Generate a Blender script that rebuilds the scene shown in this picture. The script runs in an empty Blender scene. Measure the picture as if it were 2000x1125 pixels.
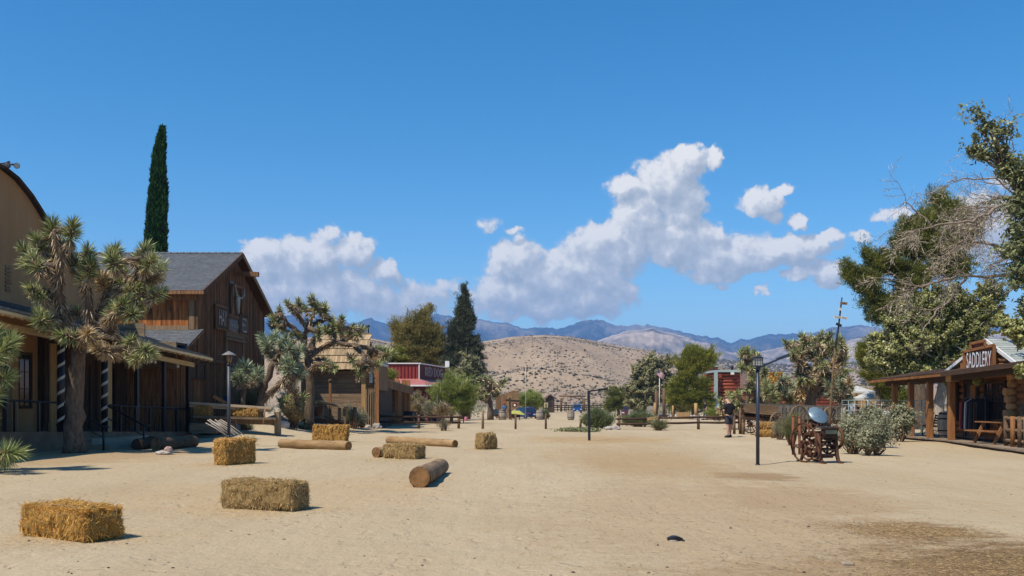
import bpy, math, random
import numpy as np
from mathutils import Vector, Matrix
R = math.radians
rng = np.random.default_rng(7)
random.seed(7)
sc = bpy.context.scene
col = sc.collection

# ------------------------------------------------------------ camera
CAMZ, HOR, F = 1.6, 783.0, 1800.0
cam = bpy.data.cameras.new("camera")
camo = bpy.data.objects.new("camera", cam)
col.objects.link(camo)
camo.location = (0, 0, CAMZ)
camo.rotation_euler = (R(90), 0, 0)
cam.sensor_width = 36.0
cam.lens = 36.0 * F / 2000.0
cam.shift_y = (HOR - 562.5) / 2000.0
cam.clip_start = 0.1
cam.clip_end = 30000
sc.camera = camo

# ------------------------------------------------------------ light
SUN_AZ, SUN_EL = 227.0, 57.0       # clockwise from +Y
wd = bpy.data.worlds.new("World")
sc.world = wd
wd.use_nodes = True
sd = bpy.data.lights.new("sun", 'SUN')
sd.energy = 5.0
sd.angle = R(0.53)
sd.color = (1.0, 0.91, 0.78)
so = bpy.data.objects.new("sun", sd)
col.objects.link(so)
_s = Vector((math.sin(R(SUN_AZ)) * math.cos(R(SUN_EL)), math.cos(R(SUN_AZ)) * math.cos(R(SUN_EL)), math.sin(R(SUN_EL))))
so.rotation_euler = (-_s).to_track_quat('-Z', 'Y').to_euler()
so.location = _s * 60
sc.view_settings.view_transform = 'Standard'
sc.view_settings.look = 'None'
sc.view_settings.exposure = 0.2
sc.view_settings.gamma = 1.0
sc.cycles.max_bounces = 6
sc.cycles.diffuse_bounces = 3
sc.cycles.glossy_bounces = 2
sc.cycles.transparent_max_bounces = 8
sc.cycles.volume_bounces = 0
sc.cycles.use_denoising = True

def _nd(nt, t, **kw):
    n = nt.nodes.new(t)
    for k, v in kw.items():
        setattr(n, k, v)
    return n

# sky: physical sky with cumulus clouds laid out by true direction (azimuth, elevation)
CLOUDS = [
 (520,505,62,38,1),(600,505,70,42,1),(690,492,42,34,1),(740,532,42,26,.9),(560,570,120,60,.9),(680,570,110,50,.8),(480,560,50,50,.9),
 (640,460,30,20,.6),(790,575,70,40,.55),
 (1010,515,62,48,1),(985,575,90,42,.9),(1100,540,120,62,1),(1190,490,85,60,1),(1250,430,62,60,1),(1300,350,62,48,1),
 (1222,366,38,26,.95),(1340,318,50,30,1),(1393,312,18,22,.95),(1330,400,50,50,.95),(1320,470,90,48,1),(1420,503,120,42,1),
 (1540,490,95,32,1),(1600,470,40,16,.9),(1040,600,110,34,.75),(1150,580,100,44,.85),(850,600,70,34,.5),
 (1490,392,42,30,.95),(1530,370,22,14,.8),(1505,425,22,18,.75),(1556,430,20,16,.8),(1548,532,32,18,.9),(1620,532,40,24,.95),
 (1482,569,18,9,.75),(962,442,34,22,.5),(1000,450,26,10,.5),(1745,420,36,18,.65),(1675,462,20,13,.8),(800,600,110,40,.62),(860,565,60,30,.5),
 (1930,440,110,60,.9),(1850,500,70,40,.7),(1980,360,60,20,.6),(1400,455,20,16,.7),(1410,560,20,10,.45),
]
def build_world():
    nt = wd.node_tree
    nt.nodes.clear()
    L = nt.links.new
    out = _nd(nt, 'ShaderNodeOutputWorld')
    bg = _nd(nt, 'ShaderNodeBackground')
    L(bg.outputs[0], out.inputs[0])
    sky = _nd(nt, 'ShaderNodeTexSky')
    sky.sky_type = 'NISHITA'
    sky.sun_disc = False
    sky.sun_elevation = R(SUN_EL)
    sky.sun_rotation = R(SUN_AZ)
    sky.altitude = 1200
    sky.air_density = 1.0
    sky.dust_density = 0.35
    sky.ozone_density = 2.2
    # cloud coverage group: input = (az px, el px), output = field
    g = bpy.data.node_groups.new("cloud_field", 'ShaderNodeTree')
    g.interface.new_socket("P", in_out='INPUT', socket_type='NodeSocketVector')
    g.interface.new_socket("F", in_out='OUTPUT', socket_type='NodeSocketFloat')
    gi = g.nodes.new('NodeGroupInput'); go = g.nodes.new('NodeGroupOutput')
    GL = g.links.new
    n0 = _nd(g, 'ShaderNodeTexNoise'); n0.inputs['Scale'].default_value = 1 / 45.0; n0.inputs['Detail'].default_value = 3
    GL(gi.outputs[0], n0.inputs['Vector'])
    dsp = _nd(g, 'ShaderNodeVectorMath', operation='MULTIPLY_ADD')
    GL(n0.outputs['Color'], dsp.inputs[0]); dsp.inputs[1].default_value = (44, 44, 0); dsp.inputs[2].default_value = (-22, -22, 0)
    n2 = _nd(g, 'ShaderNodeTexNoise'); n2.inputs['Scale'].default_value = 1 / 15.0; n2.inputs['Detail'].default_value = 5
    GL(gi.outputs[0], n2.inputs['Vector'])
    dsq = _nd(g, 'ShaderNodeVectorMath', operation='MULTIPLY_ADD')
    GL(n2.outputs['Color'], dsq.inputs[0]); dsq.inputs[1].default_value = (24, 24, 0); dsq.inputs[2].default_value = (-12, -12, 0)
    ad0 = _nd(g, 'ShaderNodeVectorMath', operation='ADD'); GL(dsp.outputs[0], ad0.inputs[0]); GL(dsq.outputs[0], ad0.inputs[1])
    add = _nd(g, 'ShaderNodeVectorMath', operation='ADD')
    GL(gi.outputs[0], add.inputs[0]); GL(ad0.outputs[0], add.inputs[1])
    acc = None
    for (cx, cy, rx, ry, w) in CLOUDS:
        az = math.atan((cx - 1000) / F); el = math.atan((HOR - cy) / math.hypot(F, cx - 1000))
        A, E = az * F, el * F
        m = _nd(g, 'ShaderNodeVectorMath', operation='MULTIPLY_ADD')
        m.inputs[1].default_value = (1 / rx, 1 / ry, 0); m.inputs[2].default_value = (-A / rx, -E / ry, 0)
        GL(add.outputs[0], m.inputs[0])
        ln = _nd(g, 'ShaderNodeVectorMath', operation='LENGTH'); GL(m.outputs[0], ln.inputs[0])
        mr = _nd(g, 'ShaderNodeMapRange', interpolation_type='SMOOTHERSTEP')
        mr.inputs['From Min'].default_value = 1.75; mr.inputs['From Max'].default_value = 0.0
        mr.inputs['To Min'].default_value = 0; mr.inputs['To Max'].default_value = w
        GL(ln.outputs['Value'], mr.inputs['Value'])
        if acc is None:
            acc = mr.outputs[0]
        else:
            a = _nd(g, 'ShaderNodeMath', operation='SMOOTH_MAX'); a.inputs[2].default_value = 0.25
            GL(acc, a.inputs[0]); GL(mr.outputs[0], a.inputs[1]); acc = a.outputs[0]
    n1 = _nd(g, 'ShaderNodeTexNoise'); n1.inputs['Scale'].default_value = 1 / 42.0; n1.inputs['Detail'].default_value = 9; n1.inputs['Roughness'].default_value = 0.60
    GL(gi.outputs[0], n1.inputs['Vector'])
    ma = _nd(g, 'ShaderNodeMath', operation='MULTIPLY_ADD'); GL(n1.outputs[0], ma.inputs[0]); ma.inputs[1].default_value = 1.5; ma.inputs[2].default_value = -0.75
    gate = _nd(g, 'ShaderNodeMapRange'); GL(acc, gate.inputs['Value']); gate.inputs['From Min'].default_value = .17; gate.inputs['From Max'].default_value = .38
    mg = _nd(g, 'ShaderNodeMath', operation='MULTIPLY'); GL(ma.outputs[0], mg.inputs[0]); GL(gate.outputs[0], mg.inputs[1])
    ad = _nd(g, 'ShaderNodeMath', operation='ADD'); GL(acc, ad.inputs[0]); GL(mg.outputs[0], ad.inputs[1])
    GL(ad.outputs[0], go.inputs[0])

    tc = _nd(nt, 'ShaderNodeTexCoord')
    sx = _nd(nt, 'ShaderNodeSeparateXYZ'); L(tc.outputs['Generated'], sx.inputs[0])
    az = _nd(nt, 'ShaderNodeMath', operation='ARCTAN2'); L(sx.outputs[0], az.inputs[0]); L(sx.outputs[1], az.inputs[1])
    el = _nd(nt, 'ShaderNodeMath', operation='ARCSINE'); L(sx.outputs[2], el.inputs[0])
    cb = _nd(nt, 'ShaderNodeCombineXYZ'); L(az.outputs[0], cb.inputs[0]); L(el.outputs[0], cb.inputs[1])
    sc_ = _nd(nt, 'ShaderNodeVectorMath', operation='SCALE'); L(cb.outputs[0], sc_.inputs[0]); sc_.inputs['Scale'].default_value = F
    off = _nd(nt, 'ShaderNodeVectorMath', operation='ADD'); L(sc_.outputs[0], off.inputs[0]); off.inputs[1].default_value = (-16, 22, 0)
    g1 = _nd(nt, 'ShaderNodeGroup'); g1.node_tree = g; L(sc_.outputs[0], g1.inputs[0])
    g2 = _nd(nt, 'ShaderNodeGroup'); g2.node_tree = g; L(off.outputs[0], g2.inputs[0])
    al = _nd(nt, 'ShaderNodeMapRange', interpolation_type='SMOOTHSTEP'); L(g1.outputs[0], al.inputs['Value'])
    al.inputs['From Min'].default_value = 0.22; al.inputs['From Max'].default_value = 0.56
    al.inputs['To Min'].default_value = 0; al.inputs['To Max'].default_value = 0.95
    # light: field drops toward the sun (up-left) on sunlit edges
    df = _nd(nt, 'ShaderNodeMath', operation='SUBTRACT'); L(g1.outputs[0], df.inputs[0]); L(g2.outputs[0], df.inputs[1])
    lt = _nd(nt, 'ShaderNodeMapRange'); L(df.outputs[0], lt.inputs['Value'])
    lt.inputs['From Min'].default_value = -0.35; lt.inputs['From Max'].default_value = 0.45
    lt.inputs['To Min'].default_value = 0; lt.inputs['To Max'].default_value = 1
    cr = _nd(nt, 'ShaderNodeValToRGB'); L(lt.outputs[0], cr.inputs[0])
    e = cr.color_ramp.elements
    e[0].position = 0.0; e[0].color = (0.44, 0.49, 0.545, 1)
    e[1].position = 1.0; e[1].color = (1.0, .97, 0.92, 1)
    m_ = e.new(0.5); m_.color = (0.62, 0.645, 0.68, 1)
    cs = _nd(nt, 'ShaderNodeVectorMath', operation='SCALE'); L(cr.outputs[0], cs.inputs[0]); cs.inputs['Scale'].default_value = CLOUD_GAIN
    hs = _nd(nt, 'ShaderNodeHueSaturation'); L(sky.outputs[0], hs.inputs['Color'])
    hs.inputs['Saturation'].default_value = SKY_SAT; hs.inputs['Hue'].default_value = SKY_HUE
    mx = _nd(nt, 'ShaderNodeMix', data_type='RGBA'); L(al.outputs[0], mx.inputs[0]); L(hs.outputs[0], mx.inputs[6]); L(cs.outputs[0], mx.inputs[7])
    L(mx.outputs[2], bg.inputs['Color'])
    bg.inputs['Strength'].default_value = SKY_STR
    wd.cycles.sampling_method = 'MANUAL'
    wd.cycles.sample_map_resolution = 512
HAZE = 1.6e-4
SKY_STR = 0.145
SKY_SAT = 1.40
SKY_HUE = 0.494
CLOUD_GAIN = 6.3
build_world()

# ------------------------------------------------------------ placing
def sstep(a, b, x):
    t = np.clip((np.asarray(x, float) - a) / (b - a), 0, 1)
    return t * t * (3 - 2 * t)
def zg(x, y):
    """height of the bare ground"""
    x = np.asarray(x, float); y = np.asarray(y, float)
    z = -0.8 * sstep(60, 140, y)
    z = z + 0.62 * np.exp(-((x + 11.9) / 2.4) ** 2 - ((y - 41.5) / 3.6) ** 2)
    z = z + 0.5 * np.exp(-((x + 11.5) / 2.8) ** 2 - ((y - 50) / 4) ** 2)
    z = z + 0.35 * np.exp(-((x - 12.5) / 3.2) ** 2 - ((y - 88) / 9) ** 2)
    z = z + 0.018 * np.sin(x * 1.1 + 0.6 * np.sin(y * .7)) * np.sin(y * 0.83 + 1) + 0.012 * np.sin(x * 2.7 + y * .4) * np.sin(y * 2.1 - x)
    return z
def pt(px, py, d):
    return Vector(((px - 1000) / F * d, d, CAMZ + (HOR - py) / F * d))
def gd(px, d):
    X = (px - 1000) / F * d
    return Vector((X, d, float(zg(X, d))))
def onx(px, py, X):
    d = X * F / (px - 1000.0)
    return pt(px, py, d)
def dbase(py):
    return CAMZ * F / (py - HOR)

# ------------------------------------------------------------ objects
def setp(o, label=None, cat=None, group=None, kind=None):
    if label: o['label'] = label
    if cat: o['category'] = cat
    if group: o['group'] = group
    if kind: o['kind'] = kind
    return o
def thing(name, label, cat, loc=(0, 0, 0), rz=0, group=None):
    o = bpy.data.objects.new(name, None)
    o.empty_display_size = 0.2
    col.objects.link(o)
    o.location = loc
    o.rotation_euler = (0, 0, rz)
    return setp(o, label, cat, group)
def mesh_np(name, V, Q=None, T=None, qm=None, tm=None, qr=None, tr=None, mats=(), smooth=False):
    me = bpy.data.meshes.new(name)
    V = np.asarray(V, np.float32).reshape(-1, 3)
    nq = 0 if Q is None else len(Q); ntt = 0 if T is None else len(T)
    Q = np.zeros((0, 4), np.int32) if Q is None else np.asarray(Q, np.int32)
    T = np.zeros((0, 3), np.int32) if T is None else np.asarray(T, np.int32)
    me.vertices.add(len(V)); me.vertices.foreach_set('co', V.ravel())
    li = np.concatenate([Q.ravel(), T.ravel()])
    me.loops.add(len(li)); me.loops.foreach_set('vertex_index', li)
    ls = np.concatenate([np.arange(nq) * 4, nq * 4 + np.arange(ntt) * 3]).astype(np.int32)
    me.polygons.add(nq + ntt); me.polygons.foreach_set('loop_start', ls)
    try:
        me.polygons.foreach_set('loop_total', np.concatenate([np.full(nq, 4), np.full(ntt, 3)]).astype(np.int32))
    except Exception:
        pass
    for m in mats: me.materials.append(m)
    mi = np.concatenate([np.zeros(nq) if qm is None else np.broadcast_to(qm, nq), np.zeros(ntt) if tm is None else np.broadcast_to(tm, ntt)]).astype(np.int32)
    me.polygons.foreach_set('material_index', mi)
    rr = np.concatenate([np.zeros(nq) if qr is None else np.broadcast_to(qr, nq), np.zeros(ntt) if tr is None else np.broadcast_to(tr, ntt)]).astype(np.float32)
    at = me.attributes.new('rnd', 'FLOAT', 'FACE'); at.data.foreach_set('value', rr)
    if smooth: me.polygons.foreach_set('use_smooth', np.ones(nq + ntt, bool))
    me.update(calc_edges=True)
    me.validate()
    return me
def linkm(name, me, parent=None, world=True):
    o = bpy.data.objects.new(name, me)
    col.objects.link(o)
    if parent is not None:
        o.parent = parent
        if world:   # verts are in world space: move them to the parent's frame
            M = (Matrix.Translation(parent.location) @ Matrix.Rotation(parent.rotation_euler.z, 4, 'Z'))
            p = parent.parent
            if p is not None:
                M = (Matrix.Translation(p.location) @ Matrix.Rotation(p.rotation_euler.z, 4, 'Z')) @ M
            me.transform(M.inverted())
    return o
def own(o, loc):
    """give a single-mesh thing its origin at loc (verts were world)"""
    o.data.transform(Matrix.Translation(-Vector(loc)))
    o.location = loc
    return o

class MB:
    def __init__(s):
        s.v = []; s.f = []; s.m = []; s.r = []; s.sm = []
    def add(s, vs, fs, mi=0, r=None, smooth=False):
        b = len(s.v)
        s.v.extend([tuple(v) for v in vs])
        r = random.random() if r is None else r
        for f in fs:
            s.f.append(tuple(i + b for i in f)); s.m.append(mi); s.r.append(r); s.sm.append(smooth)
        return s
    def box(s, x0, x1, y0, y1, z0, z1, mi=0, r=None, M=None):
        vs = [Vector(p) for p in ((x0,y0,z0),(x1,y0,z0),(x1,y1,z0),(x0,y1,z0),(x0,y0,z1),(x1,y0,z1),(x1,y1,z1),(x0,y1,z1))]
        if M is not None: vs = [M @ v for v in vs]
        return s.add(vs, [(3,2,1,0),(4,5,6,7),(0,1,5,4),(1,2,6,5),(2,3,7,6),(3,0,4,7)], mi, r)
    def bar(s, a, b, w, h, up=(0, 0, 1), mi=0, r=None):
        """box beam from a to b, width w sideways, height h along up"""
        a = Vector(a); b = Vector(b); d = (b - a)
        if d.length < 1e-6: return s
        d.normalize(); up = Vector(up)
        sd = d.cross(up)
        if sd.length < 1e-4: sd = d.cross(Vector((1, 0, 0)))
        sd.normalize(); u = sd.cross(d).normalized()
        vs = []
        for p in (a, b):
            for (i, j) in ((-1,-1),(1,-1),(1,1),(-1,1)):
                vs.append(p + sd * (i * w / 2) + u * (j * h / 2))
        return s.add(vs, [(3,2,1,0),(4,5,6,7),(0,1,5,4),(1,2,6,5),(2,3,7,6),(3,0,4,7)], mi, r)
    def tube(s, pts, rad, n=8, mi=0, r=None, caps=True, jit=0, smooth=True, closed=False):
        pts = [Vector(p) for p in pts]
        if not hasattr(rad, '__len__'): rad = [rad] * len(pts)
        vs = []; fs = []
        N = len(pts)
        d0 = (pts[1] - pts[0]).normalized()
        ref = Vector((0, 0, 1)) if abs(d0.z) < .9 else Vector((1, 0, 0))
        for i, p in enumerate(pts):
            if closed: d = pts[(i + 1) % N] - pts[i - 1]
            else: d = pts[min(i + 1, N - 1)] - pts[max(i - 1, 0)]
            if d.length < 1e-9: d = d0.copy()
            d.normalize()
            sd = ref.cross(d)
            if sd.length < 1e-3: sd = Vector((0, 1, 0)).cross(d)
            sd.normalize(); u = d.cross(sd).normalized(); ref = u
            for k in range(n):
                a = 2 * math.pi * k / n
                q = rad[i] * (1 + (random.uniform(-jit, jit) if jit else 0))
                vs.append(p + sd * (math.cos(a) * q) + u * (math.sin(a) * q))
        M_ = N if closed else N - 1
        for i in range(M_):
            j = (i + 1) % N
            for k in range(n):
                fs.append((i * n + k, i * n + (k + 1) % n, j * n + (k + 1) % n, j * n + k))
        s.add(vs, fs, mi, r, smooth)
        if caps and not closed:
            b = len(s.v) - N * n
            s.f.append(tuple(b + k for k in reversed(range(n)))); s.m.append(mi); s.r.append(s.r[-1]); s.sm.append(False)
            s.f.append(tuple(b + (N - 1) * n + k for k in range(n))); s.m.append(mi); s.r.append(s.r[-1]); s.sm.append(False)
        return s
    def lathe(s, prof, n=16, c=(0, 0, 0), mi=0, r=None, smooth=True, M=None, cap=True):
        vs = []; fs = []
        for (q, z) in prof:
            for k in range(n):
                a = 2 * math.pi * k / n
                v = Vector((c[0] + q * math.cos(a), c[1] + q * math.sin(a), c[2] + z))
                vs.append(M @ v if M is not None else v)
        for i in range(len(prof) - 1):
            for k in range(n):
                fs.append((i * n + k, i * n + (k + 1) % n, (i + 1) * n + (k + 1) % n, (i + 1) * n + k))
        s.add(vs, fs, mi, r, smooth)
        if cap:
            b = len(s.v) - len(vs)
            for (ring, rev) in ((0, True), (len(prof) - 1, False)):
                if prof[ring][0] > 1e-4:
                    idx = [b + ring * n + k for k in range(n)]
                    s.f.append(tuple(reversed(idx)) if rev else tuple(idx)); s.m.append(mi); s.r.append(s.r[-1]); s.sm.append(False)
        return s
    def prism(s, poly, vec, mi=0, r=None):
        """extrude polygon (3d points) along vec"""
        n = len(poly); vec = Vector(vec)
        vs = [Vector(p) for p in poly] + [Vector(p) + vec for p in poly]
        fs = [tuple(reversed(range(n))), tuple(range(n, 2 * n))] + [(i, (i + 1) % n, n + (i + 1) % n, n + i) for i in range(n)]
        return s.add(vs, fs, mi, r)
    def ball(s, c, rx, ry=None, rz=None, n=10, k=6, mi=0, r=None, jit=0, M=None):
        ry = rx if ry is None else ry; rz = rx if rz is None else rz
        vs = [Vector((0, 0, -1))]
        for i in range(1, k):
            ph = math.pi * i / k
            for j in range(n):
                a = 2 * math.pi * j / n
                vs.append(Vector((math.sin(ph) * math.cos(a), math.sin(ph) * math.sin(a), -math.cos(ph))))
        vs.append(Vector((0, 0, 1)))
        fs = [(0, 1 + (j + 1) % n, 1 + j) for j in range(n)]
        for i in range(k - 2):
            for j in range(n):
                a = 1 + i * n + j; b = 1 + i * n + (j + 1) % n
                fs.append((a, b, b + n, a + n))
        t = len(vs) - 1; b0 = 1 + (k - 2) * n
        fs += [(t, b0 + j, b0 + (j + 1) % n) for j in range(n)]
        out = []
        for v in vs:
            q = 1 + (random.uniform(-jit, jit) if jit else 0)
            w = Vector((v.x * rx * q, v.y * ry * q, v.z * rz * q))
            if M is not None: w = M @ w
            out.append(w + Vector(c))
        return s.add(out, fs, mi, r, True)
    def build(s, name, mats, parent=None, world=True, bevel=0):
        if not isinstance(mats, (list, tuple)): mats = [mats]
        me = bpy.data.meshes.new(name)
        me.from_pydata(s.v, [], s.f)
        for m in mats: me.materials.append(m)
        me.polygons.foreach_set('material_index', np.array(s.m, np.int32))
        me.polygons.foreach_set('use_smooth', np.array(s.sm, bool))
        at = me.attributes.new('rnd', 'FLOAT', 'FACE'); at.data.foreach_set('value', np.array(s.r, np.float32))
        me.update()
        o = linkm(name, me, parent, world)
        if bevel:
            b = o.modifiers.new('bevel', 'BEVEL'); b.width = bevel; b.segments = 1; b.limit_method = 'ANGLE'
        return o

def text(name, s, mat, origin, xdir, updir, width, height, parent=None, ext=0.008, outline=0, bold=0.0, align='CENTER'):
    """lettering on a plane: origin = centre of the text"""
    cu = bpy.data.curves.new(name, 'FONT')
    cu.body = s; cu.size = 1.0; cu.align_x = 'CENTER'; cu.align_y = 'CENTER'
    cu.extrude = 0.0; cu.offset = bold
    if outline:
        cu.fill_mode = 'NONE'; cu.bevel_depth = outline; cu.bevel_resolution = 0
    cu.resolution_u = 3
    o = bpy.data.objects.new(name, cu)
    col.objects.link(o)
    bpy.context.view_layer.update()
    me = bpy.data.meshes.new_from_object(o.evaluated_get(bpy.context.evaluated_depsgraph_get()))
    bpy.data.objects.remove(o)
    co = np.zeros(len(me.vertices) * 3); me.vertices.foreach_get('co', co); co = co.reshape(-1, 3)
    mn, mxx = co.min(0), co.max(0)
    c = (mn + mxx) / 2; sx = width / (mxx[0] - mn[0]); sy = height / (mxx[1] - mn[1])
    xd = Vector(xdir).normalized(); ud = Vector(updir).normalized(); nn = xd.cross(ud)
    O = Vector(origin)
    new = (np.outer((co[:, 0] - c[0]) * sx, xd) + np.outer((co[:, 1] - c[1]) * sy, ud) + np.outer((co[:, 2] - c[2]) + ext, nn)) + np.array(O)
    me.vertices.foreach_set('co', new.ravel().astype(np.float32))
    me.materials.clear(); me.materials.append(mat)
    me.update()
    return linkm(name, me, parent, True)

def copy_tree(o, loc=None, rz=None, parent=None, label=None, scale=None):
    c = o.copy(); col.objects.link(c)
    c.parent = parent
    if loc is not None: c.location = loc
    if rz is not None: c.rotation_euler = (0, 0, rz)
    if scale is not None: c.scale = scale
    if label: c['label'] = label
    for ch in list(o.children):
        copy_tree(ch, parent=c)
    return c

# ------------------------------------------------------------ materials
MATS = {}
def mat(name, c1, c2=None, rough=0.8, scale=6.0, stretch=(1, 1, 1), detail=6, bump=0.0, bscale=None, metal=0.0, rndv=0.0,
        c3=None, spec=0.3, sub=0, trans=0.0, rndhue=None, nrough=0.6, low=.3, high=.7):
    m = bpy.data.materials.new(name); m.use_nodes = True
    nt = m.node_tree; nt.nodes.clear(); L = nt.links.new
    out = _nd(nt, 'ShaderNodeOutputMaterial'); b = _nd(nt, 'ShaderNodeBsdfPrincipled')
    b.inputs['Roughness'].default_value = rough; b.inputs['Metallic'].default_value = metal
    b.inputs['Specular IOR Level'].default_value = spec
    tc = _nd(nt, 'ShaderNodeTexCoord'); mp = _nd(nt, 'ShaderNodeMapping'); mp.inputs['Scale'].default_value = stretch
    L(tc.outputs['Object'], mp.inputs[0])
    colr = None
    at = _nd(nt, 'ShaderNodeAttribute'); at.attribute_name = 'rnd'
    # shift texture per piece so neighbouring boards differ
    sh = _nd(nt, 'ShaderNodeVectorMath', operation='MULTIPLY_ADD'); L(at.outputs['Fac'], sh.inputs[0]); sh.inputs[1].default_value = (37, 53, 71); L(mp.outputs[0], sh.inputs[2])
    nz = _nd(nt, 'ShaderNodeTexNoise'); nz.inputs['Scale'].default_value = scale; nz.inputs['Detail'].default_value = detail; nz.inputs['Roughness'].default_value = nrough
    L(sh.outputs[0], nz.inputs['Vector'])
    if c2 is not None:
        cr = _nd(nt, 'ShaderNodeValToRGB'); L(nz.outputs[0], cr.inputs[0])
        cr.color_ramp.elements[0].position = low; cr.color_ramp.elements[1].position = high
        cr.color_ramp.elements[0].color = (*c1, 1); cr.color_ramp.elements[1].color = (*c2, 1)
        if c3 is not None:
            e = cr.color_ramp.elements.new(min(high + .12, .98)); e.color = (*c3, 1)
        colr = cr.outputs[0]
    else:
        rg = _nd(nt, 'ShaderNodeRGB'); rg.outputs[0].default_value = (*c1, 1); colr = rg.outputs[0]
    if rndhue is not None:
        mx = _nd(nt, 'ShaderNodeMix', data_type='RGBA'); L(at.outputs['Fac'], mx.inputs[0]); L(colr, mx.inputs[6]); mx.inputs[7].default_value = (*rndhue, 1)
        colr = mx.outputs[2]
    if rndv:
        h = _nd(nt, 'ShaderNodeHueSaturation'); L(colr, h.inputs['Color'])
        v = _nd(nt, 'ShaderNodeMapRange'); L(at.outputs['Fac'], v.inputs['Value']); v.inputs['To Min'].default_value = 1 - rndv; v.inputs['To Max'].default_value = 1 + rndv
        L(v.outputs[0], h.inputs['Value']); colr = h.outputs[0]
    L(colr, b.inputs['Base Color'])
    if bump:
        bn = _nd(nt, 'ShaderNodeTexNoise'); bn.inputs['Scale'].default_value = bscale or scale * 2; bn.inputs['Detail'].default_value = 5
        L(sh.outputs[0], bn.inputs['Vector'])
        bp = _nd(nt, 'ShaderNodeBump'); bp.inputs['Strength'].default_value = 0.8; bp.inputs['Distance'].default_value = bump
        L(bn.outputs[0], bp.inputs['Height']); L(bp.outputs[0], b.inputs['Normal'])
    sh_out = b.outputs[0]
    if trans:
        t = _nd(nt, 'ShaderNodeBsdfTranslucent'); L(colr, t.inputs[0])
        ms = _nd(nt, 'ShaderNodeMixShader'); ms.inputs[0].default_value = trans; L(b.outputs[0], ms.inputs[1]); L(t.outputs[0], ms.inputs[2]); sh_out = ms.outputs[0]
    L(sh_out, out.inputs[0])
    MATS[name] = m
    return m
V_ = (14, 14, 0.9)      # vertical grain
WX = (0.9, 14, 14); WY = (14, 0.9, 14)
m_barn = mat('barn_wood', (.050,.026,.014), (.27,.135,.060), .85, 1.6, V_, bump=.006, rndv=.5, c3=(.33,.20,.11))
m_barnside = mat('sunlit_orange_boards', (.03,.012,.006), (.44,.15,.034), .75, .55, (5, 5, .8), bump=.006, rndv=.5, c3=(.68,.30,.09), low=.36, high=.58)  # barn boards again, in a brighter orange that carries this side's sunlit look
m_trim = mat('weathered_trim', (.16,.10,.05), (.30,.20,.11), .85, 1.2, V_, bump=.003, rndv=.15)
m_darkwood = mat('dark_old_boards', (.022,.014,.009), (.085,.053,.032), .9, 1.4, V_, bump=.005, rndv=.5)
m_tan = mat('tan_timber', (.30,.18,.07), (.44,.27,.11), .7, 1.2, V_, bump=.003, rndv=.12)
m_tanx = mat('tan_timber_long', (.46,.33,.16), (.66,.50,.28), .7, 1.2, WY, bump=.003, rndv=.15)
m_postwood = mat('saddlery_timber', (.17,.066,.020), (.36,.165,.058), .7, 1.6, V_, bump=.003, rndv=.12)
m_postdark = mat('dark_beam', (.030,.016,.009), (.085,.045,.024), .8, 1.6, WY, bump=.003, rndv=.2)
m_grey = mat('grey_weathered_wood', (.12,.085,.052), (.28,.21,.135), .9, 1.4, WX, bump=.006, rndv=.25)
m_greyv = mat('grey_weathered_wood_upright', (.11,.075,.045), (.26,.185,.11), .9, 1.4, V_, bump=.006, rndv=.25)
m_fence = mat('fence_wood', (.07,.040,.021), (.20,.125,.07), .9, 1.6, (5, 5, 5), bump=.006, rndv=.25)
m_log = mat('peeled_log', (.20,.12,.055), (.40,.265,.13), .85, 1.4, (1, 6, 6), bump=.008, rndv=.1, c3=(.30,.20,.11))
m_logend = mat('log_end', (.10,.05,.018), (.30,.155,.055), .85, 5, (1, 1, 1), bump=.01, rndv=.1)
m_barklog = mat('banded_bark_log', (.12,.065,.03), (.30,.205,.12), .9, 2.4, (2.2, 1.0, 1.0), bump=.02, rndv=.05, c3=(.40,.35,.28), low=.38, high=.62)
m_cabin = mat('cabin_log', (.16,.060,.024), (.33,.155,.065), .75, 1.4, WY, bump=.006, rndv=.25)
m_cabinend = mat('cabin_log_end', (.30,.15,.06), (.50,.30,.14), .8, 6, (1, 1, 1), bump=.006, rndv=.2)
m_stucco = mat('tan_stucco', (.30,.165,.07), (.40,.23,.105), .95, .9, (1.6, 1.6, .35), bump=.012, bscale=9, detail=8)
m_shingle = mat('grey_shingle', (.085,.090,.098), (.125,.132,.14), .9, 1.2, (6, 1, 6), bump=.003, rndv=.13)
m_shinglelt = mat('pale_green_grey_shingle', (.28,.30,.275), (.36,.385,.35), .9, 1.2, (3, 3, 3), bump=.004, rndv=.13)
m_shake = mat('tan_shake', (.27,.185,.10), (.45,.33,.195), .9, 1.3, (16, 16, 1), bump=.01, rndv=.3)
m_redmetal = mat('red_metal', (.26,.036,.028), (.31,.045,.034), .45, 1.2, (1, 1, 1), rndv=.06, spec=.4)
m_reddark = mat('dark_red_boards', (.085,.010,.008), (.125,.016,.012), .7, 1.5, V_, rndv=.1)
m_pinkmetal = mat('faded_red_roof', (.36,.125,.11), (.42,.16,.14), .55, 1.5, (1, 1, 1), rndv=.06)
m_redlog = mat('red_stained_log', (.17,.036,.018), (.30,.075,.036), .75, 1.5, WX, bump=.01, rndv=.2)
m_brownroof = mat('brown_roof', (.13,.075,.058), (.17,.105,.08), .9, 1.5, (2, 2, 2), rndv=.1)
m_black = mat('black_metal', (.006,.006,.008), (.014,.014,.018), .45, 3, rndv=.2, spec=.5)
m_pole = mat('dark_blue_grey_pole', (.016,.020,.032), (.030,.036,.052), .42, 3, rndv=.1, spec=.5)
m_polelt = mat('grey_pole', (.055,.060,.075), (.085,.09,.105), .5, 3, rndv=.1, spec=.5)
m_white = mat('white_paint', (.62,.61,.58), (.74,.73,.70), .6, 3, rndv=.05)
m_offwhite = mat('chalky_lettering', (.50,.47,.42), (.68,.65,.60), .8, 8)
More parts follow.
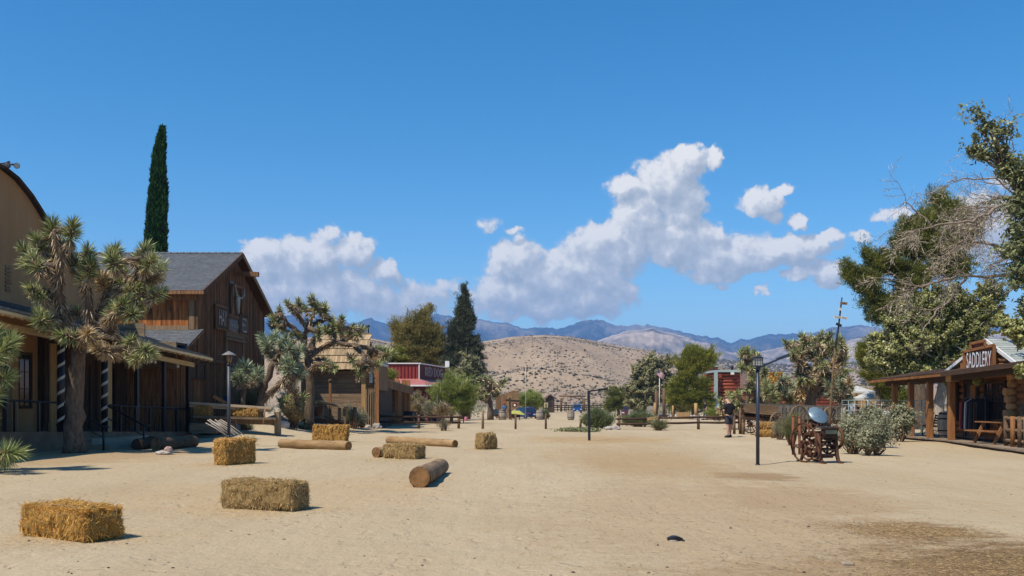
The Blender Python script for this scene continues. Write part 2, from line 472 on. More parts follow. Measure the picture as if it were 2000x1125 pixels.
m_signblue = mat('pale_blue_lettering', (.55,.60,.62), (.70,.74,.76), .8, 8)
m_glass = mat('window_glass', (.02,.022,.025), None, .08, spec=.9)
m_lampglass = mat('frosted_lamp_glass', (.42,.40,.34), (.5,.48,.42), .3, 5)
m_rust = mat('rusty_iron', (.060,.026,.015), (.17,.075,.038), .75, 7, bump=.004, metal=.25, rndv=.25)
m_rustdk = mat('dark_rusty_iron', (.024,.014,.011), (.075,.038,.024), .7, 7, bump=.004, metal=.25, rndv=.25)
m_bluedisc = mat('worn_blue_steel', (.10,.17,.24), (.24,.31,.33), .42, 2.5, (1, 4, 1), metal=.3, c3=(.33,.33,.27))
m_rock = mat('granite', (.28,.25,.22), (.48,.44,.39), .95, 5, bump=.02, rndv=.2)
m_rockpink = mat('pink_rock', (.30,.20,.17), (.45,.33,.29), .95, 7, bump=.02)
m_conc = mat('concrete_step', (.26,.20,.14), (.36,.285,.205), .95, 3, bump=.006)
m_brown = mat('brown_planter', (.045,.022,.014), (.075,.038,.024), .7, 4)
m_skin = mat('skin', (.46,.25,.17), (.52,.29,.20), .55, 8)
m_tee = mat('black_cotton', (.010,.010,.011), (.02,.02,.022), .9, 8, bump=.004)
m_shorts = mat('dark_grey_cotton', (.028,.030,.042), (.045,.047,.062), .9, 8, bump=.004)
m_hair = mat('brown_hair', (.05,.028,.016), (.09,.05,.03), .7, 20)
m_straw = mat('straw', (.56,.29,.055), (.74,.43,.11), .7, 3, rndv=.55, spec=.35, trans=.15)
m_straw2 = mat('faded_straw', (.44,.29,.11), (.60,.43,.20), .7, 3, rndv=.55, spec=.35, trans=.15)
m_straw3 = mat('orange_straw', (.62,.34,.09), (.80,.50,.17), .7, 3, rndv=.5, spec=.35, trans=.15)
m_leafj = mat('joshua_leaf', (.13,.18,.06), None, .5, rndv=.5, rndhue=(.46,.46,.20), spec=.45, trans=.1)
m_leafjb = mat('joshua_leaf_blue', (.15,.215,.12), None, .5, rndv=.45, rndhue=(.44,.48,.30), spec=.45, trans=.1)
m_deadj = mat('joshua_dead_leaf', (.20,.135,.07), None, .8, rndv=.5, rndhue=(.50,.39,.25))
m_strawj = mat('joshua_straw_leaf', (.34,.22,.09), None, .8, rndv=.4, rndhue=(.56,.43,.24))
m_barkj = mat('joshua_bark', (.06,.04,.025), (.21,.15,.10), .95, 4, (3, 3, 1), bump=.03, bscale=9)
m_bark = mat('bark', (.06,.042,.028), (.17,.125,.085), .95, 4, (3, 3, 1), bump=.02)
m_barklt = mat('pale_bark', (.20,.165,.125), (.42,.37,.30), .95, 3, (3, 3, 1), bump=.02)
m_twig = mat('bare_twig', (.27,.215,.155), None, .9, rndv=.4, rndhue=(.50,.43,.33))
def leafm(name, a, b, v=.35, tr=.3, rough=.6, spec=.3):
    return mat(name, a, None, rough, rndv=v, rndhue=b, trans=tr, spec=spec)
m_pine = leafm('pine_needles', (.10,.135,.016), (.32,.30,.05))
m_pinedk = leafm('dark_pine_needles', (.075,.10,.018), (.24,.235,.045))
m_pineol = leafm('olive_needles', (.13,.12,.028), (.36,.29,.09))
m_fir = leafm('dark_fir_needles', (.026,.042,.024), (.15,.16,.095), .5)
m_cyp = leafm('cypress_foliage', (.006,.034,.008), (.034,.10,.022), .5, .1)
m_olive = leafm('grey_green_leaves', (.17,.18,.07), (.33,.30,.16))
m_ivy = leafm('glossy_leaves', (.12,.14,.035), (.40,.39,.14), .4, .2, .42, .5)
m_euc = leafm('eucalyptus_leaves', (.11,.13,.05), (.28,.29,.13), .4, .2, .45, .4)
m_lime = leafm('lime_leaves', (.19,.245,.045), (.36,.38,.10), .3, .3)
m_scrub = leafm('silvery_scrub', (.19,.19,.115), (.36,.34,.22), .35, .15)
m_dryb = leafm('dry_brush', (.21,.15,.055), (.35,.26,.12), .4, .15)
m_gold = leafm('golden_blossom', (.42,.24,.05), (.62,.38,.12), .3, .2)
m_grass = leafm('green_weeds', (.10,.14,.05), (.20,.225,.10), .35, .2)
# ============================================================ TERRAIN
def _hash(ix, iy, s):
    h = (ix.astype(np.int64) * 374761393 + iy.astype(np.int64) * 668265263 + s * 1442695041) & 0x7fffffff
    h = ((h ^ (h >> 13)) * 1274126177) & 0x7fffffff
    return ((h ^ (h >> 16)) & 0xffff) / 65535.0
def vnoise(x, y, s=0):
    ix = np.floor(x); iy = np.floor(y); fx = x - ix; fy = y - iy
    ux = fx * fx * (3 - 2 * fx); uy = fy * fy * (3 - 2 * fy)
    a = _hash(ix, iy, s); b = _hash(ix + 1, iy, s); c = _hash(ix, iy + 1, s); d = _hash(ix + 1, iy + 1, s)
    return (a * (1 - ux) + b * ux) * (1 - uy) + (c * (1 - ux) + d * ux) * uy
def fbm(x, y, o=5, s=0, g=.5, ridge=False):
    v = 0; a = 1; t = 0
    for i in range(o):
        n = vnoise(x, y, s + i * 17)
        if ridge: n = 1 - np.abs(2 * n - 1)
        v = v + a * n; t += a; a *= g; x = x * 2.03 + 5.1; y = y * 2.03 - 3.7
    return v / t

def ground_material():
    m = bpy.data.materials.new('desert_sand'); m.use_nodes = True
    nt = m.node_tree; nt.nodes.clear(); L = nt.links.new
    out = _nd(nt, 'ShaderNodeOutputMaterial'); b = _nd(nt, 'ShaderNodeBsdfPrincipled'); L(b.outputs[0], out.inputs[0])
    b.inputs['Roughness'].default_value = .95; b.inputs['Specular IOR Level'].default_value = .12
    tc = _nd(nt, 'ShaderNodeTexCoord')
    P = tc.outputs['Object']
    def noise(sc_, det=6, ro=.6, st=None):
        n = _nd(nt, 'ShaderNodeTexNoise'); n.inputs['Scale'].default_value = sc_; n.inputs['Detail'].default_value = det; n.inputs['Roughness'].default_value = ro
        if st:
            mp = _nd(nt, 'ShaderNodeMapping'); mp.inputs['Scale'].default_value = st; L(P, mp.inputs[0]); L(mp.outputs[0], n.inputs['Vector'])
        else: L(P, n.inputs['Vector'])
        return n.outputs[0]
    def ramp(v, a, b_, ca, cb):
        r = _nd(nt, 'ShaderNodeValToRGB'); L(v, r.inputs[0]); e = r.color_ramp.elements
        e[0].position = a; e[1].position = b_; e[0].color = (*ca, 1); e[1].color = (*cb, 1); return r.outputs[0]
    def mix(f, a, b_, t='MIX'):
        x = _nd(nt, 'ShaderNodeMix', data_type='RGBA', blend_type=t)
        if isinstance(f, float): x.inputs[0].default_value = f
        else: L(f, x.inputs[0])
        for s_, v in ((6, a), (7, b_)):
            if isinstance(v, tuple): x.inputs[s_].default_value = (*v, 1)
            else: L(v, x.inputs[s_])
        return x.outputs[2]
    def math_(op, a, b_=None, c=None):
        x = _nd(nt, 'ShaderNodeMath', operation=op)
        for i, v in enumerate((a, b_, c)):
            if v is None: continue
            if isinstance(v, (int, float)): x.inputs[i].default_value = v
            else: L(v, x.inputs[i])
        return x.outputs[0]
    base = ramp(noise(.16, 7, .6, (1, .55, 1)), .35, .66, (.41,.325,.20), (.50,.41,.27))
    base = mix(math_('MULTIPLY', noise(2.2, 8, .7), .55), base, (.40,.295,.18))
    # long tracks swept along the street
    tr = ramp(noise(.45, 8, .66, (1.3, .30, 1)), .47, .64, (0, 0, 0), (1, 1, 1))
    base = mix(math_('MULTIPLY', tr, .45), base, (.385,.28,.165))
    # damp or trodden patches, with straw in them
    def patch(cx, cy, rx, ry, amt, c, ns=1.1):
        nonlocal base
        mp = _nd(nt, 'ShaderNodeMapping'); mp.vector_type = 'POINT'
        mp.inputs['Location'].default_value = (-cx / rx, -cy / ry, 0); mp.inputs['Scale'].default_value = (1 / rx, 1 / ry, 0); L(P, mp.inputs[0])
        ln = _nd(nt, 'ShaderNodeVectorMath', operation='LENGTH'); L(mp.outputs[0], ln.inputs[0])
        v = math_('ADD', math_('SUBTRACT', 1.0, ln.outputs['Value']), math_('MULTIPLY_ADD', noise(ns, 8, .72, (1, 1.6, 1)), 2.6, -1.3))
        mr = _nd(nt, 'ShaderNodeMapRange', interpolation_type='SMOOTHSTEP'); L(v, mr.inputs['Value']); mr.inputs['From Min'].default_value = -.2; mr.inputs['From Max'].default_value = .45
        mr.inputs['To Max'].default_value = amt
        base = mix(mr.outputs[0], base, c)
    patch(5.2, 9.0, 2.1, 1.5, .92, (.165,.100,.045), 1.6)
    patch(4.9, 11.3, 1.0, 1.0, .85, (.20,.120,.050), 1.9)
    patch(3.1, 8.3, 1.8, 1.0, .6, (.29,.19,.095), 1.9)
    patch(4.8, 15.2, 1.4, 3.0, .6, (.34,.225,.12), 1.2)
    patch(3.7, 22.5, 2.0, 5.5, .5, (.35,.235,.12), 1.6)
    patch(5.2, 19.5, .9, 1.2, .75, (.26,.165,.08), 1.5)
    patch(2.6, 12.5, 2.6, 5.5, .5, (.36,.25,.14), 1.7)
    patch(3.2, 27, 2.6, 7, .5, (.36,.24,.12), 1.5)
    patch(3.5, 38, 3.2, 4, .6, (.37,.235,.10), .6)
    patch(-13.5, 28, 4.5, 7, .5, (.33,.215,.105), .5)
    patch(-4.0, 16.0, 3.0, 3.0, .35, (.43,.285,.145), .8)
    # grit and specks
    gr = ramp(noise(26, 3, .5, (1, .8, 1)), .66, .72, (0, 0, 0), (1, 1, 1))
    base = mix(math_('MULTIPLY', gr, .55), base, (.22,.145,.075))
    gl = ramp(noise(33, 3, .5, (.8, 1, 1)), .67, .72, (0, 0, 0), (1, 1, 1))
    base = mix(math_('MULTIPLY', gl, .45), base, (.62,.54,.42))
    L(base, b.inputs['Base Color'])
    h = math_('ADD', math_('MULTIPLY', noise(3.2, 9, .68), .075), math_('MULTIPLY', noise(22, 5, .6), .012))
    h = math_('ADD', h, math_('MULTIPLY', noise(1.0, 4, .6, (1.5, .4, 1)), .06))
    vo = _nd(nt, 'ShaderNodeTexVoronoi'); vo.inputs['Scale'].default_value = 2.6; mpv = _nd(nt, 'ShaderNodeMapping'); mpv.inputs['Scale'].default_value = (1.5, .75, 1); L(P, mpv.inputs[0])
    nv = _nd(nt, 'ShaderNodeVectorMath', operation='ADD'); L(mpv.outputs[0], nv.inputs[0])
    nn_ = _nd(nt, 'ShaderNodeTexNoise'); nn_.inputs['Scale'].default_value = 2; L(P, nn_.inputs['Vector']); L(nn_.outputs['Color'], nv.inputs[1]); L(nv.outputs[0], vo.inputs['Vector'])
    fp_ = _nd(nt, 'ShaderNodeMapRange', interpolation_type='SMOOTHSTEP'); L(vo.outputs['Distance'], fp_.inputs['Value']); fp_.inputs['From Min'].default_value = .12; fp_.inputs['From Max'].default_value = .34
    fp_.inputs['To Min'].default_value = -.022; fp_.inputs['To Max'].default_value = 0
    h = math_('ADD', h, math_('MULTIPLY', fp_.outputs[0], math_('GREATER_THAN', noise(.45, 2), .50)))
    wv = _nd(nt, 'ShaderNodeTexNoise'); wv.inputs['Scale'].default_value = 1; wv.inputs['Detail'].default_value = 2; mpw = _nd(nt, 'ShaderNodeMapping'); mpw.inputs['Scale'].default_value = (5.5, .10, 1); mpw.inputs['Rotation'].default_value = (0, 0, R(-9)); L(P, mpw.inputs[0]); L(mpw.outputs[0], wv.inputs['Vector'])
    h = math_('ADD', h, math_('MULTIPLY', wv.outputs[0], .016))
    bp = _nd(nt, 'ShaderNodeBump'); bp.inputs['Strength'].default_value = 1.0; bp.inputs['Distance'].default_value = .8
    L(h, bp.inputs['Height']); L(bp.outputs[0], b.inputs['Normal'])
    return m
m_sand = ground_material()

def grid_mesh(X, Y, Z):
    n, m_ = X.shape
    V = np.stack([X, Y, Z], -1).reshape(-1, 3)
    i = np.arange(n - 1)[:, None] * m_ + np.arange(m_ - 1)[None, :]
    i = i.ravel()
    return V, np.stack([i, i + 1, i + m_ + 1, i + m_], -1)
# ground: one sheet round the camera, out to the far plain
rad = np.concatenate([[0.01], np.geomspace(0.8, 90, 300), np.geomspace(93, 8500, 66)])
ang = np.concatenate([np.linspace(-40, 40, 330), np.linspace(42, 318, 70)])
ang = np.append(ang, ang[0] + 360)
A, Rr = np.meshgrid(np.radians(ang), rad)
GX = Rr * np.sin(A); GY = Rr * np.cos(A)
V, Q = grid_mesh(GX, GY, zg(GX, GY))
go_ = linkm('ground', mesh_np('ground', V, Q[:, ::-1], mats=[m_sand], smooth=True))
setp(go_, kind='structure')

m_hill = mat('boulder_slope', (.22,.155,.10), (.43,.32,.21), .95, .014, (1, 1, 1), detail=10, bump=.9, bscale=.5, nrough=.75)
m_hill2 = mat('scrub_flat', (.30,.20,.145), (.45,.33,.25), .95, .02, (1, 1, 1), detail=10, bump=.8, bscale=.4, nrough=.75)
m_mtn = mat('bare_mountain_painted_folds', (.03,.036,.036), (.46,.36,.27), .95, .0030, (1, 1, 1), detail=14, bump=12, bscale=.012, nrough=.72, low=.40, high=.56)  # dark patches deepened in colour to stand in for shade in the folds
m_forest = mat('forested_mountain_painted_folds', (.014,.024,.022), (.30,.245,.18), .95, .0016, (1, 1, 1), detail=14, bump=14, bscale=.01, nrough=.75, low=.46, high=.64)  # forest and bare slope; their strong contrast also paints in the fold shading
m_boulder = mat('tan_boulders', (.38,.27,.17), None, .95, rndv=.5, rndhue=(.25,.215,.185))
m_hshrub = mat('dark_shrubs', (.055,.052,.028), None, .95, rndv=.4, rndhue=(.14,.12,.065))

def ridge(name, pts, d0, d1, m, n_az=300, n_r=60, amp=.12, fr=1 / 90., s=0, px0=-900, px1=2900, pw=1.0, rid=False, back=1.5, sky_=0):
    xs = np.array([p[0] for p in pts], float); ys = np.array([p[1] for p in pts], float)
    px = np.linspace(px0, px1, n_az)
    t = np.linspace(0, back, n_r)
    PX, T = np.meshgrid(px, t)
    D = d0 + (d1 - d0) * T
    X = (PX - 1000) / F * D; Y = D
    def height(pxa, Ta, Xa, Ya):
        Hc = (HOR - np.interp(pxa, xs, ys) + sky_ * (fbm(pxa / 34., pxa * 0 + s, 5, s + 5, .55, True) - .62)) / F * d1
        up = np.where(Ta <= 1, sstep(0, 1, np.clip(Ta, 0, 1)) ** pw * .5 + np.clip(Ta, 0, 1) * .5, 1 - .9 * sstep(1, back, Ta))
        nn = fbm(Xa * fr, Ya * fr, 6, s, .52, rid) - .5
        w = np.sin(np.clip(Ta / 1.25, 0, 1) * math.pi) ** .7
        z = (Hc + CAMZ + 1.0) * up - 1.0 + nn * amp * np.abs(Hc) * w * 2 * (1 - .93 * sstep(.72, .97, Ta))
        lim = CAMZ + Hc * (d0 + (d1 - d0) * Ta) / d1 * .985
        k_ = .03 * np.abs(Hc) + .5
        zz = lim - k_ * np.logaddexp(0, (lim - z) / k_)
        return np.where(Ta < 1, zz * 1.0, z)
    Z = height(PX, T, X, Y)
    Z[0] = -3
    V, Q = grid_mesh(X, Y, Z)
    o = linkm(name, mesh_np(name, V, Q, mats=[m], smooth=True))
    setp(o, kind='structure')
    return height
RA = [(-1500,640),(0,660),(300,690),(560,664),(640,655),(700,655),(760,668),(800,668),(870,674),(940,668),(1000,658),(1060,655),(1110,657),(1150,663),(1200,673),(1250,681),(1330,700),(1400,713),(1480,730),(1600,748),(2000,765),(3500,775)]
RB = [(-1500,760),(1000,740),(1150,712),(1300,706),(1400,700),(1470,708),(1560,712),(1700,706),(2000,700),(2600,690),(3500,680)]
RC = [(-1500,700),(1000,700),(1100,690),(1180,662),(1225,645),(1262,640),(1310,648),(1370,668),(1420,686),(1480,688),(1560,674),(1640,662),(1700,655),(1800,648),(2100,650),(3500,650)]
RD = [(-1500,600),(0,620),(400,634),(500,622),(560,618),(620,612),(660,622),(697,632),(725,622),(760,634),(800,628),(850,610),(890,622),(950,627),(1000,634),(1040,641),(1090,641),(1130,629),(1165,627),(1210,640),(1260,636),(1310,641),(1390,661),(1430,668),(1500,655),(1560,650),(1600,645),(1680,633),(1720,640),(1800,645),(2000,640),(3500,620)]
hA = ridge('boulder_hill', RA, 330, 860, m_hill, 600, 140, .33, 1 / 85., 3)
hB = ridge('scrub_hill', RB, 900, 1700, m_hill2, 300, 60, .10, 1 / 150., 9)
ridge('bare_mountain_ridge', RC, 2600, 4200, m_mtn, 900, 170, .42, 1 / 520., 21, rid=True, px0=700, px1=2600, sky_=9)
ridge('forested_mountain_ridge', RD, 4700, 6800, m_forest, 1000, 180, .42, 1 / 760., 31, rid=True, px0=300, px1=2300, sky_=12)

def scatter_rocks(name, n, h, d0, d1, pxr, smin, smax, m, flat, s, dens=None):
    r = np.random.default_rng(s)
    px = r.uniform(pxr[0], pxr[1], n); T = r.uniform(0, 1.02, n) ** .8
    D = d0 + (d1 - d0) * T; X = (px - 1000) / F * D; Y = D
    if dens is not None:
        k = fbm(X / dens, Y / dens, 4, s) + r.uniform(-.15, .15, n) > .47
        px, T, X, Y = px[k], T[k], X[k], Y[k]
    Z = h(px, T, X, Y); n = len(px)
    O = np.array([[1,0,0],[0,1,0],[-1,0,0],[0,-1,0],[0,0,1],[0,0,-.5]], float)
    sz = smin + (smax - smin) * r.random(n) ** 2.5
    a = r.uniform(0, 6.28, n); c, s_ = np.cos(a), np.sin(a)
    J = O[None] * r.uniform(.6, 1.25, (n, 6, 3)) * sz[:, None, None]
    J[:, :, 2] *= flat
    P = np.empty_like(J)
    P[:, :, 0] = J[:, :, 0] * c[:, None] - J[:, :, 1] * s_[:, None]; P[:, :, 1] = J[:, :, 0] * s_[:, None] + J[:, :, 1] * c[:, None]; P[:, :, 2] = J[:, :, 2]
    P += np.stack([X, Y, Z + sz * .2], -1)[:, None]
    T_ = np.array([[0,1,4],[1,2,4],[2,3,4],[3,0,4],[1,0,5],[2,1,5],[3,2,5],[0,3,5]])
    TT = (T_[None] + (np.arange(n) * 6)[:, None, None]).reshape(-1, 3)
    me = mesh_np(name, P.reshape(-1, 3), T=TT, tr=np.repeat(r.random(n), 8), mats=[m])
    setp(linkm(name, me), kind='stuff')
scatter_rocks('hill_boulders', 42000, hA, 330, 860, (540, 1650), .25, 1.15, m_boulder, .8, 5, 60)
scatter_rocks('hill_shrubs', 42000, hA, 330, 860, (540, 1700), .25, 1.15, m_hshrub, .8, 6, 75)
scatter_rocks('plain_shrubs', 9000, hB, 900, 1700, (1150, 1900), 1.0, 3.6, m_hshrub, .8, 8)

# pebbles and clods on the street
def pebbles():
    r = np.random.default_rng(11)
    n = 1700
    d = 7.5 + 50 * r.random(n) ** 1.9; px = r.uniform(-50, 2050, n)
    X = (px - 1000) / F * d; Y = d
    sz = .005 + .020 * r.random(n) ** 6
    O = np.array([[1,0,0],[0,1,0],[-1,0,0],[0,-1,0],[0,0,1],[0,0,-.5]], float)
    J = O[None] * r.uniform(.6, 1.3, (n, 6, 3)) * sz[:, None, None]; J[:, :, 2] *= .65
    P = J + np.stack([X, Y, zg(X, Y) + sz * .15], -1)[:, None]
    T_ = np.array([[0,1,4],[1,2,4],[2,3,4],[3,0,4],[1,0,5],[2,1,5],[3,2,5],[0,3,5]])
    TT = (T_[None] + (np.arange(n) * 6)[:, None, None]).reshape(-1, 3)
    setp(linkm('pebbles', mesh_np('pebbles', P.reshape(-1, 3), T=TT, tr=np.repeat(r.random(n), 8), mats=[mat('pebble_stone', (.16,.115,.07), None, .95, rndv=.5, rndhue=(.34,.26,.18))])), kind='stuff')
pebbles()

# thin blades / straws / leaves as one numpy mesh
def nrm(a):
    return a / np.maximum(np.linalg.norm(a, axis=-1, keepdims=True), 1e-9)
class BL:
    """collects thin leaf blades; each is a bent strip of two faces"""
    def __init__(s): s.V = []; s.Q = []; s.T = []; s.qr = []; s.qm = []; s.n = 0
    def add(s, P, D, Ln, W, mi=0, rnd=None, bend=.15, tip=True, r=rng, up=None):
        P = np.atleast_2d(P); n = len(P); D = nrm(np.broadcast_to(D, (n, 3)).astype(float))
        Ln = np.broadcast_to(Ln, n).astype(float); W = np.broadcast_to(W, n).astype(float)
        rv = r.normal(size=(n, 3)) if up is None else np.broadcast_to(up, (n, 3)) + r.normal(size=(n, 3)) * .25
        S = nrm(np.cross(D, rv)); U = nrm(np.cross(S, D))
        mid = P + D * (Ln * .5)[:, None] + U * (Ln * bend * .5)[:, None]
        end = P + D * Ln[:, None] + U * (Ln * bend * .2)[:, None] - np.array([0, 0, 1]) * (Ln * bend * .5)[:, None]
        w = (S * (W / 2)[:, None])
        if tip:
            vs = np.stack([P - w * .7, P + w * .7, mid + w, mid - w, end], 1)
            b = s.n + np.arange(n)[:, None] * 5
            s.Q.append(b + np.array([0, 1, 2, 3])); s.T.append(b + np.array([3, 2, 4]))
            s.n += n * 5
        else:
            vs = np.stack([P - w, P + w, mid + w, mid - w, end + w, end - w], 1)
            b = s.n + np.arange(n)[:, None] * 6
            s.Q.append(np.concatenate([b + np.array([0, 1, 2, 3]), b + np.array([3, 2, 4, 5])]))
            s.T.append(np.zeros((0, 3), int)); s.n += n * 6
        s.V.append(vs.reshape(-1, 3))
        rn = r.random(n) if rnd is None else np.broadcast_to(rnd, n)
        s.qr.append((rn if tip else np.concatenate([rn, rn]), rn if tip else np.zeros(0)))
        s.qm.append((np.full(len(s.Q[-1]), mi), np.full(len(s.T[-1]), mi)))
        return s
    def quads(s, P, N, sz, mi=0, asp=1.6, r=rng, rnd=None):
        """leaf-like diamonds lying roughly across normal N"""
        n = len(P); N = nrm(N); S = nrm(np.cross(N, r.normal(size=(n, 3)))); U = np.cross(N, S)
        sz = np.broadcast_to(sz, n)[:, None]
        vs = np.stack([P - S * sz * asp * .5, P + U * sz * .5, P + S * sz * asp * .5, P - U * sz * .5], 1)
        b = s.n + np.arange(n)[:, None] * 4
        s.Q.append(b + np.arange(4)); s.T.append(np.zeros((0, 3), int)); s.n += 4 * n
        s.V.append(vs.reshape(-1, 3)); rn = r.random(n) if rnd is None else np.broadcast_to(rnd, n)
        s.qr.append((rn, np.zeros(0))); s.qm.append((np.full(n, mi), np.zeros(0)))
        return s
    def mesh(s, name, mats, smooth=False):
        return mesh_np(name, np.concatenate(s.V), np.concatenate(s.Q), np.concatenate(s.T),
                       np.concatenate([a for a, b in s.qm]), np.concatenate([b for a, b in s.qm]),
                       np.concatenate([a for a, b in s.qr]), np.concatenate([b for a, b in s.qr]), mats, smooth)
    def build(s, name, mats, parent=None, world=True):
        return linkm(name, s.mesh(name, mats if isinstance(mats, (list, tuple)) else [mats]), parent, world)

# loose straw and chaff lying on the sand
def chaff():
    r = np.random.default_rng(5)
    b = BL()
    def lay(cx, cy, sx, sy, n, L=.06, mi=0, w=.0035):
        X = cx + r.normal(size=n) * sx; Y = cy + r.normal(size=n) * sy
        k = Y > 5; X, Y = X[k], Y[k]; n = len(X)
        a = r.uniform(0, 6.28, n)
        D = np.stack([np.cos(a), np.sin(a), r.uniform(0, .16, n)], -1)
        b.add(np.stack([X, Y, zg(X, Y) + .004], -1), D, L * r.uniform(.4, 1.5, n), w, mi, r=r, bend=.05, up=np.array([0, 0, 1.0]))
    lay(5.3, 9.1, 1.0, .7, 6500, .05, 0, .0028); lay(4.95, 11.3, .5, .4, 2200, .06, 0, .003)
    lay(5.1, 8.8, 1.1, .8, 12000, .05, 1, .005); lay(4.9, 11.3, .6, .5, 3500, .05, 1, .005); lay(3.2, 8.2, .9, .4, 1300, .05, 1)
    lay(3.2, 13.2, .9, .8, 500, .05, 1); lay(2.8, 16, 1.5, 2, 500, .06, 1); lay(3.3, 10, 1.6, 1.3, 1100, .05, 1)
    for (x, y) in ((-5.25, 10.7), (-3.7, 13.5), (-7.1, 23.2), (-3.05, 25.3), (-7.1, 35.6), (-.8, 30.5)):
        lay(x, y, .75, .45, 1700, .06, 0, .0045)
    lay(-11, 24.0, 1.8, .6, 500, .07, 0); lay(0, 20, 6, 8, 1500, .04, 1, .006); lay(2.5, 13, 3.5, 4, 2600, .045, 1, .007); lay(-3, 12, 4, 3.5, 1300, .04, 1, .006)
    setp(b.build('straw_litter', [m_straw2, mat('brown_chaff', (.15,.085,.035), None, .9, rndv=.4, rndhue=(.38,.25,.11))]), kind='stuff')
chaff()
# ============================================================ BUILDINGS
def boards(mb, P0, along, H0, H1, nrmal, w=.18, th=.025, gap=.006, mi=0, batten=0, jit=.15, cut=None, step=None):
    """upright boards on a wall line: P0 start, along = vector of the wall, from z H0 to H1 (numbers or functions of distance)"""
    along = Vector(along); Ln = along.length; u = along.normalized(); nn = Vector(nrmal)
    s = 0
    P0 = Vector(P0)
    while s < Ln - .01:
        ww = min(w * random.uniform(1 - jit, 1 + jit), Ln - s)
        e = s + ww - gap
        f0 = H0 if not callable(H0) else None
        a = P0 + u * s; b = P0 + u * e
        za0 = H0(s) if callable(H0) else H0; zb0 = H0(e) if callable(H0) else H0
        za1 = H1(s) if callable(H1) else H1; zb1 = H1(e) if callable(H1) else H1
        o = nn * (th + random.uniform(0, .006))
        poly = [Vector((a.x, a.y, za0)), Vector((b.x, b.y, zb0)), Vector((b.x, b.y, zb1)), Vector((a.x, a.y, za1))]
        if za1 - za0 > .02 or zb1 - zb0 > .02:
            mb.prism(poly, o, mi)
            if batten:
                c = P0 + u * e
                zc0 = zb0; zc1 = zb1
                q = batten / 2
                c0 = c - u * q + o; c1 = c + u * q + o
                mb.prism([Vector((c0.x, c0.y, zc0)), Vector((c1.x, c1.y, zc0)), Vector((c1.x, c1.y, zc1)), Vector((c0.x, c0.y, zc1))], nn * .022, mi)
        s += ww
def shingles(mb, A, B, C, D, rows, w=.3, th=.018, mi=0, jit=.25):
    """shingle courses on a roof plane: eave A->B, ridge D->C"""
    A, B, C, D = map(Vector, (A, B, C, D))
    n = (B - A).cross(D - A).normalized()
    if n.z < 0: n = -n
    for i in range(rows):
        t0 = i / rows; t1 = (i + 1.12) / rows
        t1 = min(t1, 1)
        a0 = A.lerp(D, t0); b0 = B.lerp(C, t0); a1 = A.lerp(D, t1); b1 = B.lerp(C, t1)
        Ln = (b0 - a0).length; s = 0
        while s < Ln - .01:
            e = min(Ln, s + w * random.uniform(1 - jit, 1 + jit))
            f0 = s / Ln; f1 = e / Ln - .0008
            j = random.uniform(-.15, .15) * (a1 - a0).length * .12
            dn = (a0 - a1).normalized() * j
            p = [a0.lerp(b0, f0) + dn + n * th * 1.6, a0.lerp(b0, f1) + dn + n * th * 1.6, a1.lerp(b1, f1) + n * .004, a1.lerp(b1, f0) + n * .004]
            mb.prism(p, n * th, mi)
            s = e
def win(parent, name, P, u, n, w, h, mf, cols=2, rows=2, frame=.06, dep=.05, sill=None, glass=None):
    """window: P = centre on wall, u along wall, n outward"""
    u = Vector(u).normalized(); n = Vector(n).normalized(); P = Vector(P); z = Vector((0, 0, 1))
    mb = MB()
    for s in (-1, 1):
        c = P + u * s * (w / 2 + frame / 2); mb.bar(c - z * (h / 2 + frame), c + z * (h / 2 + frame), frame, dep * 2, n)
        c = P + z * s * (h / 2 + frame / 2); mb.bar(c - u * (w / 2), c + u * (w / 2), frame, dep * 2, n) if False else mb.bar(c - u * w / 2, c + u * w / 2, dep * 2, frame, z)
    for i in range(1, cols):
        c = P + u * (w * (i / cols - .5)) + n * .012; mb.bar(c - z * h / 2, c + z * h / 2, .022, .02, n)
    for i in range(1, rows):
        c = P + z * (h * (i / rows - .5)) + n * .015; mb.bar(c - u * w / 2, c + u * w / 2, .02, .022, z)
    f = mb.build(name, mf, parent)
    g = MB().add([P - u * w / 2 - z * h / 2 + n * .004, P + u * w / 2 - z * h / 2 + n * .004, P + u * w / 2 + z * h / 2 + n * .004, P - u * w / 2 + z * h / 2 + n * .004], [(0, 1, 2, 3)])
    go = g.build('glass', glass or m_glass, f)
    go.data.transform(Matrix.Identity(4))
    return f
def sub(mb, name, m, parent):
    return mb.build(name, m, parent)

# ---------- left stucco hall with its porch
N0 = (27.0, -15.0, .70, 4.10)     # Y, X, deck z, eave z at px 0
N1 = (38.0, -13.3, .33, 3.40)
PU = Vector((N1[1] - N0[1], N1[0] - N0[0], 0)); PLEN = PU.length; PUn = PU.normalized(); PN = Vector((PUn.y, -PUn.x, 0))   # PN towards the street
def pp(s, out=0.0, z='deck', dz=0.0):
    """point on the porch: s metres from px 0 end, out = towards street"""
    t = s / PLEN
    b = Vector((N0[1], N0[0], 0)) + PU * t + PN * out
    zz = {'deck': N0[2] + (N1[2] - N0[2]) * t, 'eave': N0[3] + (N1[3] - N0[3]) * t, 0: 0}[z]
    return Vector((b.x, b.y, zz + dz))
def s_at(px):
    """distance along the porch front that shows at picture column px"""
    k = (px - 1000) / F
    return (k * N0[0] - N0[1]) / (PUn.x - k * PUn.y)
hall = thing('stucco_hall', 'tan stucco hall with an arched gable and grey shingled porch behind the big joshua tree', 'building', (-17.5, 30, 0))
S0 = -7.0; WB = -2.6
w = MB()
outl = [(-9, 5.0), (-9, 9.3), (-3.5, 9.95), (0, 9.75), (2.2, 9.25)]
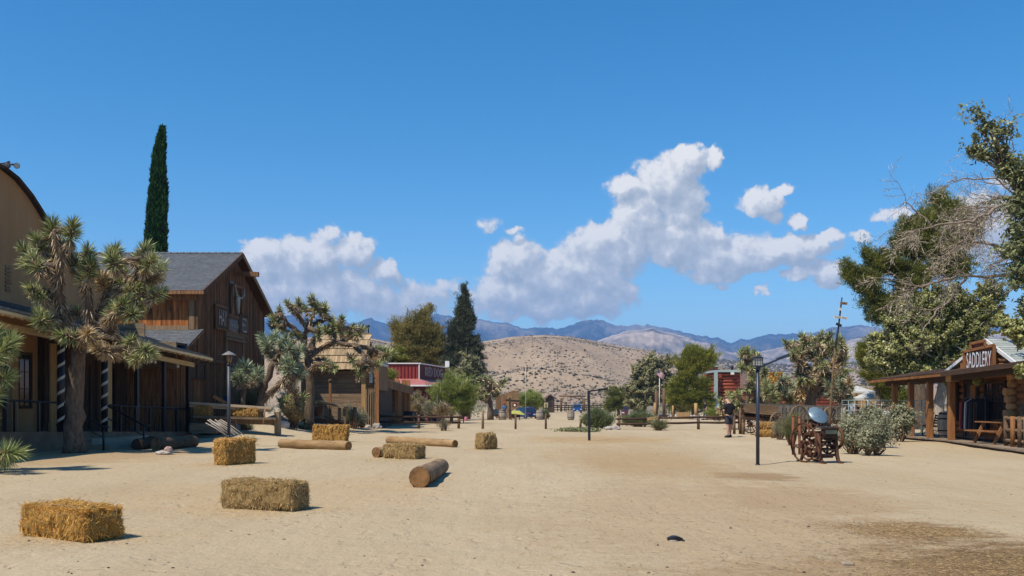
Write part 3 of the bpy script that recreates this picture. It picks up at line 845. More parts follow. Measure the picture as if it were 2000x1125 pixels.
for (px, py) in ((0, 330), (28, 352), (55, 385), (88, 437), (110, 475), (128, 510), (150, 533)):
    # facade plane runs parallel to the porch, WB behind it
    k = (px - 1000) / F; bx = N0[1] + PN.x * WB; by = N0[0] + PN.y * WB
    s = (k * by - bx) / (PUn.x - k * PUn.y)
    d = by + PUn.y * s
    outl.append((s, CAMZ + (HOR - py) / F * d))
outl = [o for o in outl[:3]] + outl[5:]
def fac(px, py, off=0):
    k = (px - 1000) / F; bx = N0[1] + PN.x * (WB + off); by = N0[0] + PN.y * (WB + off)
    s = (k * by - bx) / (PUn.x - k * PUn.y); d = by + PUn.y * s
    return s, CAMZ + (HOR - py) / F * d
outl += [fac(222, 548)]
s_end = outl[-1][0]
poly = [Vector((*(pp(s, WB, 0).xy), z)) for s, z in outl] + [Vector((*(pp(s_end, WB, 0).xy), -.3)), Vector((*(pp(-9, WB, 0).xy), -.3))]
w.prism(poly, -PN * .35)
w.build('wall', m_stucco, hall)
# vault roof behind the gable, dark edge on the curve
tr = MB()
cp = [Vector((*(pp(s, WB + .03, 0).xy), z + .05)) for s, z in outl[1:-1]]
for a, b in zip(cp[:-1], cp[1:]): tr.bar(a, b, .34, .10, (0, 0, 1))
tr.build('coping', m_darkwood, hall)
rf = MB()
for a, b in zip(outl[1:-2], outl[2:-1]):
    A_ = Vector((*(pp(a[0], WB - .36, 0).xy), a[1])); B_ = Vector((*(pp(b[0], WB - .36, 0).xy), b[1]))
    rf.prism([A_, B_, B_ - Vector((0, 0, .1)), A_ - Vector((0, 0, .1))], -PN * 9)
rf.build('roof', m_shingle, hall)
v = MB()
sv, zv = fac(16, 546, .02)
for i in range(7):
    P = pp(sv, WB + .02, 0); P.z = zv + .42 - i * .13
    v.bar(P - PUn * .13, P + PUn * .13, .05, .09, (0, .5, 1))
v.build('vent', m_trim, hall)
# lower wall in the porch: warm board frames, windows
EZ = lambda s: pp(s, 0, 'eave').z
for (p0, p1) in ((42, 92), (112, 150), (158, 205)):
    s0 = s_at(p0) - .3; s1 = s_at(p1) - .3
    c = pp((s0 + s1) / 2, WB + .03, 'deck', 1.75)
    f = win(hall, 'window', c, PUn, PN, (s1 - s0) * .8, 1.75, m_darkwood, 4, 3, .1, .04)
for px in (30, 100, 146, 215):
    s = s_at(px) + .1; tp = MB()
    a = pp(s, WB + .2, 'deck', 0); b = pp(s, WB + .2, 'eave', -.1)
    tp.bar(a, b, .34, .3, PN)
    tp.build('timber_pier', m_tan, hall)
# porch (a part group of the hall)
deck = MB()
S1 = PLEN
a0 = pp(S0, 0, 'deck'); a1 = pp(S1 + .15, 0, 'deck'); b1 = pp(S1 + .15, WB, 'deck'); b0 = pp(S0, WB, 'deck')
deck.prism([a0, a1, b1, b0], Vector((0, 0, -1.1)))
deck.build('porch_floor', mat('brown_concrete', (.16,.10,.06), (.24,.16,.10), .95, 2, bump=.006), hall)
roof = MB()
OV = .75
e0 = pp(S0, OV, 'eave', .02); e1 = pp(S1 + .5, OV, 'eave', .02); r1 = pp(S1 + .5, WB, 'eave', 1.05); r0 = pp(S0, WB, 'eave', 1.05)
shingles(roof, e0, e1, r1, r0, 16, .32, .012)
roof.build('porch_roof', m_shingle, hall)
rb = MB()
rb.prism([e0, e1, r1, r0], Vector((0, 0, -.05)), 0)
n = 46
for i in range(n):
    s = S0 + (S1 + .45 - S0) * i / (n - 1)
    A_ = pp(s, OV - .02, 'eave', -.09); B_ = pp(s, WB, 'eave', .9)
    rb.bar(A_, B_, .05, .12)
rb.bar(pp(S0, OV + .02, 'eave', -.05), pp(S1 + .5, OV + .02, 'eave', -.05), .03, .09)
rb.bar(pp(S0, .06, 'eave', -.3), pp(S1 + .2, .06, 'eave', -.3), .12, .18)
rb.build('rafters', m_tanx, hall)
po = MB()
for px in (12, 267, 320, 367):
    s = s_at(px)
    q = MB(); q.bar(pp(s, 0, 'deck'), pp(s, 0, 'eave', -.38), .13, .13, PN); q.build('post', m_black, hall)
q = MB(); q.bar(pp(s_at(215) , -.15, 'deck'), pp(s_at(215), -.15, 'eave', -.38), .3, .26, PN); q.build('post', m_tan, hall)
for px in (118, 203):
    s = s_at(px); r_ = .11
    q = MB(); a = pp(s, .02, 'deck'); b = pp(s, .02, 'eave', -.38)
    q.tube([a, b], r_, 14, 0)
    # white spiral ribbon round the post
    H = (b - a).length; turns = 6.5; n_ = 120; W_ = .10
    prev = None
    for i in range(n_ + 1):
        t = i / n_; an = t * turns * 2 * math.pi
        d_ = Vector((math.cos(an), math.sin(an), 0)) * (r_ + .008)
        z0 = a.z + t * (H - W_) ; c0 = Vector((a.x, a.y, 0)) + d_
        cur = (Vector((c0.x, c0.y, z0)), Vector((c0.x, c0.y, z0 + W_)))
        if prev: q.add([prev[0], cur[0], cur[1], prev[1]], [(0, 1, 2, 3)], 1, .5)
        prev = cur
    q.build('post', [m_black, m_lampglass], hall)
rl = MB()
for (p0, p1) in ((-150, 118), (203, 367)):
    sa = max(s_at(p0), S0) if p0 > -100 else S0; sb = s_at(p1)
    rl.tube([pp(sa, .02, 'deck', .93), pp(sb, .02, 'deck', .93)], .035, 6)
    k = int((sb - sa) / 1.15)
    for i in range(1, k + 1):
        s = sa + (sb - sa) * i / (k + 1)
        rl.bar(pp(s, .02, 'deck'), pp(s, .02, 'deck', .93), .07, .07, PN)
# stair handrails
for px in (118, 203):
    s = s_at(px)
    A_ = pp(s, .05, 'deck', .95); B_ = pp(s + .25, 1.35, 0, .75)
    rl.tube([A_, B_, B_ + PN * .2], .035, 6); rl.tube([pp(s + .25, 1.35, 0, .0), B_], .035, 6)
    rl.tube([pp(s, .05, 'deck', .5), pp(s + .25, 1.35, 0, .4)], .02, 6)
rl.build('railing', m_black, hall)
stp = MB()
sa = s_at(150); sb = s_at(262)
stp.prism([pp(sa, 0, 0), pp(sb, 0, 0), pp(sb, .55, 0), pp(sa, .55, 0)], Vector((0, 0, .34)))
stp.prism([pp(sa - .1, .55, 0, -.1), pp(sb + .2, .55, 0, -.1), pp(sb + .2, 1.25, 0, -.1), pp(sa - .1, 1.25, 0, -.1)], Vector((0, 0, .26)))
stp.build('steps', m_conc, hall)
# dark weathered stores joined to the porch
ds = thing('dark_board_store', 'dark weathered board store under the far end of the shingled porch', 'building', (-16, 36.5, 0))
q = MB()
sa = s_at(222) - .5; sb = PLEN + .1
q.prism([pp(sa, WB + .25, 'deck', -.3), pp(sb, WB + .25, 'deck', -.3), pp(sb, -5.5, 'deck', -.3), pp(sa, -5.5, 'deck', -.3)], Vector((0, 0, 3.9)))
q.build('body', m_darkwood, ds)
q = MB(); boards(q, pp(sa, WB + .26, 0), PUn * (sb - sa), lambda s: pp(s, 0, 'deck').z + .12, lambda s: pp(s, 0, 'eave').z + .2, PN, .2, .03, .012)
q.build('wall', m_darkwood, ds)
q = MB(); dpx = 245
c = pp(s_at(246) - .2, WB + .32, 'deck'); 
q.bar(c + Vector((0, 0, .1)), c + Vector((0, 0, 2.4)), 1.1, .05, PN)
q.bar(c - PUn * .5 + Vector((0, 0, .2)) + PN * .04, c + PUn * .5 + Vector((0, 0, 2.3)) + PN * .04, .12, .04, PN)
q.build('door', m_darkwood, ds)
q = MB()
for (px, dz) in ((332, 0), (290, 0)):
    c = pp(s_at(px) - .2, WB + .36, 'deck')
    q = MB(); q.bar(c + Vector((0, 0, .1)), c + Vector((0, 0, 2.5)), .12, .06, PN); q.build('corner_board', m_darkwood, ds)
# shingled lower roof and short parapet seen above the porch
ps = thing('parapet_store', 'low boarded parapet and dark roof between the shingled porch and the barn', 'building', (-16.5, 37.2, 0))
q = MB(); a = pt(258, 661, 37.4); b = pt(346, 661, 37.0)
q.prism([Vector((a.x, a.y, 2.9)), Vector((b.x, b.y, 2.9)), Vector((b.x, b.y, 3.98)), Vector((a.x, a.y, 4.0))], Vector((0, -.12, 0)))
q.prism([Vector((a.x - 3, a.y + .1, 2.9)), Vector((a.x + .5, a.y + .1, 2.9)), Vector((a.x + .5, a.y + .1, 4.75)), Vector((a.x - 3, a.y + .1, 4.75))], Vector((0, -.1, 0)))
q.build('parapet', m_grey, ps)
q = MB(); q.prism([Vector((a.x - 3, a.y + .2, 4.0)), Vector((b.x, b.y, 3.95)), Vector((b.x, 39.3, 3.98)), Vector((a.x - 3, 39.5, 4.0))], Vector((0, 0, -.1)))
q.build('roof', m_darkwood, ps)
# string of small lamps under the porch
for i, (px, py) in enumerate(((229, 693), (240, 694), (300, 704), (308, 707), (326, 707), (352, 715))):
    k = (px - 1000) / F
    s = s_at(px)
    P = pp(s, -.1, 'eave', -.52)
    q = MB(); q.lathe([(.0, 0), (.04, .02), (.055, .07), (.035, .13), (.025, .15)], 8, P, 0)
    q.tube([P + Vector((0, 0, .15)), P + Vector((0, 0, .4))], .008, 5, 1)
    ob = q.build('hanging_bulb', [m_white, m_black]); own(ob, P)
    setp(ob, ['first', 'second', 'third', 'fourth', 'fifth', 'sixth'][i] + ' white bulb from the barber striped post, hanging under the porch eave', 'light bulb', 'bulbs hanging under the porch')

# ---------- barn
BX = -13.67; Y1, Y2, YA = 40.0, 50.7, 45.3
ZE, ZA = 6.28, 8.7
barn = thing('barn', 'dark brown board and batten barn with grey shingle roof and HAY and FEED signs', 'barn', (-18, 45, .3))
def rz_(y): return ZE + (ZA - ZE) * (1 - abs(y - YA) / (YA - Y1 if y < YA else Y2 - YA))
XL = -24
q = MB()
q.prism([(XL, Y1, -.5), (BX, Y1, -.5), (BX, Y2, -.5), (XL, Y2, -.5)], (0, 0, ZE + .45))
q.prism([(BX - .05, Y1, ZE - .1), (BX - .05, YA, ZA - .12), (BX - .05, Y2, ZE - .1)], (XL - BX, 0, 0))
q.build('core', m_darkwood, barn)
q = MB(); boards(q, (BX, Y1, 0), (0, Y2 - Y1, 0), -.4, lambda s: rz_(Y1 + s) - .05, (1, 0, 0), .20, .025, .012, 0, .05)
q.build('gable_wall', m_barn, barn)
q = MB(); boards(q, (XL, Y1, 0), (BX - XL, 0, 0), 4.72, ZE + .1, (0, -1, 0), .30, .025, .008, 0)
q.build('side_wall', m_barnside, barn)
q = MB()
q.box(BX - .32, BX - .08, Y1 - .10, Y1 - .028, 4.7, ZE - .3, 0); q.box(BX - .04, BX + .07, Y1 - .09, Y1 + .03, 3.4, ZE, 1)
q.box(XL, BX - .34, Y1 - .11, Y1 - .028, 4.68, 4.86, 0); q.box(-16.5, -16.33, Y1 - .12, Y1 - .03, 4.87, ZE - .33, 0)
q.box(XL, BX - .0, Y1 - .14, Y1 - .028, ZE - .32, ZE + .05, 1)
q.build('trim_boards', [m_trim, m_barn], barn)
q = MB()
OVx = .45
yE1 = Y1 - .45; zE1 = ZE - .06; yE2 = Y2 + .45; zE2 = ZE - .06; zR = ZA + .14
shingles(q, (XL, yE1, zE1 + .12), (BX + OVx, yE1, zE1 + .12), (BX + OVx, YA, zR), (XL, YA, zR), 34, .33, .009)
shingles(q, (BX + OVx, yE2, zE2 + .12), (XL, yE2, zE2 + .12), (XL, YA, zR), (BX + OVx, YA, zR), 12, .5, .014)
for i in range(34):
    x = XL + (BX + OVx - XL) * i / 34
    q.prism([(x, YA - .14, zR - .02), (x + .29, YA - .14, zR - .02), (x + .29, YA, zR + .07), (x, YA, zR + .05)], (0, 0, .015))
    q.prism([(x, YA, zR + .05), (x + .29, YA, zR + .07), (x + .29, YA + .14, zR - .02), (x, YA + .14, zR - .02)], (0, 0, .015))
q.build('roof', m_shingle, barn)
q = MB()
q.prism([(XL, yE1, zE1 + .08), (BX + OVx, yE1, zE1 + .08), (BX + OVx, YA, zR - .04), (XL, YA, zR - .04)], (0, 0, -.06))
q.prism([(XL, yE2, zE2 + .08), (BX + OVx, yE2, zE2 + .08), (BX + OVx, YA, zR - .04), (XL, YA, zR - .04)], (0, 0, -.06))
q.bar((BX + OVx, yE1 - .03, zE1 + .05), (BX + OVx, YA, zR - .06), .05, .2); q.bar((BX + OVx, yE2 + .03, zE2 + .05), (BX + OVx, YA, zR - .06), .05, .2, mi=1)
q.bar((XL, yE1 - .03, zE1 + .04), (BX + OVx, yE1 - .03, zE1 + .04), .05, .16)
q.build('fascia', [m_barn, m_trim], barn)
q = MB(); q.bar((BX - .3, YA - .1, 7.85), (BX + 1.25, YA - .1, 7.80), .2, .22); q.build('hoist_beam', m_barn, barn)
# lean-to
q = MB()
boards(q, (BX - .02, 37.6, 0), (0, 2.4, 0), -.3, lambda s: 3.55 + .95 * s / 2.4, (1, 0, 0), .2, .025, .012, 0, .05)
q.prism([(BX - .04, 37.6, -.3), (BX - .04, 40, -.3), (BX - .04, 40, 4.45), (BX - .04, 37.6, 3.5)], (-6, 0, 0))
q.build('lean_to_wall', m_barn, barn)
q = MB()
shingles(q, (XL, 37.35, 3.56), (BX + .3, 37.35, 3.56), (BX + .3, 40, 4.70), (XL, 40, 4.70), 14, .33, .009)
q.build('lean_to_roof', m_shingle, barn)
q = MB(); q.prism([(XL, 37.35, 3.53), (BX + .3, 37.35, 3.53), (BX + .3, 40, 4.67), (XL, 40, 4.67)], (0, 0, -.08)); q.build('lean_to_fascia', m_barn, barn)
# doors, hatch, frames on the gable
def gx(px, py, off=.05): return onx(px, py, BX + off)
def gpoly(mb, pts, off, th, mi=0, r=None):
    mb.prism([gx(a, b, off) for a, b in pts], Vector((th, 0, 0)), mi, r)
q = MB(); 
d0 = gx(441, 650).y; d1 = gx(472, 650).y
boards(q, (BX + .05, d0, 0), (0, d1 - d0, 0), .7, gx(450, 658).z - .1, (1, 0, 0), .25, .03, .014)
q.build('door', mat('worn_door_boards', (.06,.03,.014), (.16,.085,.04), .85, 1.6, V_, bump=.004, rndv=.3), barn)
q = MB(); zt = gx(450, 655).z
q.bar((BX + .10, d0 - .25, zt + .05), (BX + .10, d1 + .25, zt + .05), .12, .3); q.bar((BX + .14, d0 - .3, zt - .2), (BX + .14, d1 + .3, zt - .2), .1, .12)
q.bar((BX + .08, d0 - .1, .6), (BX + .08, d0 - .1, zt), .14, .1, (1, 0, 0)); q.bar((BX + .08, d1 + .1, .6), (BX + .08, d1 + .1, zt), .14, .1, (1, 0, 0))
q.build('door_surround', m_greyv, barn)
q = MB(); gpoly(q, [(448, 612), (456, 614), (456, 550), (448, 548)], .05, .02); q.build('hatch', m_black, barn)
q = MB()
for a, b in (((453, 556), (453, 616)), ((472, 562), (472, 620)), ((452, 556), (473, 563)), ((446, 615), (473, 622))):
    q.bar(gx(*a, .1), gx(*b, .1), .12, .12, (1, 0, 0))
q.build('hatch_frame', m_barn, barn)
q = MB(); q.bar((BX + .08, gx(383, 697).y, 3.42), (BX + .08, gx(436, 705).y, 3.42), .06, .16); q.build('ledger_board', m_barn, barn)
q = MB()
gpoly(q, [(368, 710), (400, 713), (400, 740), (368, 737)], .07, .05)
for a, b in (((368, 709), (400, 712)), ((368, 738), (400, 741)), ((400, 711), (400, 741)), ((384, 711), (384, 739))): q.bar(gx(*a, .14), gx(*b, .14), .07, .05, (1, 0, 0))
q.build('shutter', m_darkwood, barn)
# signs
def sign(name, label, corners, th, mb_, frame, fm, txt, tm, tw, thh, off=.12, word=None):
    t = thing(name, label, 'sign', gx(*corners[0], off), 0, None)
    q = MB(); gpoly(q, corners, off, th); q.build('board', mb_, t)
    q = MB()
    for i in range(4):
        q.bar(gx(*corners[i], off + th), gx(*corners[(i + 1) % 4], off + th), .09, .06, (1, 0, 0))
    q.build('frame', fm, t)
    c = sum((gx(*p, off) for p in corners), Vector()) / 4
    c.x = BX + off + th + .012
    text('lettering', txt, tm, c, (0, 1, 0), (0, 0, 1), tw, thh, t, bold=.0)
m_oldletter = mat('aged_lettering', (.26,.23,.19), (.46,.43,.38), .85, 6, low=.35, high=.55)
m_signw = mat('dark_sign_board', (.05,.026,.014), (.11,.06,.032), .85, 2, V_, rndv=.1)
sign('hay_sign', 'narrow framed wooden sign reading HAY in tall pale letters on the barn', [(422, 595), (444, 602), (444, 645), (422, 641)], .05, m_signw, 0, m_barn, 'HAY', m_oldletter, 1.15, .74)
sign('feed_sign', 'narrow framed wooden sign reading FEED in tall pale letters on the barn', [(468, 616), (483, 618), (483, 657), (468, 652)], .05, m_signw, 0, m_barn, 'FEED', m_oldletter, .85, .72)
sign('mercantile_sign', 'dark sign in small white script between the HAY and FEED signs', [(446, 620), (466, 624), (466, 652), (446, 646)], .03, m_black, 0, m_barn, 'Mercantile', m_oldletter, 1.3, .22)
# longhorn skull
sk = thing('longhorn_skull', 'bleached longhorn skull with curved horns hung high on the barn gable', 'skull', gx(463, 590, .3))
c = gx(464, 583, .22)
q = MB()
q.tube([c + Vector((0, 0, .16)), c, c + Vector((.02, 0, -.3)), c + Vector((.04, .02, -.62)), c + Vector((.03, .03, -.78))], [.07, .14, .10, .06, .03], 10)
q.build('skull', m_oldletter, sk)
for s in (-1, 1):
    q = MB(); q.tube([c + Vector((0, s * .12, .08)), c + Vector((.1, s * .4, .05)), c + Vector((.15, s * .62, .2)), c + Vector((.12, s * .72, .45)), c + Vector((.1, s * (.62 if s < 0 else .95), .62))], [.045, .042, .034, .024, .01], 8)
    q.build('horn', m_oldletter, sk)
fl = thing('floodlights', 'twin grey floodlights on an arm above the arched stucco gable', 'floodlight', pt(-6, 318, 30.5))
q = MB(); q.tube([pt(-12, 400, 31), pt(-12, 319, 31), pt(14, 319, 31)], .03, 6); q.tube([pt(14, 319, 31), pt(28, 322, 31)], .035, 6); q.build('arm', m_polelt, fl)
for (px, py, dx, dy) in ((15, 320, .02, -.12), (32, 324, .12, -.03), (14, 326, -.02, -.08)):
    a = pt(px, py, 31); d_ = Vector((dx, -.16, dy)).normalized()
    q = MB(); q.tube([a - d_ * .14, a, a + d_ * .09], [.05, .07, .10], 10, 0); q.tube([a + d_ * .091, a + d_ * .10], [.085, .085], 10, 1)
    q.build('lamp_head', [m_pole, m_lampglass], fl)
# ---------- shake roofed shed with false front
SY = 52.0
shed = thing('shake_roof_shed', 'wooden shed with curved tan shake roof and tall plank false front', 'building', (-10, 54, 0))
def sx(px, d=SY): return (px - 1000) / F * d
xa, xb = sx(588), sx(712)
zb = pt(0, 722, SY).z; ztp = pt(0, 683, SY + 1.6).z
q = MB(); q.prism([(xa, SY, -.4), (xb, SY, -.4), (xb, SY + 5.5, -.4), (xa, SY + 5.5, -.4)], (0, 0, zb + .4 + .35)); q.build('body', m_darkwood, shed)
q = MB()
z = .0
while z < zb + .2:
    h = random.uniform(.22, .3)
    x = xa
    while x < xb - .05:
        e = min(xb, x + random.uniform(1.6, 3.5)); q.box(x, e - .008, SY - .03 - random.uniform(0, .006), SY, z, z + h - .012); x = e
    z += h
q.build('plank_wall', mat('brown_planks', (.13,.085,.05), (.30,.21,.13), .9, 1.3, WX, bump=.005, rndv=.22), shed)
# gambrel like roof: steep skirt curved to a flat top, five courses
prof = [(SY - .55, zb - .03), (SY - .38, zb + .37), (SY - .12, zb + .76), (SY + .25, zb + 1.16), (SY + .85, zb + 1.68), (SY + 1.9, zb + 2.1)]
q = MB()
for i in range(5):
    (y0, z0), (y1, z1) = prof[i], prof[i + 1]
    n_ = Vector((0, -(z1 - z0), (y1 - y0))).normalized()
    x = xa - .15
    ins = .12 * i
    while x < xb + .1:
        w_ = random.uniform(.09, .17); e = x + w_ - .008
        jt = random.uniform(-.012, .008)
        lo = Vector((0, y0, z0)) + n_ * .075 + Vector((0, 0, jt)); hi = Vector((0, y1, z1)) + n_ * .008 + Vector((0, 0, .03))
        if x > xa - .15 + ins * 1.6:
            q.prism([Vector((x, lo.y, lo.z)), Vector((e, lo.y, lo.z)), Vector((e, hi.y, hi.z)), Vector((x, hi.y, hi.z))], n_ * .02)
        x += w_
q.bar((xa + .75, prof[5][0], prof[5][1] + .05), (xb + .1, prof[5][0], prof[5][1] + .05), .3, .08)
q.build('roof', m_shake, shed)
q = MB()
P = [Vector((xb - .02, y, z - .03)) for y, z in prof] + [Vector((xb - .02, SY + 5.5, zb + .3)), Vector((xb - .02, SY + .1, zb))]
q.prism(P, (xa - xb + .3, 0, 0)); q.build('roof_core', m_darkwood, shed)
# false front: lit wing wall, tall panel going back along the street
q = MB()
q.bar((sx(711.5), SY - .15, -.15), (sx(711.5), SY - .15, pt(0, 716, SY).z), .24, .24, (0, 1, 0)); q.build('corner_post', m_tan, shed)
xw0, xw1 = sx(716), sx(736)
q = MB(); z = .5
while z < pt(0, 694, SY).z:
    h = random.uniform(.17, .24); q.box(xw0, xw1, SY - .16, SY - .12, z, z + h - .01); z += h
q.build('false_front', mat('false_front_planks', (.13,.075,.034), (.30,.195,.10), .9, 1.3, WX, bump=.005, rndv=.22), shed)
q = MB()
for i, x in enumerate(np.linspace(xw0 + .02, xw1 - .06, 5)):
    q.bar((x, SY - .24, -.1), (x, SY - .24, 1.2 + random.uniform(.6, 1.7)), .07, .05, (0, 1, 0))
q.build('loose_planks', m_greyv, shed)
q = MB(); zt = pt(0, 683, SY).z
q.bar((sx(738), SY - .15, -.1), (sx(738), SY - .15, zt), .16, .2, (0, 1, 0)); q.build('tall_post', m_postwood, shed)
XF = sx(739); yF = XF * F / (757 - 1000)
q = MB(); boards(q, (XF, SY - .05, 0), (0, yF - SY, 0), 2.2, lambda s: zt - .1 , (1, 0, 0), .22, .03, .01)
q.build('street_front', mat('front_boards', (.12,.065,.03), (.26,.155,.075), .85, 1.3, V_, bump=.005, rndv=.2), shed)
q = MB(); q.prism([(XF - .1, SY, 2.2), (XF - .1, yF, 2.2), (XF - .1, yF, zt - .1), (XF - .1, SY, zt - .1)], (-.2, 0, 0))
q.prism([(XF - .1, SY + 1.2, -.4), (XF - .1, yF + 3, -.4), (XF - .1, yF + 3, 2.4), (XF - .1, SY + 1.2, 2.4)], (-.2, 0, 0)); q.build('front_wall', m_darkwood, shed)
q = MB(); q.tube([(sx(718, 56), 56, zb + 1.2), (sx(718, 56), 56, pt(0, 640, 56).z)], .09, 8); q.tube([(sx(718, 56), 56, pt(0, 640, 56).z + .03), (sx(718, 56), 56, pt(0, 635, 56).z)], .14, 8); q.build('stovepipe', m_black, shed)
t = thing('white_wall_sign', 'weathered white sign panel with blue lettering on the false front', 'sign', (XF + .1, SY + 2, 4))
y0, y1 = XF * F / (740.5 - 1000), XF * F / (755.5 - 1000)
q = MB(); q.prism([(XF + .06, y0, 3.62), (XF + .06, y1, 3.62), (XF + .06, y1, 4.08), (XF + .06, y0, 4.08)], (.03, 0, 0)); q.build('board', mat('weathered_white_board', (.42,.43,.42), (.60,.60,.57), .8, 3, bump=.003), t)
mat('faded_blue_paint', (.16,.22,.30), None, .8)
q = MB()
for zz in (3.78, 3.93):
    y = y0 + .12
    while y < y1 - .15:
        w_ = random.uniform(.03, .10); q.box(XF + .091, XF + .099, y, y + w_, zz - random.uniform(.02, .045), zz + random.uniform(.02, .045)); y += w_ + random.choice([.03, .04, .09])
q.build('worn_lettering', MATS['faded_blue_paint'], t)
t = thing('narrow_notice', 'narrow pale notice hanging on the plank wing wall', 'sign', (sx(726), SY - .2, 3))
q = MB(); q.box(sx(722.5), sx(728.5), SY - .2, SY - .18, pt(0, 748, SY).z, pt(0, 722, SY).z); q.build('board', MATS['weathered_white_board'], t)
q = MB()
for py in (727, 731, 736, 741): q.box(sx(723.6), sx(727.2), SY - .21, SY - .202, pt(0, py, SY).z - .012, pt(0, py, SY).z + .012)
q.build('worn_lettering', MATS['faded_blue_paint'], t)

# ---------- porch annex behind the shed
an = thing('porch_annex', 'brown store porch with red timber posts beyond the false front', 'building', (-8, 60, 0))
q = MB()
A0 = pt(741, 738, 56); A1 = pt(806, 757, 63)
q.prism([A0, A1, A1 + Vector((-3.0, .6, .5)), A0 + Vector((-3.0, .6, .5))], (0, 0, .06)); q.build('roof', m_shake, an)
q = MB()
L_ = (A1 - A0)
for i in range(22):
    p = A0 + L_ * (i / 22); e = A0 + L_ * ((i + .93) / 22)
    q.prism([p, e, e - Vector((0, 0, .5)), p - Vector((0, 0, .5))], (.06, -.05, 0))
q.build('fascia', MATS['front_boards'], an)
for px, d in ((744, 57), (775, 60), (777, 64), (789, 61.5), (797, 62.5)):
    q = MB(); b = pt(px, 0, d); q.bar((b.x, b.y, -.1), (b.x, b.y, 3.0), .26, .26, (0, 1, 0)); q.build('post', m_postwood, an)
q = MB(); a = pt(757, 0, 59); b = pt(800, 0, 66)
q.prism([(a.x - .5, a.y, -.3), (a.x + .2, a.y + 6, -.3), (a.x - 4, a.y + 6, -.3), (a.x - 4, a.y, -.3)], (0, 0, 2.75)); q.build('wall', MATS['front_boards'], an)
q = MB(); a = pt(742, 0, 56); b = pt(812, 0, 64)
q.prism([(a.x, a.y, -.3), (b.x, b.y, -.3), (b.x - 4, b.y + 1, -.3), (a.x - 4, a.y + 1, -.3)], (0, 0, .42)); q.build('porch_floor', m_grey, an)

# ---------- red metal fronted bar
rd = thing('red_front_saloon', 'red metal fronted saloon with outlined RED DOG lettering', 'building', (-8, 80, -.2))
c0 = pt(756, 711, 75); c1 = pt(818, 711, 75); c2 = pt(872, 714, 85); c3 = pt(880, 722, 87)
zl = pt(0, 741, 75).z
q = MB()
n_ = 9
for i in range(n_):
    x0 = c0.x + (c1.x - c0.x) * i / n_; x1 = c0.x + (c1.x - c0.x) * (i + 1) / n_
    q.box(x0, x1 - .03, 75 - .05, 75, zl, c0.z)
    q.box(x1 - .05, x1 + .01, 75 - .10, 75 - .052, zl, c0.z, 1)
q.build('fascia', [m_redmetal, m_reddark], rd)
q = MB()
dr = (c2 - c1); dr.z = 0
boards(q, (c1.x, c1.y, 0), dr, zl, c1.z, Vector((dr.y, -dr.x, 0)).normalized(), .4, .04, .01)
dr2 = c3 - c2; dr2.z = 0
boards(q, (c2.x, c2.y, 0), dr2, zl, c1.z - .25, Vector((dr.y, -dr.x, 0)).normalized(), .4, .04, .01)
q.build('side_fascia', m_reddark, rd)
q = MB(); q.bar(c0 + Vector((0, -.06, .05)), c1 + Vector((0, -.06, .05)), .2, .09); q.bar(c1 + Vector((.06, -.06, .05)), Vector((c2.x + .06, c2.y, c1.z + .05)), .2, .09)
q.bar(Vector((c1.x + .03, 74.93, zl)), Vector((c1.x + .03, 74.93, c1.z)), .09, .09, (0, 1, 0))
q.build('parapet_cap', m_white, rd)
q = MB(); q.box(sx(870, 85), sx(878, 85), 84.5, 84.9, c2.z - .15, c2.z + .4); q.build('vent_box', m_white, rd)
nn = Vector((dr.y, -dr.x, 0)).normalized()
cc = c1.lerp(c2, .46); cc.z = pt(0, 727, 79).z
text('lettering', 'RED DOG', m_offwhite, cc + nn * .14, dr, (0, 0, 1), dr.length * .62, .78, rd, outline=.013)
q = MB()
zA = zl + .02; zB = pt(0, 753, 73.2).z
q.prism([(c0.x - 1, 75, zA), (c1.x, 75, zA), (c1.x + 1.2, 73.2, zB), (c0.x - 1, 73.2, zB)], (0, 0, .05))
q.prism([(c1.x, 75, zA), (c2.x, c2.y, zA), (c2.x + 1.8, c2.y, zB), (c1.x + 1.2, 73.2, zB)], (0, 0, .05))
q.build('awning_roof', m_pinkmetal, rd)
q = MB(); q.bar((c0.x - 1, 73.2, zB), (c1.x + 1.2, 73.2, zB), .05, .12); q.bar((c1.x + 1.2, 73.2, zB), (c2.x + 1.8, c2.y, zB), .05, .12); q.build('awning_edge', m_white, rd)
q = MB(); q.prism([(c0.x - 3, 75.3, -.8), (c1.x - .3, 75.3, -.8), (c2.x - .3, c2.y, -.8), (c2.x - 9, c2.y, -.8)], (0, 0, zl + .9)); 
boards(q, (c0.x, 75.28, 0), (c1.x - .3 - c0.x, 0, 0), -.6, zl, (0, -1, 0), .3, .03)
q.build('wall', m_reddark, rd)
for px, d in ((812, 74), (829, 77), (846, 80)):
    b = pt(px, 0, d); q = MB(); q.bar((b.x + .9, b.y, -.7), (b.x + .9, b.y, zB + .1), .2, .2, (0, 1, 0)); q.build('post', m_reddark, rd)

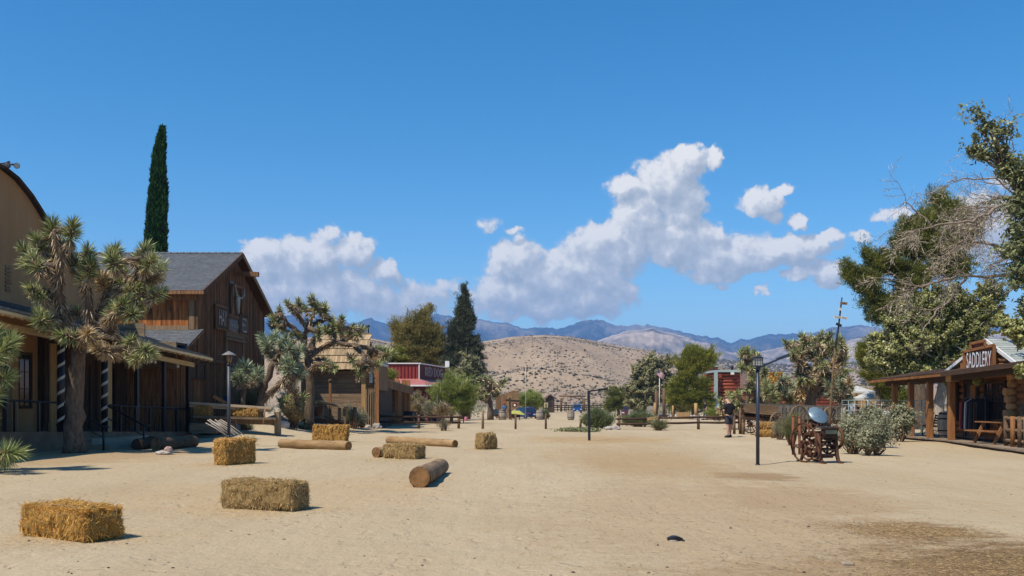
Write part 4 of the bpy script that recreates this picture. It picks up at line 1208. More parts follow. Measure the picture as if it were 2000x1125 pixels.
# ---------- far buildings
fb = thing('far_red_store', 'small far reddish plank store with stepped false front behind the shrubs', 'building', gd(995, 118))
q = MB(); G = float(zg(0, 118))
def px_box(mb, x0, x1, y0, y1, d, dep, mi=0):
    a = pt(x0, y1, d); b = pt(x1, y0, d); mb.box(a.x, b.x, d, d + dep, a.z, b.z, mi)
q = MB()
a = pt(968, 775, 118); b = pt(1001, 775, 118)
boards(q, (a.x, 118, 0), (b.x - a.x, 0, 0), G, lambda s: a.z + s * .35, (0, -1, 0), .35, .04, .02); q.build('wall', MATS['front_boards'], fb)
q = MB(); px_box(q, 991, 1002, 768, 800, 117.6, .3); px_box(q, 1000, 1014, 763, 800, 117.3, .3); q.build('false_front', MATS['false_front_planks'], fb)
q = MB(); px_box(q, 968, 1014, 772, 800, 118.3, 5); q.build('body', m_darkwood, fb)
t = thing('hanging_sign_post', 'dark post with a crossbar and round dark hanging sign near the parked sedan', 'sign', gd(996, 97))
q = MB(); g = gd(996, 97); q.bar(g, (g.x, 97, pt(0, 777, 97).z), .22, .22, (0, 1, 0)); q.bar(pt(988, 781.5, 97), pt(1015, 783.5, 97), .14, .2); q.build('post', m_darkwood, t)
q = MB(); q.lathe([(0, -.04), (.26, -.04), (.26, .04), (0, .04)], 16, (0, 0, 0), 0, M=Matrix.Translation(pt(1005.5, 791, 96.9)) @ Matrix.Rotation(R(90), 4, 'X')); q.build('sign_disc', m_reddark, t)
q = MB(); q.lathe([(0, -.01), (.13, -.01), (.13, .01), (0, .01)], 10, (0, 0, 0), 0, M=Matrix.Translation(pt(1005.7, 792, 96.8)) @ Matrix.Rotation(R(90), 4, 'X')); q.build('emblem', m_white, t)
# far corral fence, ranch gate and cabin
DF = 210
GF = float(zg(10, DF))
q0 = thing('corral_fence', 'long dark plank corral fence at the far end of the street', 'fence', (20, DF, GF))
for i, px in enumerate(np.arange(1082, 1196, 7.0)):
    b = pt(px, 0, DF); q = MB(); q.bar((b.x, DF, GF - .2), (b.x, DF, GF + 1.55), .22, .22, (0, 1, 0)); q.build('post', m_darkwood, q0)
q = MB()
for zz in (.35, .85, 1.35): q.bar((pt(1082, 0, DF).x, DF - .1, GF + zz), (pt(1196, 0, DF).x, DF - .1, GF + zz), .06, .26)
q.build('rails', m_darkwood, q0)
t = thing('ranch_gateway', 'tall timber ranch gateway with branching posts and a long crossbeam', 'gateway', (pt(1119, 0, 205).x, 205, GF))
for px, dx in ((1096, 3), (1141, -3)):
    b = pt(px, 0, 205); q = MB(); q.tube([(b.x, 205, GF), (b.x, 205, GF + 3.0)], .25, 8)
    q.tube([(b.x, 205, GF + 1.8), (b.x + .12 * dx * 1.2, 205, GF + 2.9)], .12, 6); q.build('post', m_fence, t)
q = MB(); q.tube([pt(1092, 773.5, 205), pt(1144, 774, 205)], .18, 8); q.build('crossbeam', m_fence, t)
q = MB(); q.bar(pt(1112, 775.5, 205), pt(1126, 775.5, 205), .08, .25); q.build('name_board', m_fence, t)
t = thing('far_cabin', 'tiny dark gabled cabin beside the corral fence', 'building', (pt(1073, 0, 190).x, 190, GF))
a = pt(1066, 0, 190).x; b = pt(1083, 0, 190).x; m__ = (a + b) / 2; zt_ = pt(0, 779, 190).z; zr_ = pt(0, 772.5, 190).z
q = MB(); q.prism([(a, 190, GF - .1), (b, 190, GF - .1), (b, 190, zt_), (m__, 190, zr_), (a, 190, zt_)], (0, 4, 0)); q.build('wall', m_darkwood, t)
q = MB(); q.prism([(a - .5, 189.6, zt_ - .15), (m__, 189.6, zr_ + .1), (m__, 189.6, zr_ + .3), (a - .5, 189.6, zt_ + .05)], (0, 4.6, 0)); q.prism([(b + .5, 189.6, zt_ - .15), (m__, 189.6, zr_ + .1), (m__, 189.6, zr_ + .3), (b + .5, 189.6, zt_ + .05)], (0, 4.6, 0)); q.build('roof', m_brownroof, t)
q = MB(); c = pt(1073, 0, 189.9); q.box(c.x - .35, c.x + .35, 189.9, 189.97, GF + 1.4, GF + 2.1); q.build('window', m_glass, t)
q = MB(); q.bar((b, 190.5, zt_ - .3), (b + 2.6, 190.5, zt_ - .8), 2, .08); q.bar((b + 2.4, 190, GF), (b + 2.4, 190, zt_ - .8), .12, .12, (0, 1, 0)); q.build('porch', m_darkwood, t)
t = thing('notice_board', 'pale yellow notice board in a dark frame by the far cabin', 'sign', gd(1066, 120))
q = MB(); px_box(q, 1062.5, 1070.3, 786.5, 796, 119.9, .06, 0); q.build('board', mat('yellow_board', (.48,.42,.22), (.58,.50,.28), .8, 4), t)
q = MB()
g = gd(1066, 120)
for px in (1061.5, 1071.3): a = pt(px, 0, 120); q.bar((a.x, 120, g.z), (a.x, 120, pt(0, 785, 120).z), .12, .12, (0, 1, 0))
for py in (785.5, 797): q.bar(pt(1061, py, 119.95), pt(1072, py, 119.95), .1, .12)
q.build('frame', m_darkwood, t)
q = MB(); 
for py in (788.5, 790.5, 792.5, 794.5): q.bar(pt(1064, py, 119.86), pt(1069, py, 119.86), .01, .04)
q.build('writing', m_darkwood, t)

# red log hotel at the right
rl_ = thing('red_log_building', 'red stained log building with pale roof edge beyond the walking man', 'building', gd(1425, 100))
D_ = 100; G = float(zg(23, D_))
a = pt(1403, 0, D_).x; b = pt(1445, 0, D_).x; zt = pt(0, 727, D_).z
q = MB(); z = G
k = 0
while z < zt - .1:
    q.tube([(a - (.35 if k % 2 else .1), D_, z + .18), (b, D_, z + .18)], .2, 8, r=random.random()); z += .36; k += 1
q.build('log_wall', m_redlog, rl_)
q = MB(); z = G; k = 0
while z < zt - .1:
    q.tube([(a + .1, D_ - .4, z + (.18 if k % 2 else .3)), (a + .1, D_ + 6, z + .18)], .19, 8, r=random.random()); z += .36; k += 1
q.build('log_end_wall', m_redlog, rl_)
q = MB(); q.box(a + .3, b - .1, D_ + .1, D_ + 6, G - .2, zt - .05); q.build('body', m_reddark, rl_)
q = MB(); q.box(a - .5, b + .3, D_ - .5, D_ + 6, zt, zt + .22); q.build('roof_edge', mat('pale_teal_paint', (.30,.38,.38), (.38,.46,.45), .7, 4), rl_)
q = MB(); px_box(q, 1389, 1402, 714, 735, 104, 4); q.build('upper_wall', m_redmetal, rl_)
q = MB(); aa = pt(1387, 0, 103.5).x; bb = pt(1403, 0, 103.5).x; zz = pt(0, 716, 103.5).z; q.prism([(aa, 103.5, zz), (bb, 103.5, zz), (bb - .3, 103.5, zz + .35), ((aa + bb) / 2, 103.5, zz + .75), (aa + .2, 103.5, zz + .3)], (0, 3, 0)); q.build('upper_roof', mat('pale_green_metal', (.30,.42,.36), None, .5), rl_)
q = MB(); q.box(pt(1396, 0, 99).x, pt(1402, 0, 99).x, 99, 99.4, G, pt(0, 725, 99).z); q.build('drain_boards', MATS['pale_teal_paint'], rl_)
lo = thing('long_brown_roof_building', 'long low building with brown roof behind the joshua trees', 'building', gd(1500, 112))
D_ = 112; G = float(zg(30, D_)); z0 = pt(0, 760, D_).z; z1 = pt(0, 735, D_ + 6).z
a = pt(1446, 0, D_).x; b = pt(1640, 0, D_).x
q = MB(); q.prism([(a, D_, z0), (b, D_, z0), (b, D_ + 6, z1), (a, D_ + 6, z1)], (0, 0, .15)); q.build('roof', m_brownroof, lo)
q = MB(); z = G; k = 0
while z < z0:
    q.tube([(a + .3, D_ + .5, z + .18), (b, D_ + .5, z + .18)], .2, 6, r=random.random()); z += .36
q.build('log_wall', m_redlog, lo)
q = MB(); q.box(a + .3, b, D_ + .6, D_ + 8, G - .2, z0); q.build('body', m_reddark, lo)
q = MB(); px_box(q, 1515, 1532, 729, 736, D_ + 5, 1.5); q.build('roof_unit', m_white, lo)
q = MB(); c = pt(1430, 722, 101); q.tube([c - Vector((0, 0, .8)), c + Vector((0, 0, .1))], .1, 8); q.tube([c + Vector((0, 0, .1)), c + Vector((0, 0, .5))], [.2, .14], 8); q.build('chimney_pot', m_black, rl_)
q = MB(); px_box(q, 1428, 1434, 727, 731.5, 99.3, .5); q.build('vent_box', m_white, rl_)

# ---------- saddlery
sd_ = thing('saddlery', 'log cabin shop with pale shingle roof and timber porch', 'building', (18, 33, .1))
XW = 17.6; YN, YFar = 32.0, 36.8
DZ = .13
q = MB(); z = DZ; k = 0
while z < 2.95:
    q.tube([(XW, YN - .45 + (.12 if k % 2 else 0) + random.uniform(-.06, .06), z + .13), (XW, YFar, z + .13)], .145, 10, r=random.random()); z += .255; k += 1
q.build('log_wall', m_cabin, sd_)
q = MB(); z = DZ; k = 0
while z < 2.9:
    q.tube([(XW - .42 + random.uniform(-.09, .09), YN, z + .26), (XW - .1, YN, z + .26)], .14, 10, r=random.random()); q.tube([(XW + .2, YN, z + .26), (XW + 7, YN, z + .26)], .14, 10, r=random.random())
    z += .255; k += 1
q.build('log_corner', m_cabinend, sd_)
q = MB(); q.box(XW + .1, XW + 7, YN + .1, YFar, 0, 2.9); q.build('body', m_darkwood, sd_)
# openings on the wall facing the street: (px0, px1, ztop, zbottom)
def wy(px): return XW * F / (px - 1000)
def wwin(px0, px1, z0, z1, cols, rows, nm='window'):
    ya, yb = wy(px0), wy(px1); c = Vector((XW - .2, (ya + yb) / 2, (z0 + z1) / 2))
    return win(sd_, nm, c, (0, 1, 0), (-1, 0, 0), abs(ya - yb), z1 - z0, m_postdark, cols, rows, .08, .05)
wwin(1936, 1974, .95, 2.22, 6, 4); wwin(1863, 1878, .95, 2.2, 3, 3)
q = MB(); ya, yb = wy(1893), wy(1918)
q.box(XW - .17, XW - .1, yb, ya, DZ, 2.25); q.build('doorway', m_black, sd_)
q = MB()
for y in (ya, yb): q.box(XW - .22, XW - .12, y - .06, y + .06, DZ, 2.35)
q.box(XW - .22, XW - .12, yb, ya, 2.26, 2.36); q.build('door_frame', m_postdark, sd_)
q = MB(); q.box(XW - .2, XW - .17, yb + .08, yb + .5, DZ, 2.2); q.build('door', m_postwood, sd_)
# deck
q = MB()
y = 40.6
dk = lambda y: 16.35 if y > 34.6 else 16.35 - (34.6 - y) * .165
while y > 24:
    q.prism([(dk(y), y, DZ - .05), (24, y, DZ - .05), (24, y - .135, DZ - .05), (dk(y - .135), y - .135, DZ - .05)], (0, 0, .05)); y -= .14
q.build('deck', mat('deck_boards', (.17,.125,.085), (.30,.235,.165), .85, 1.4, WX, bump=.003, rndv=.18), sd_)
q = MB(); q.prism([(16.42, 40.5, -.2), (23.9, 40.5, -.2), (23.9, 24, -.2), (dk(24) + .08, 24, -.2), (16.42, 34.6, -.2)], (0, 0, DZ + .145)); q.build('deck_frame', m_darkwood, sd_)
# posts
for px in (1747, 1779, 1816, 1858):
    d = 16.55 * F / (px - 1000)
    q = MB(); q.bar((16.55, d, DZ - .1), (16.55, d, 2.36), .21, .21, (0, 1, 0)); q.build('post', m_postwood, sd_, bevel=.012)
q = MB()
q.bar((16.55, 40.6, 2.36), (16.55, 34.4, 2.44), .2, .24); q.bar((16.5, 34.75, 2.46), (15.75, 27.4, 2.62), .2, .24); q.build('beam', m_postdark, sd_)
q = MB(); q.box(16.33, 16.62, 34.3, 34.72, 2.32, 2.62); q.build('beam_end', m_tan, sd_)
# awning roof
q = MB()
q.prism([(15.98, 40.9, 2.50), (15.98, 34.3, 2.62), (18.0, 34.3, 2.95), (18.0, 40.9, 2.85)], (0, 0, .05))
q.prism([(15.98, 34.3, 2.62), (15.35, 27.0, 2.78), (18.0, 27.0, 3.05), (18.0, 34.3, 2.95)], (0, 0, .05))
q.build('awning_roof', m_postdark, sd_)
q = MB()
for i in range(17):
    y = 40.7 - i * .40; q.bar((15.70, y, 2.42 + i * .007), (18, y, 2.80), .05, .085)
q.build('joists', m_postwood, sd_)
q = MB(); q.bar((15.96, 34.3, 2.58), (15.33, 27.0, 2.74), .05, .16); q.build('fascia', m_postdark, sd_)
# gable and roof
GX = 17.0
yf, yn_, ya_ = 36.1, 30.7, 33.0
za, ze = pt(0, 667, 33.0).z, 2.70
q = MB(); z = 2.72
while z < za - .15:
    t0 = (z - ze) / (za - ze); t0 += .16
    if t0 > .93: break
    q.tube([(GX + .12, yf + (ya_ - yf) * t0, z + .1), (GX + .12, yn_ + (ya_ - yn_) * t0, z + .1)], .12, 8, r=random.random()); z += .22
q.prism([(GX + .2, yf, ze), (GX + .2, yn_, ze), (GX + .2, ya_, za - .05)], (.1, 0, 0))
for y in (31.4, 32.3, 34.0, 34.8): 
    zz = ze + (za - ze) * (1 - abs(y - ya_) / (yf - ya_ if y > ya_ else ya_ - yn_))
    q.bar((GX - .02, y, ze), (GX - .02, y, zz - .08), .1, .05, (1, 0, 0))
q.build('gable', m_cabin, sd_)
q = MB(); q.bar((GX - .06, yf + .1, ze - .02), (GX - .06, ya_, za + .05), .05, .12); q.bar((GX - .06, yn_ - .15, ze - .05), (GX - .06, ya_, za + .05), .05, .12); q.bar((GX - .1, yn_, ze), (GX - .1, 32.3, ze), .04, .1); q.build('rake_board', m_white, sd_)
q = MB()
shingles(q, (26, yn_ - .2, ze - .06), (GX - .05, yn_ - .2, ze - .06), (GX - .05, ya_, za + .08), (26, ya_, za + .08), 13, .33, .012)
shingles(q, (GX - .05, yf + .2, ze - .06), (26, yf + .2, ze - .06), (26, ya_, za + .08), (GX - .05, ya_, za + .08), 8, .5, .012)
q.prism([(GX, yn_ - .2, ze - .08), (26, yn_ - .2, ze - .08), (26, ya_, za + .06), (GX, ya_, za + .06)], (0, 0, -.06))
q.prism([(GX, yf + .2, ze - .08), (26, yf + .2, ze - .08), (26, ya_, za + .06), (GX, ya_, za + .06)], (0, 0, -.06))
q.build('roof', m_shinglelt, sd_)
# the sign
def sg(px, py, X=16.85): return onx(px, py, X)
t = thing('saddlery_sign', 'stepped red brown sign board reading SADDLERY in pale stencilled letters', 'sign', sg(1912, 720))
corners = [(1883, 728), (1942, 719), (1942, 674), (1883, 687)]
m_sb = mat('red_brown_sign', (.10,.032,.016), (.22,.075,.034), .75, 2, WY, rndv=.12)
q = MB(); q.prism([sg(*p) for p in corners], (.06, 0, 0)); q.prism([sg(*p, 16.87) for p in ((1897, 684), (1924, 678), (1924, 666), (1897, 672))], (.05, 0, 0)); q.build('board', m_sb, t)
q = MB()
P_ = [sg(*p, 16.82) for p in corners]
for i in range(4): q.bar(P_[i], P_[(i + 1) % 4], .1, .07, (1, 0, 0))
P_ = [sg(*p, 16.80) for p in ((1896, 684), (1924, 678), (1924, 665), (1896, 671))]
for i in range(4): q.bar(P_[i], P_[(i + 1) % 4], .09, .05, (1, 0, 0))
q.build('frame', m_postwood, t)
c = sum((sg(*p, 16.80) for p in corners), Vector()) / 4
text('lettering', 'SADDLERY', m_signblue, c, (0, -1, 0), (0, 0, 1), abs(P_[0].y - P_[1].y) * 1.72, .56, t)
# porch furniture
t = thing('door_plate', 'small white plate over the saddlery door', 'plate', (XW - .2, wy(1904), 2.45))
q = MB(); q.box(XW - .22, XW - .19, wy(1904) - .09, wy(1904) + .09, 2.42, 2.54); q.build('plate', m_white, t)
q = MB(); q.box(XW - .226, XW - .221, wy(1904) - .05, wy(1904) + .05, 2.46, 2.50); q.build('mark', m_black, t)
# ============================================================ PROPS
def bale(label, c, rz, L, W, H, ms, n=5000, flakes=11, cat='hay bale', z=None, sw=.0065, seed=0, grooves=.018, group='bales lying around the street', lean=0, core=None, rnd_=.13):
    r = np.random.default_rng(seed + 100)
    z0 = float(zg(c[0], c[1])) if z is None else z
    t = thing('hay_bale', label, cat, (c[0], c[1], z0 - .01), rz, group)
    nx, ny, nz_ = 44, 14, 14
    V = []; F_ = []
    def warp(P):
        P = P.copy(); x, y, zz = P[:, 0], P[:, 1], P[:, 2]
        rr = rnd_
        hx, hy, hz = L / 2, W / 2, H / 2
        q = np.stack([x, y, zz - hz], -1); h = np.array([hx, hy, hz])
        inn = np.clip(q, -(h - rr), h - rr); d = q - inn; ln = np.linalg.norm(d, axis=1, keepdims=True)
        q = inn + np.where(ln > 1e-6, d / np.maximum(ln, 1e-6) * np.minimum(ln, rr), 0)
        ph = (x / L + .5) * flakes + .35 * np.sin(zz * 9 + seed) + .5 * fbm(x * 4 + seed, zz * 4, 2)
        g = -grooves * (np.abs(np.cos(ph * math.pi)) ** 6)
        nn = (fbm(x * 9 + seed * 3, y * 9 + zz * 11, 4, seed) - .5) * .11
        out_ = nrm(q / h)
        q = q + out_ * (g + nn)[:, None]
        q[:, 2] += hz; q[:, 0] += lean * q[:, 2]
        q[:, 2] = np.maximum(q[:, 2], 0)
        return q
    def face(f, a, b):
        u, v = np.meshgrid(np.linspace(-1, 1, a), np.linspace(-1, 1, b), indexing='ij')
        P = f(u.ravel(), v.ravel()); base = sum(len(k) for k in V); V.append(P)
        i = (np.arange(a - 1)[:, None] * b + np.arange(b - 1)[None]).ravel() + base
        F_.append(np.stack([i, i + b, i + b + 1, i + 1], -1))
    o = lambda v: np.full_like(v, 1.0)
    S3 = lambda x, y, zz: np.stack([x * L / 2, y * W / 2, (zz + 1) * H / 2], -1)
    face(lambda u, v: S3(u, -o(u), v), nx, nz_); face(lambda u, v: S3(-u, o(u), v), nx, nz_)
    face(lambda u, v: S3(o(u), u, v), ny, nz_); face(lambda u, v: S3(-o(u), -u, v), ny, nz_)
    face(lambda u, v: S3(u, v, o(u)), nx, ny); face(lambda u, v: S3(-u, v, -o(u)), nx, ny)
    V = warp(np.concatenate(V))
    linkm('bale_body', mesh_np('bale_body', V, np.concatenate(F_), qr=.5, mats=[core or MATS['straw_core']], smooth=True), t, False)
    # loose straws over the surface
    ar = np.array([L * H, L * H, W * H, W * H, L * W]); k = r.choice(5, n, p=ar / ar.sum()); u = r.uniform(-1, 1, n); v = r.uniform(-1, 1, n); on = np.ones(n)
    P = np.where((k == 0)[:, None], S3(u, -on, v), 0) + np.where((k == 1)[:, None], S3(u, on, v), 0) + np.where((k == 2)[:, None], S3(on, u, v), 0) + np.where((k == 3)[:, None], S3(-on, u, v), 0) + np.where((k == 4)[:, None], S3(u, v, on), 0)
    P = warp(P)
    C0 = np.array([0, 0, H / 2]); Nn = np.array([[0, -1, 0], [0, 1, 0], [1, 0, 0], [-1, 0, 0], [0, 0, 1]], float)[k]
    D = r.normal(size=(n, 3)); D = D - Nn * np.sum(D * Nn, 1, keepdims=True)
    side = k < 2; D[side, 0] *= .28; D[k >= 4, 0] *= .55; D = nrm(D) + Nn * np.abs(r.normal(size=(n, 1))) * .20
    b = BL()
    lng = r.uniform(.02, .07, n); wild = r.random(n) < .03; lng[wild] *= 1.6; D[wild] += Nn[wild] * .7
    P = P - Nn * .012
    b.add(P, D, lng, sw, 0, r=r, bend=.22, tip=False)
    b.build('loose_straw', ms, t, False)
    q = MB()
    for y in ((-.28, .28) if W > .4 else (-.2, .2)):
        a = W * y * 1.0
        pts = [(-L / 2 - .0, a, .03), (-L / 2 - .005, a, H * .5), (-L / 2 + .03, a, H - .02), (0, a, H + .0), (L / 2 - .03, a, H - .02), (L / 2 + .005, a, H * .5), (L / 2, a, .03)]
        q.tube([(x + lean * z_, y_, z_) for x, y_, z_ in pts], .004, 4)
    q.build('twine', MATS['twine'], t, False)
    return t
mat('straw_core', (.17,.085,.020), (.42,.24,.06), .95, 12, (2.5, 2.5, .7), bump=.03, bscale=26, detail=8)
mat('straw_core_pale', (.15,.09,.032), (.37,.25,.10), .95, 12, (2.5, 2.5, .7), bump=.03, bscale=26, detail=8)
mat('twine', (.33,.20,.10), None, .8)
CP = MATS['straw_core_pale']
bale('big golden hay bale lying nearest the camera at the lower left', (-5.23, 10.95), R(-31), 1.27, .56, .40, m_straw, 24000, 12, seed=1, sw=.0042)
bale('faded shaggy hay bale, second nearest, alone on open sand', (-3.68, 13.72), R(-20), 1.30, .52, .43, m_straw2, 24000, 10, seed=2, sw=.004, core=CP, grooves=.012)
bale('tall orange hay bale standing on edge in front of the left street lamp', (-7.08, 23.55), R(52), 1.0, .52, .68, m_straw3, 9000, 5, seed=3, sw=.009, grooves=.03)
bale('upright golden bale with deep vertical flakes behind the left peeled log', (-7.08, 35.9), R(-8), 1.36, .5, .66, m_straw3, 7000, 9, seed=4, sw=.012, grooves=.05, lean=.08, rnd_=.06)
bale('pale hay bale covering the end of a log in mid street', (-3.0, 25.65), R(-28), 1.15, .56, .42, m_straw2, 8000, 12, seed=5, sw=.009, core=CP)
bale('small square hay bale standing alone right of the two long logs', (-.87, 30.8), R(40), .62, .52, .56, m_straw2, 4500, 3, seed=6, sw=.011, core=CP, grooves=.03)
for i, (px, py, d, L_, z_, lb) in enumerate(((398, 812, 38.0, .72, .90, 'small hay bale squeezed under the left end of the plank bench'), (480, 813, 38.2, 1.2, .88, 'rounded hay bale squeezed under the right end of the plank bench'))):
    p = pt(px, 0, d); bale(lb, (p.x, p.y), R(-4), L_, .45, .44, m_straw3, 2500, 8, z=.965 - .04 * i, seed=10 + i, sw=.013, group='bales under the plank bench', rnd_=.13)
p = pt(1500, 0, 41.0)
for i in range(2):
    bale(['lower', 'upper'][i] + ' hay bale of the pair stacked under the old wagon', (p.x + .06 * i, p.y + .25 * i), R(2), 1.1, .5, .33, m_straw3, 2500, 8, z=.0 + i * .33, seed=20 + i, sw=.013, group='bales under the wagon')

def log(label, a, b, r_, mm=None, rot=0, n=14, me=None, name='log', knots=3, taper=1.0, group='logs lying on the street'):
    a = Vector(a); b = Vector(b); a.z = float(zg(a.x, a.y)) + r_ * .9; b.z = float(zg(b.x, b.y)) + r_ * taper * .9
    c = (a + b) / 2; d = b - a; Ln = d.length; yaw = math.atan2(d.y, d.x)
    t = thing(name, label, 'log', (c.x, c.y, c.z - r_), yaw, group)
    q = MB(); N = 18
    pts = [Vector((-Ln / 2 + Ln * i / N, .012 * math.sin(i * .9), r_ + (b.z - a.z) * (i / N - .5) + .008 * math.sin(i * 1.7))) for i in range(N + 1)]
    q.tube(pts, [r_ * (1 + (taper - 1) * i / N) * (1 + .03 * math.sin(i * 1.3)) for i in range(N + 1)], n, 0, caps=False, jit=.012, r=random.random())
    for k in range(knots):
        x = random.uniform(-.4, .4) * Ln; an = random.uniform(.4, 2.2)
        q.ball((x, -math.cos(an) * r_ * .92, r_ + math.sin(an) * r_ * .92), .05, .03, .03, 7, 4)
    q.build('trunk', mm or m_log, t, False)
    for e, s in ((pts[0], -1), (pts[-1], 1)):
        q = MB(); rr = r_ * (1 if s < 0 else taper)
        M = Matrix.Translation(e + Vector((s * .002, 0, 0))) @ Matrix.Rotation(R(90) * s, 4, 'Y')
        q.lathe([(rr * .97, 0), (rr * .9, .012), (0.001, .016)], n, (0, 0, 0), 0, M=M, cap=False, smooth=False)
        q.build('cut_end', me or m_logend, t, False)
    return t
def gp(px, d): p = gd(px, d); return p
log('long smooth peeled log on the left behind the orange bale', gp(549, 31.6), gp(681, 29.8), .155)
log('long peeled log lying farther back behind the pale bale', gp(759, 34.6), gp(889, 31.9), .15, taper=.95)
log('log showing only its round cut end beside the pale bale', gp(735, 26.2), gp(800, 27.5), .155)
log('thick log with banded bark nearest the camera in mid street', gp(820, 17.1), gp(862, 20.4), .205, m_barklog, taper=.82, knots=0)
log('dark old log lying against the porch steps', gp(305, 29.5), gp(378, 31.8), .22, m_fence, taper=.95, me=m_fence, group='old logs beside the porch')
log('dark log end half buried near the porch handrail', gp(268, 30.2), gp(300, 32.5), .19, m_darkwood, me=m_darkwood, group='old logs beside the porch')

def rock(label, c, rx, ry, rz, mm=None, name='rock', group=None, n=12, k=8, jit=.16):
    q = MB(); z0 = float(zg(c[0], c[1])) if len(c) < 3 else c[2]
    q.ball((0, 0, rz * .55), rx, ry, rz, n, k, jit=jit)
    o = q.build(name, mm or m_rock); o.location = (c[0], c[1], z0)
    for p in o.data.polygons: p.use_smooth = False
    return setp(o, label, 'rock', group)
p = gd(321, 27.8); rock('flat pale grey rock on the sand near the porch shade', (p.x, p.y), .26, .16, .085)
p = gd(325, 27.75); rock('lumpy pink rock resting on the flat grey rock', (p.x + .04, p.y + .05, p.z + .11), .13, .1, .09, m_rockpink)
# worn shoe-like scrap and concrete piece
p = gd(1319, 10.55)
t = thing('rubber_scrap', 'curved black rubber scrap lying alone on the near sand', 'scrap', p)
q = MB(); N = 12
for i in range(N):
    a0, a1 = i / N, (i + 1) / N
    def cr(a, s): 
        w = .05 * math.sin(math.pi * min(1, .12 + a * .9)) 
        return Vector((-.09 + .18 * a, s * w + .01 * a, .028 + .03 * math.sin(math.pi * a * .9) - .02 * a))
    q.prism([cr(a0, -1) - Vector((0, 0, .02 + .03 * a0)), cr(a1, -1) - Vector((0, 0, .02 + .03 * a1)), cr(a1, -1), cr(a0, -1)], (0, .06, 0)); q.prism([cr(a0, -1), cr(a1, -1), cr(a1, 1), cr(a0, 1)], (0, 0, .008))
q.bar((.07, -.02, .01), (.10, -.035, .008), .02, .015)
q.build('curved_shell', m_black, t, False)
q = MB(); q.ball((-.03, -.035, .006), .05, .025, .009, 10, 5); q.build('pale_lining', m_rock, t, False)
p = gd(1655, 9.0)
q = MB(); q.box(-.06, .06, -.03, .03, -.01, .035); o = q.build('brick_fragment', m_conc, bevel=.012); o.location = p; o.rotation_euler = (.1, .05, .1); setp(o, 'pale broken brick half sunk in the near sand', 'brick')

# ---------- lamps and posts
def lantern_square(q, c, w, h):
    pass
p = gd(1480, 23.0); ZT = pt(0, 716, 23).z
t = thing('street_lamp', 'dark blue street lamp with square lantern and slanting side arm', 'street lamp', p)
q = MB(); q.tube([p + Vector((0, 0, -.05)), Vector((p.x, p.y, ZT))], .046, 12); q.tube([p, p + Vector((0, 0, .03))], .06, 12); q.build('pole', m_pole, t)
q = MB(); q.bar(Vector((p.x, p.y - .05, ZT - .08)), Vector((p.x, p.y - .05, ZT + .01)), .11, .04, (0, 1, 0))
e = pt(1541, 693, 23.0); q.bar(Vector((p.x + .03, p.y - .03, ZT - .02)), e, .05, .045); f_ = pt(1517, 702, 23); q.bar(f_, e + Vector((.01, 0, .0)), .07, .07); q.build('arm', m_pole, t)
q = MB(); w_ = .095
for i in (-1, 1):
    for j in (-1, 1): q.bar((p.x + i * w_, p.y + j * w_, ZT + .02), (p.x + i * w_, p.y + j * w_, ZT + .21), .018, .018, (0, 1, 0))
q.box(p.x - .11, p.x + .11, p.y - .11, p.y + .11, ZT, ZT + .025); q.box(p.x - .115, p.x + .115, p.y - .115, p.y + .115, ZT + .2, ZT + .225)
for zz in (.09, .15):
    q.box(p.x - .1, p.x + .1, p.y - .102, p.y - .097, ZT + zz, ZT + zz + .006)
for xx in (-.035, .035): q.box(p.x + xx, p.x + xx + .006, p.y - .102, p.y - .097, ZT + .03, ZT + .2)
q.add([(p.x - .12, p.y - .12, ZT + .226), (p.x + .12, p.y - .12, ZT + .226), (p.x + .12, p.y + .12, ZT + .226), (p.x - .12, p.y + .12, ZT + .226), (p.x, p.y, ZT + .27)], [(0, 1, 4), (1, 2, 4), (2, 3, 4), (3, 0, 4), (3, 2, 1, 0)])
q.build('lantern_cage', m_pole, t)
q = MB(); q.box(p.x - .088, p.x + .088, p.y - .088, p.y + .088, ZT + .03, ZT + .2); q.build('lantern_glass', m_lampglass, t)
p = gd(1151, 37.4); ZT = pt(0, 763, 37.4).z
t = thing('bracket_post', 'black square post with a short bare arm in mid street', 'post', p)
q = MB(); q.bar(p + Vector((0, 0, -.05)), Vector((p.x - .03, p.y, ZT)), .10, .10, (0, 1, 0)); q.build('pole', m_black, t)
q = MB(); a = Vector((p.x - .05, p.y, ZT - .03)); e = pt(1187, 759.5, 37.4); q.bar(a, e, .05, .06); q.bar(a.lerp(e, .5), e + Vector((0, 0, .01)), .06, .09); q.build('arm', m_black, t)
p = gd(447, 31.5); D_ = 31.5
t = thing('street_lamp', 'grey street lamp with wide conical cap beside the barn', 'street lamp', p)
zs = lambda py: pt(0, py, D_).z
q = MB(); q.tube([p + Vector((0, 0, -.05)), Vector((p.x, p.y, zs(714)))], .055, 12); q.tube([p + Vector((0, 0, .0)), p + Vector((0, 0, .42))], .062, 12, 1); q.build('pole', [m_polelt, m_pole], t)
q = MB(); Z0 = zs(712)
for k in range(4):
    a = math.pi / 4 + k * math.pi / 2; q.tube([(p.x + .07 * math.cos(a), p.y + .07 * math.sin(a), Z0 + .02), (p.x + .15 * math.cos(a), p.y + .15 * math.sin(a), zs(694))], .012, 5)
q.lathe([(.05, 0), (.09, .02), (.075, .05)], 12, (p.x, p.y, Z0 - .02)); q.build('lantern_frame', m_pole, t)
q = MB(); q.lathe([(.06, .02), (.13, zs(694) - Z0)], 12, (p.x, p.y, Z0)); q.build('lantern_glass', mat('amber_glass', (.20,.12,.05), (.3,.2,.1), .2, 4, spec=.6), t)
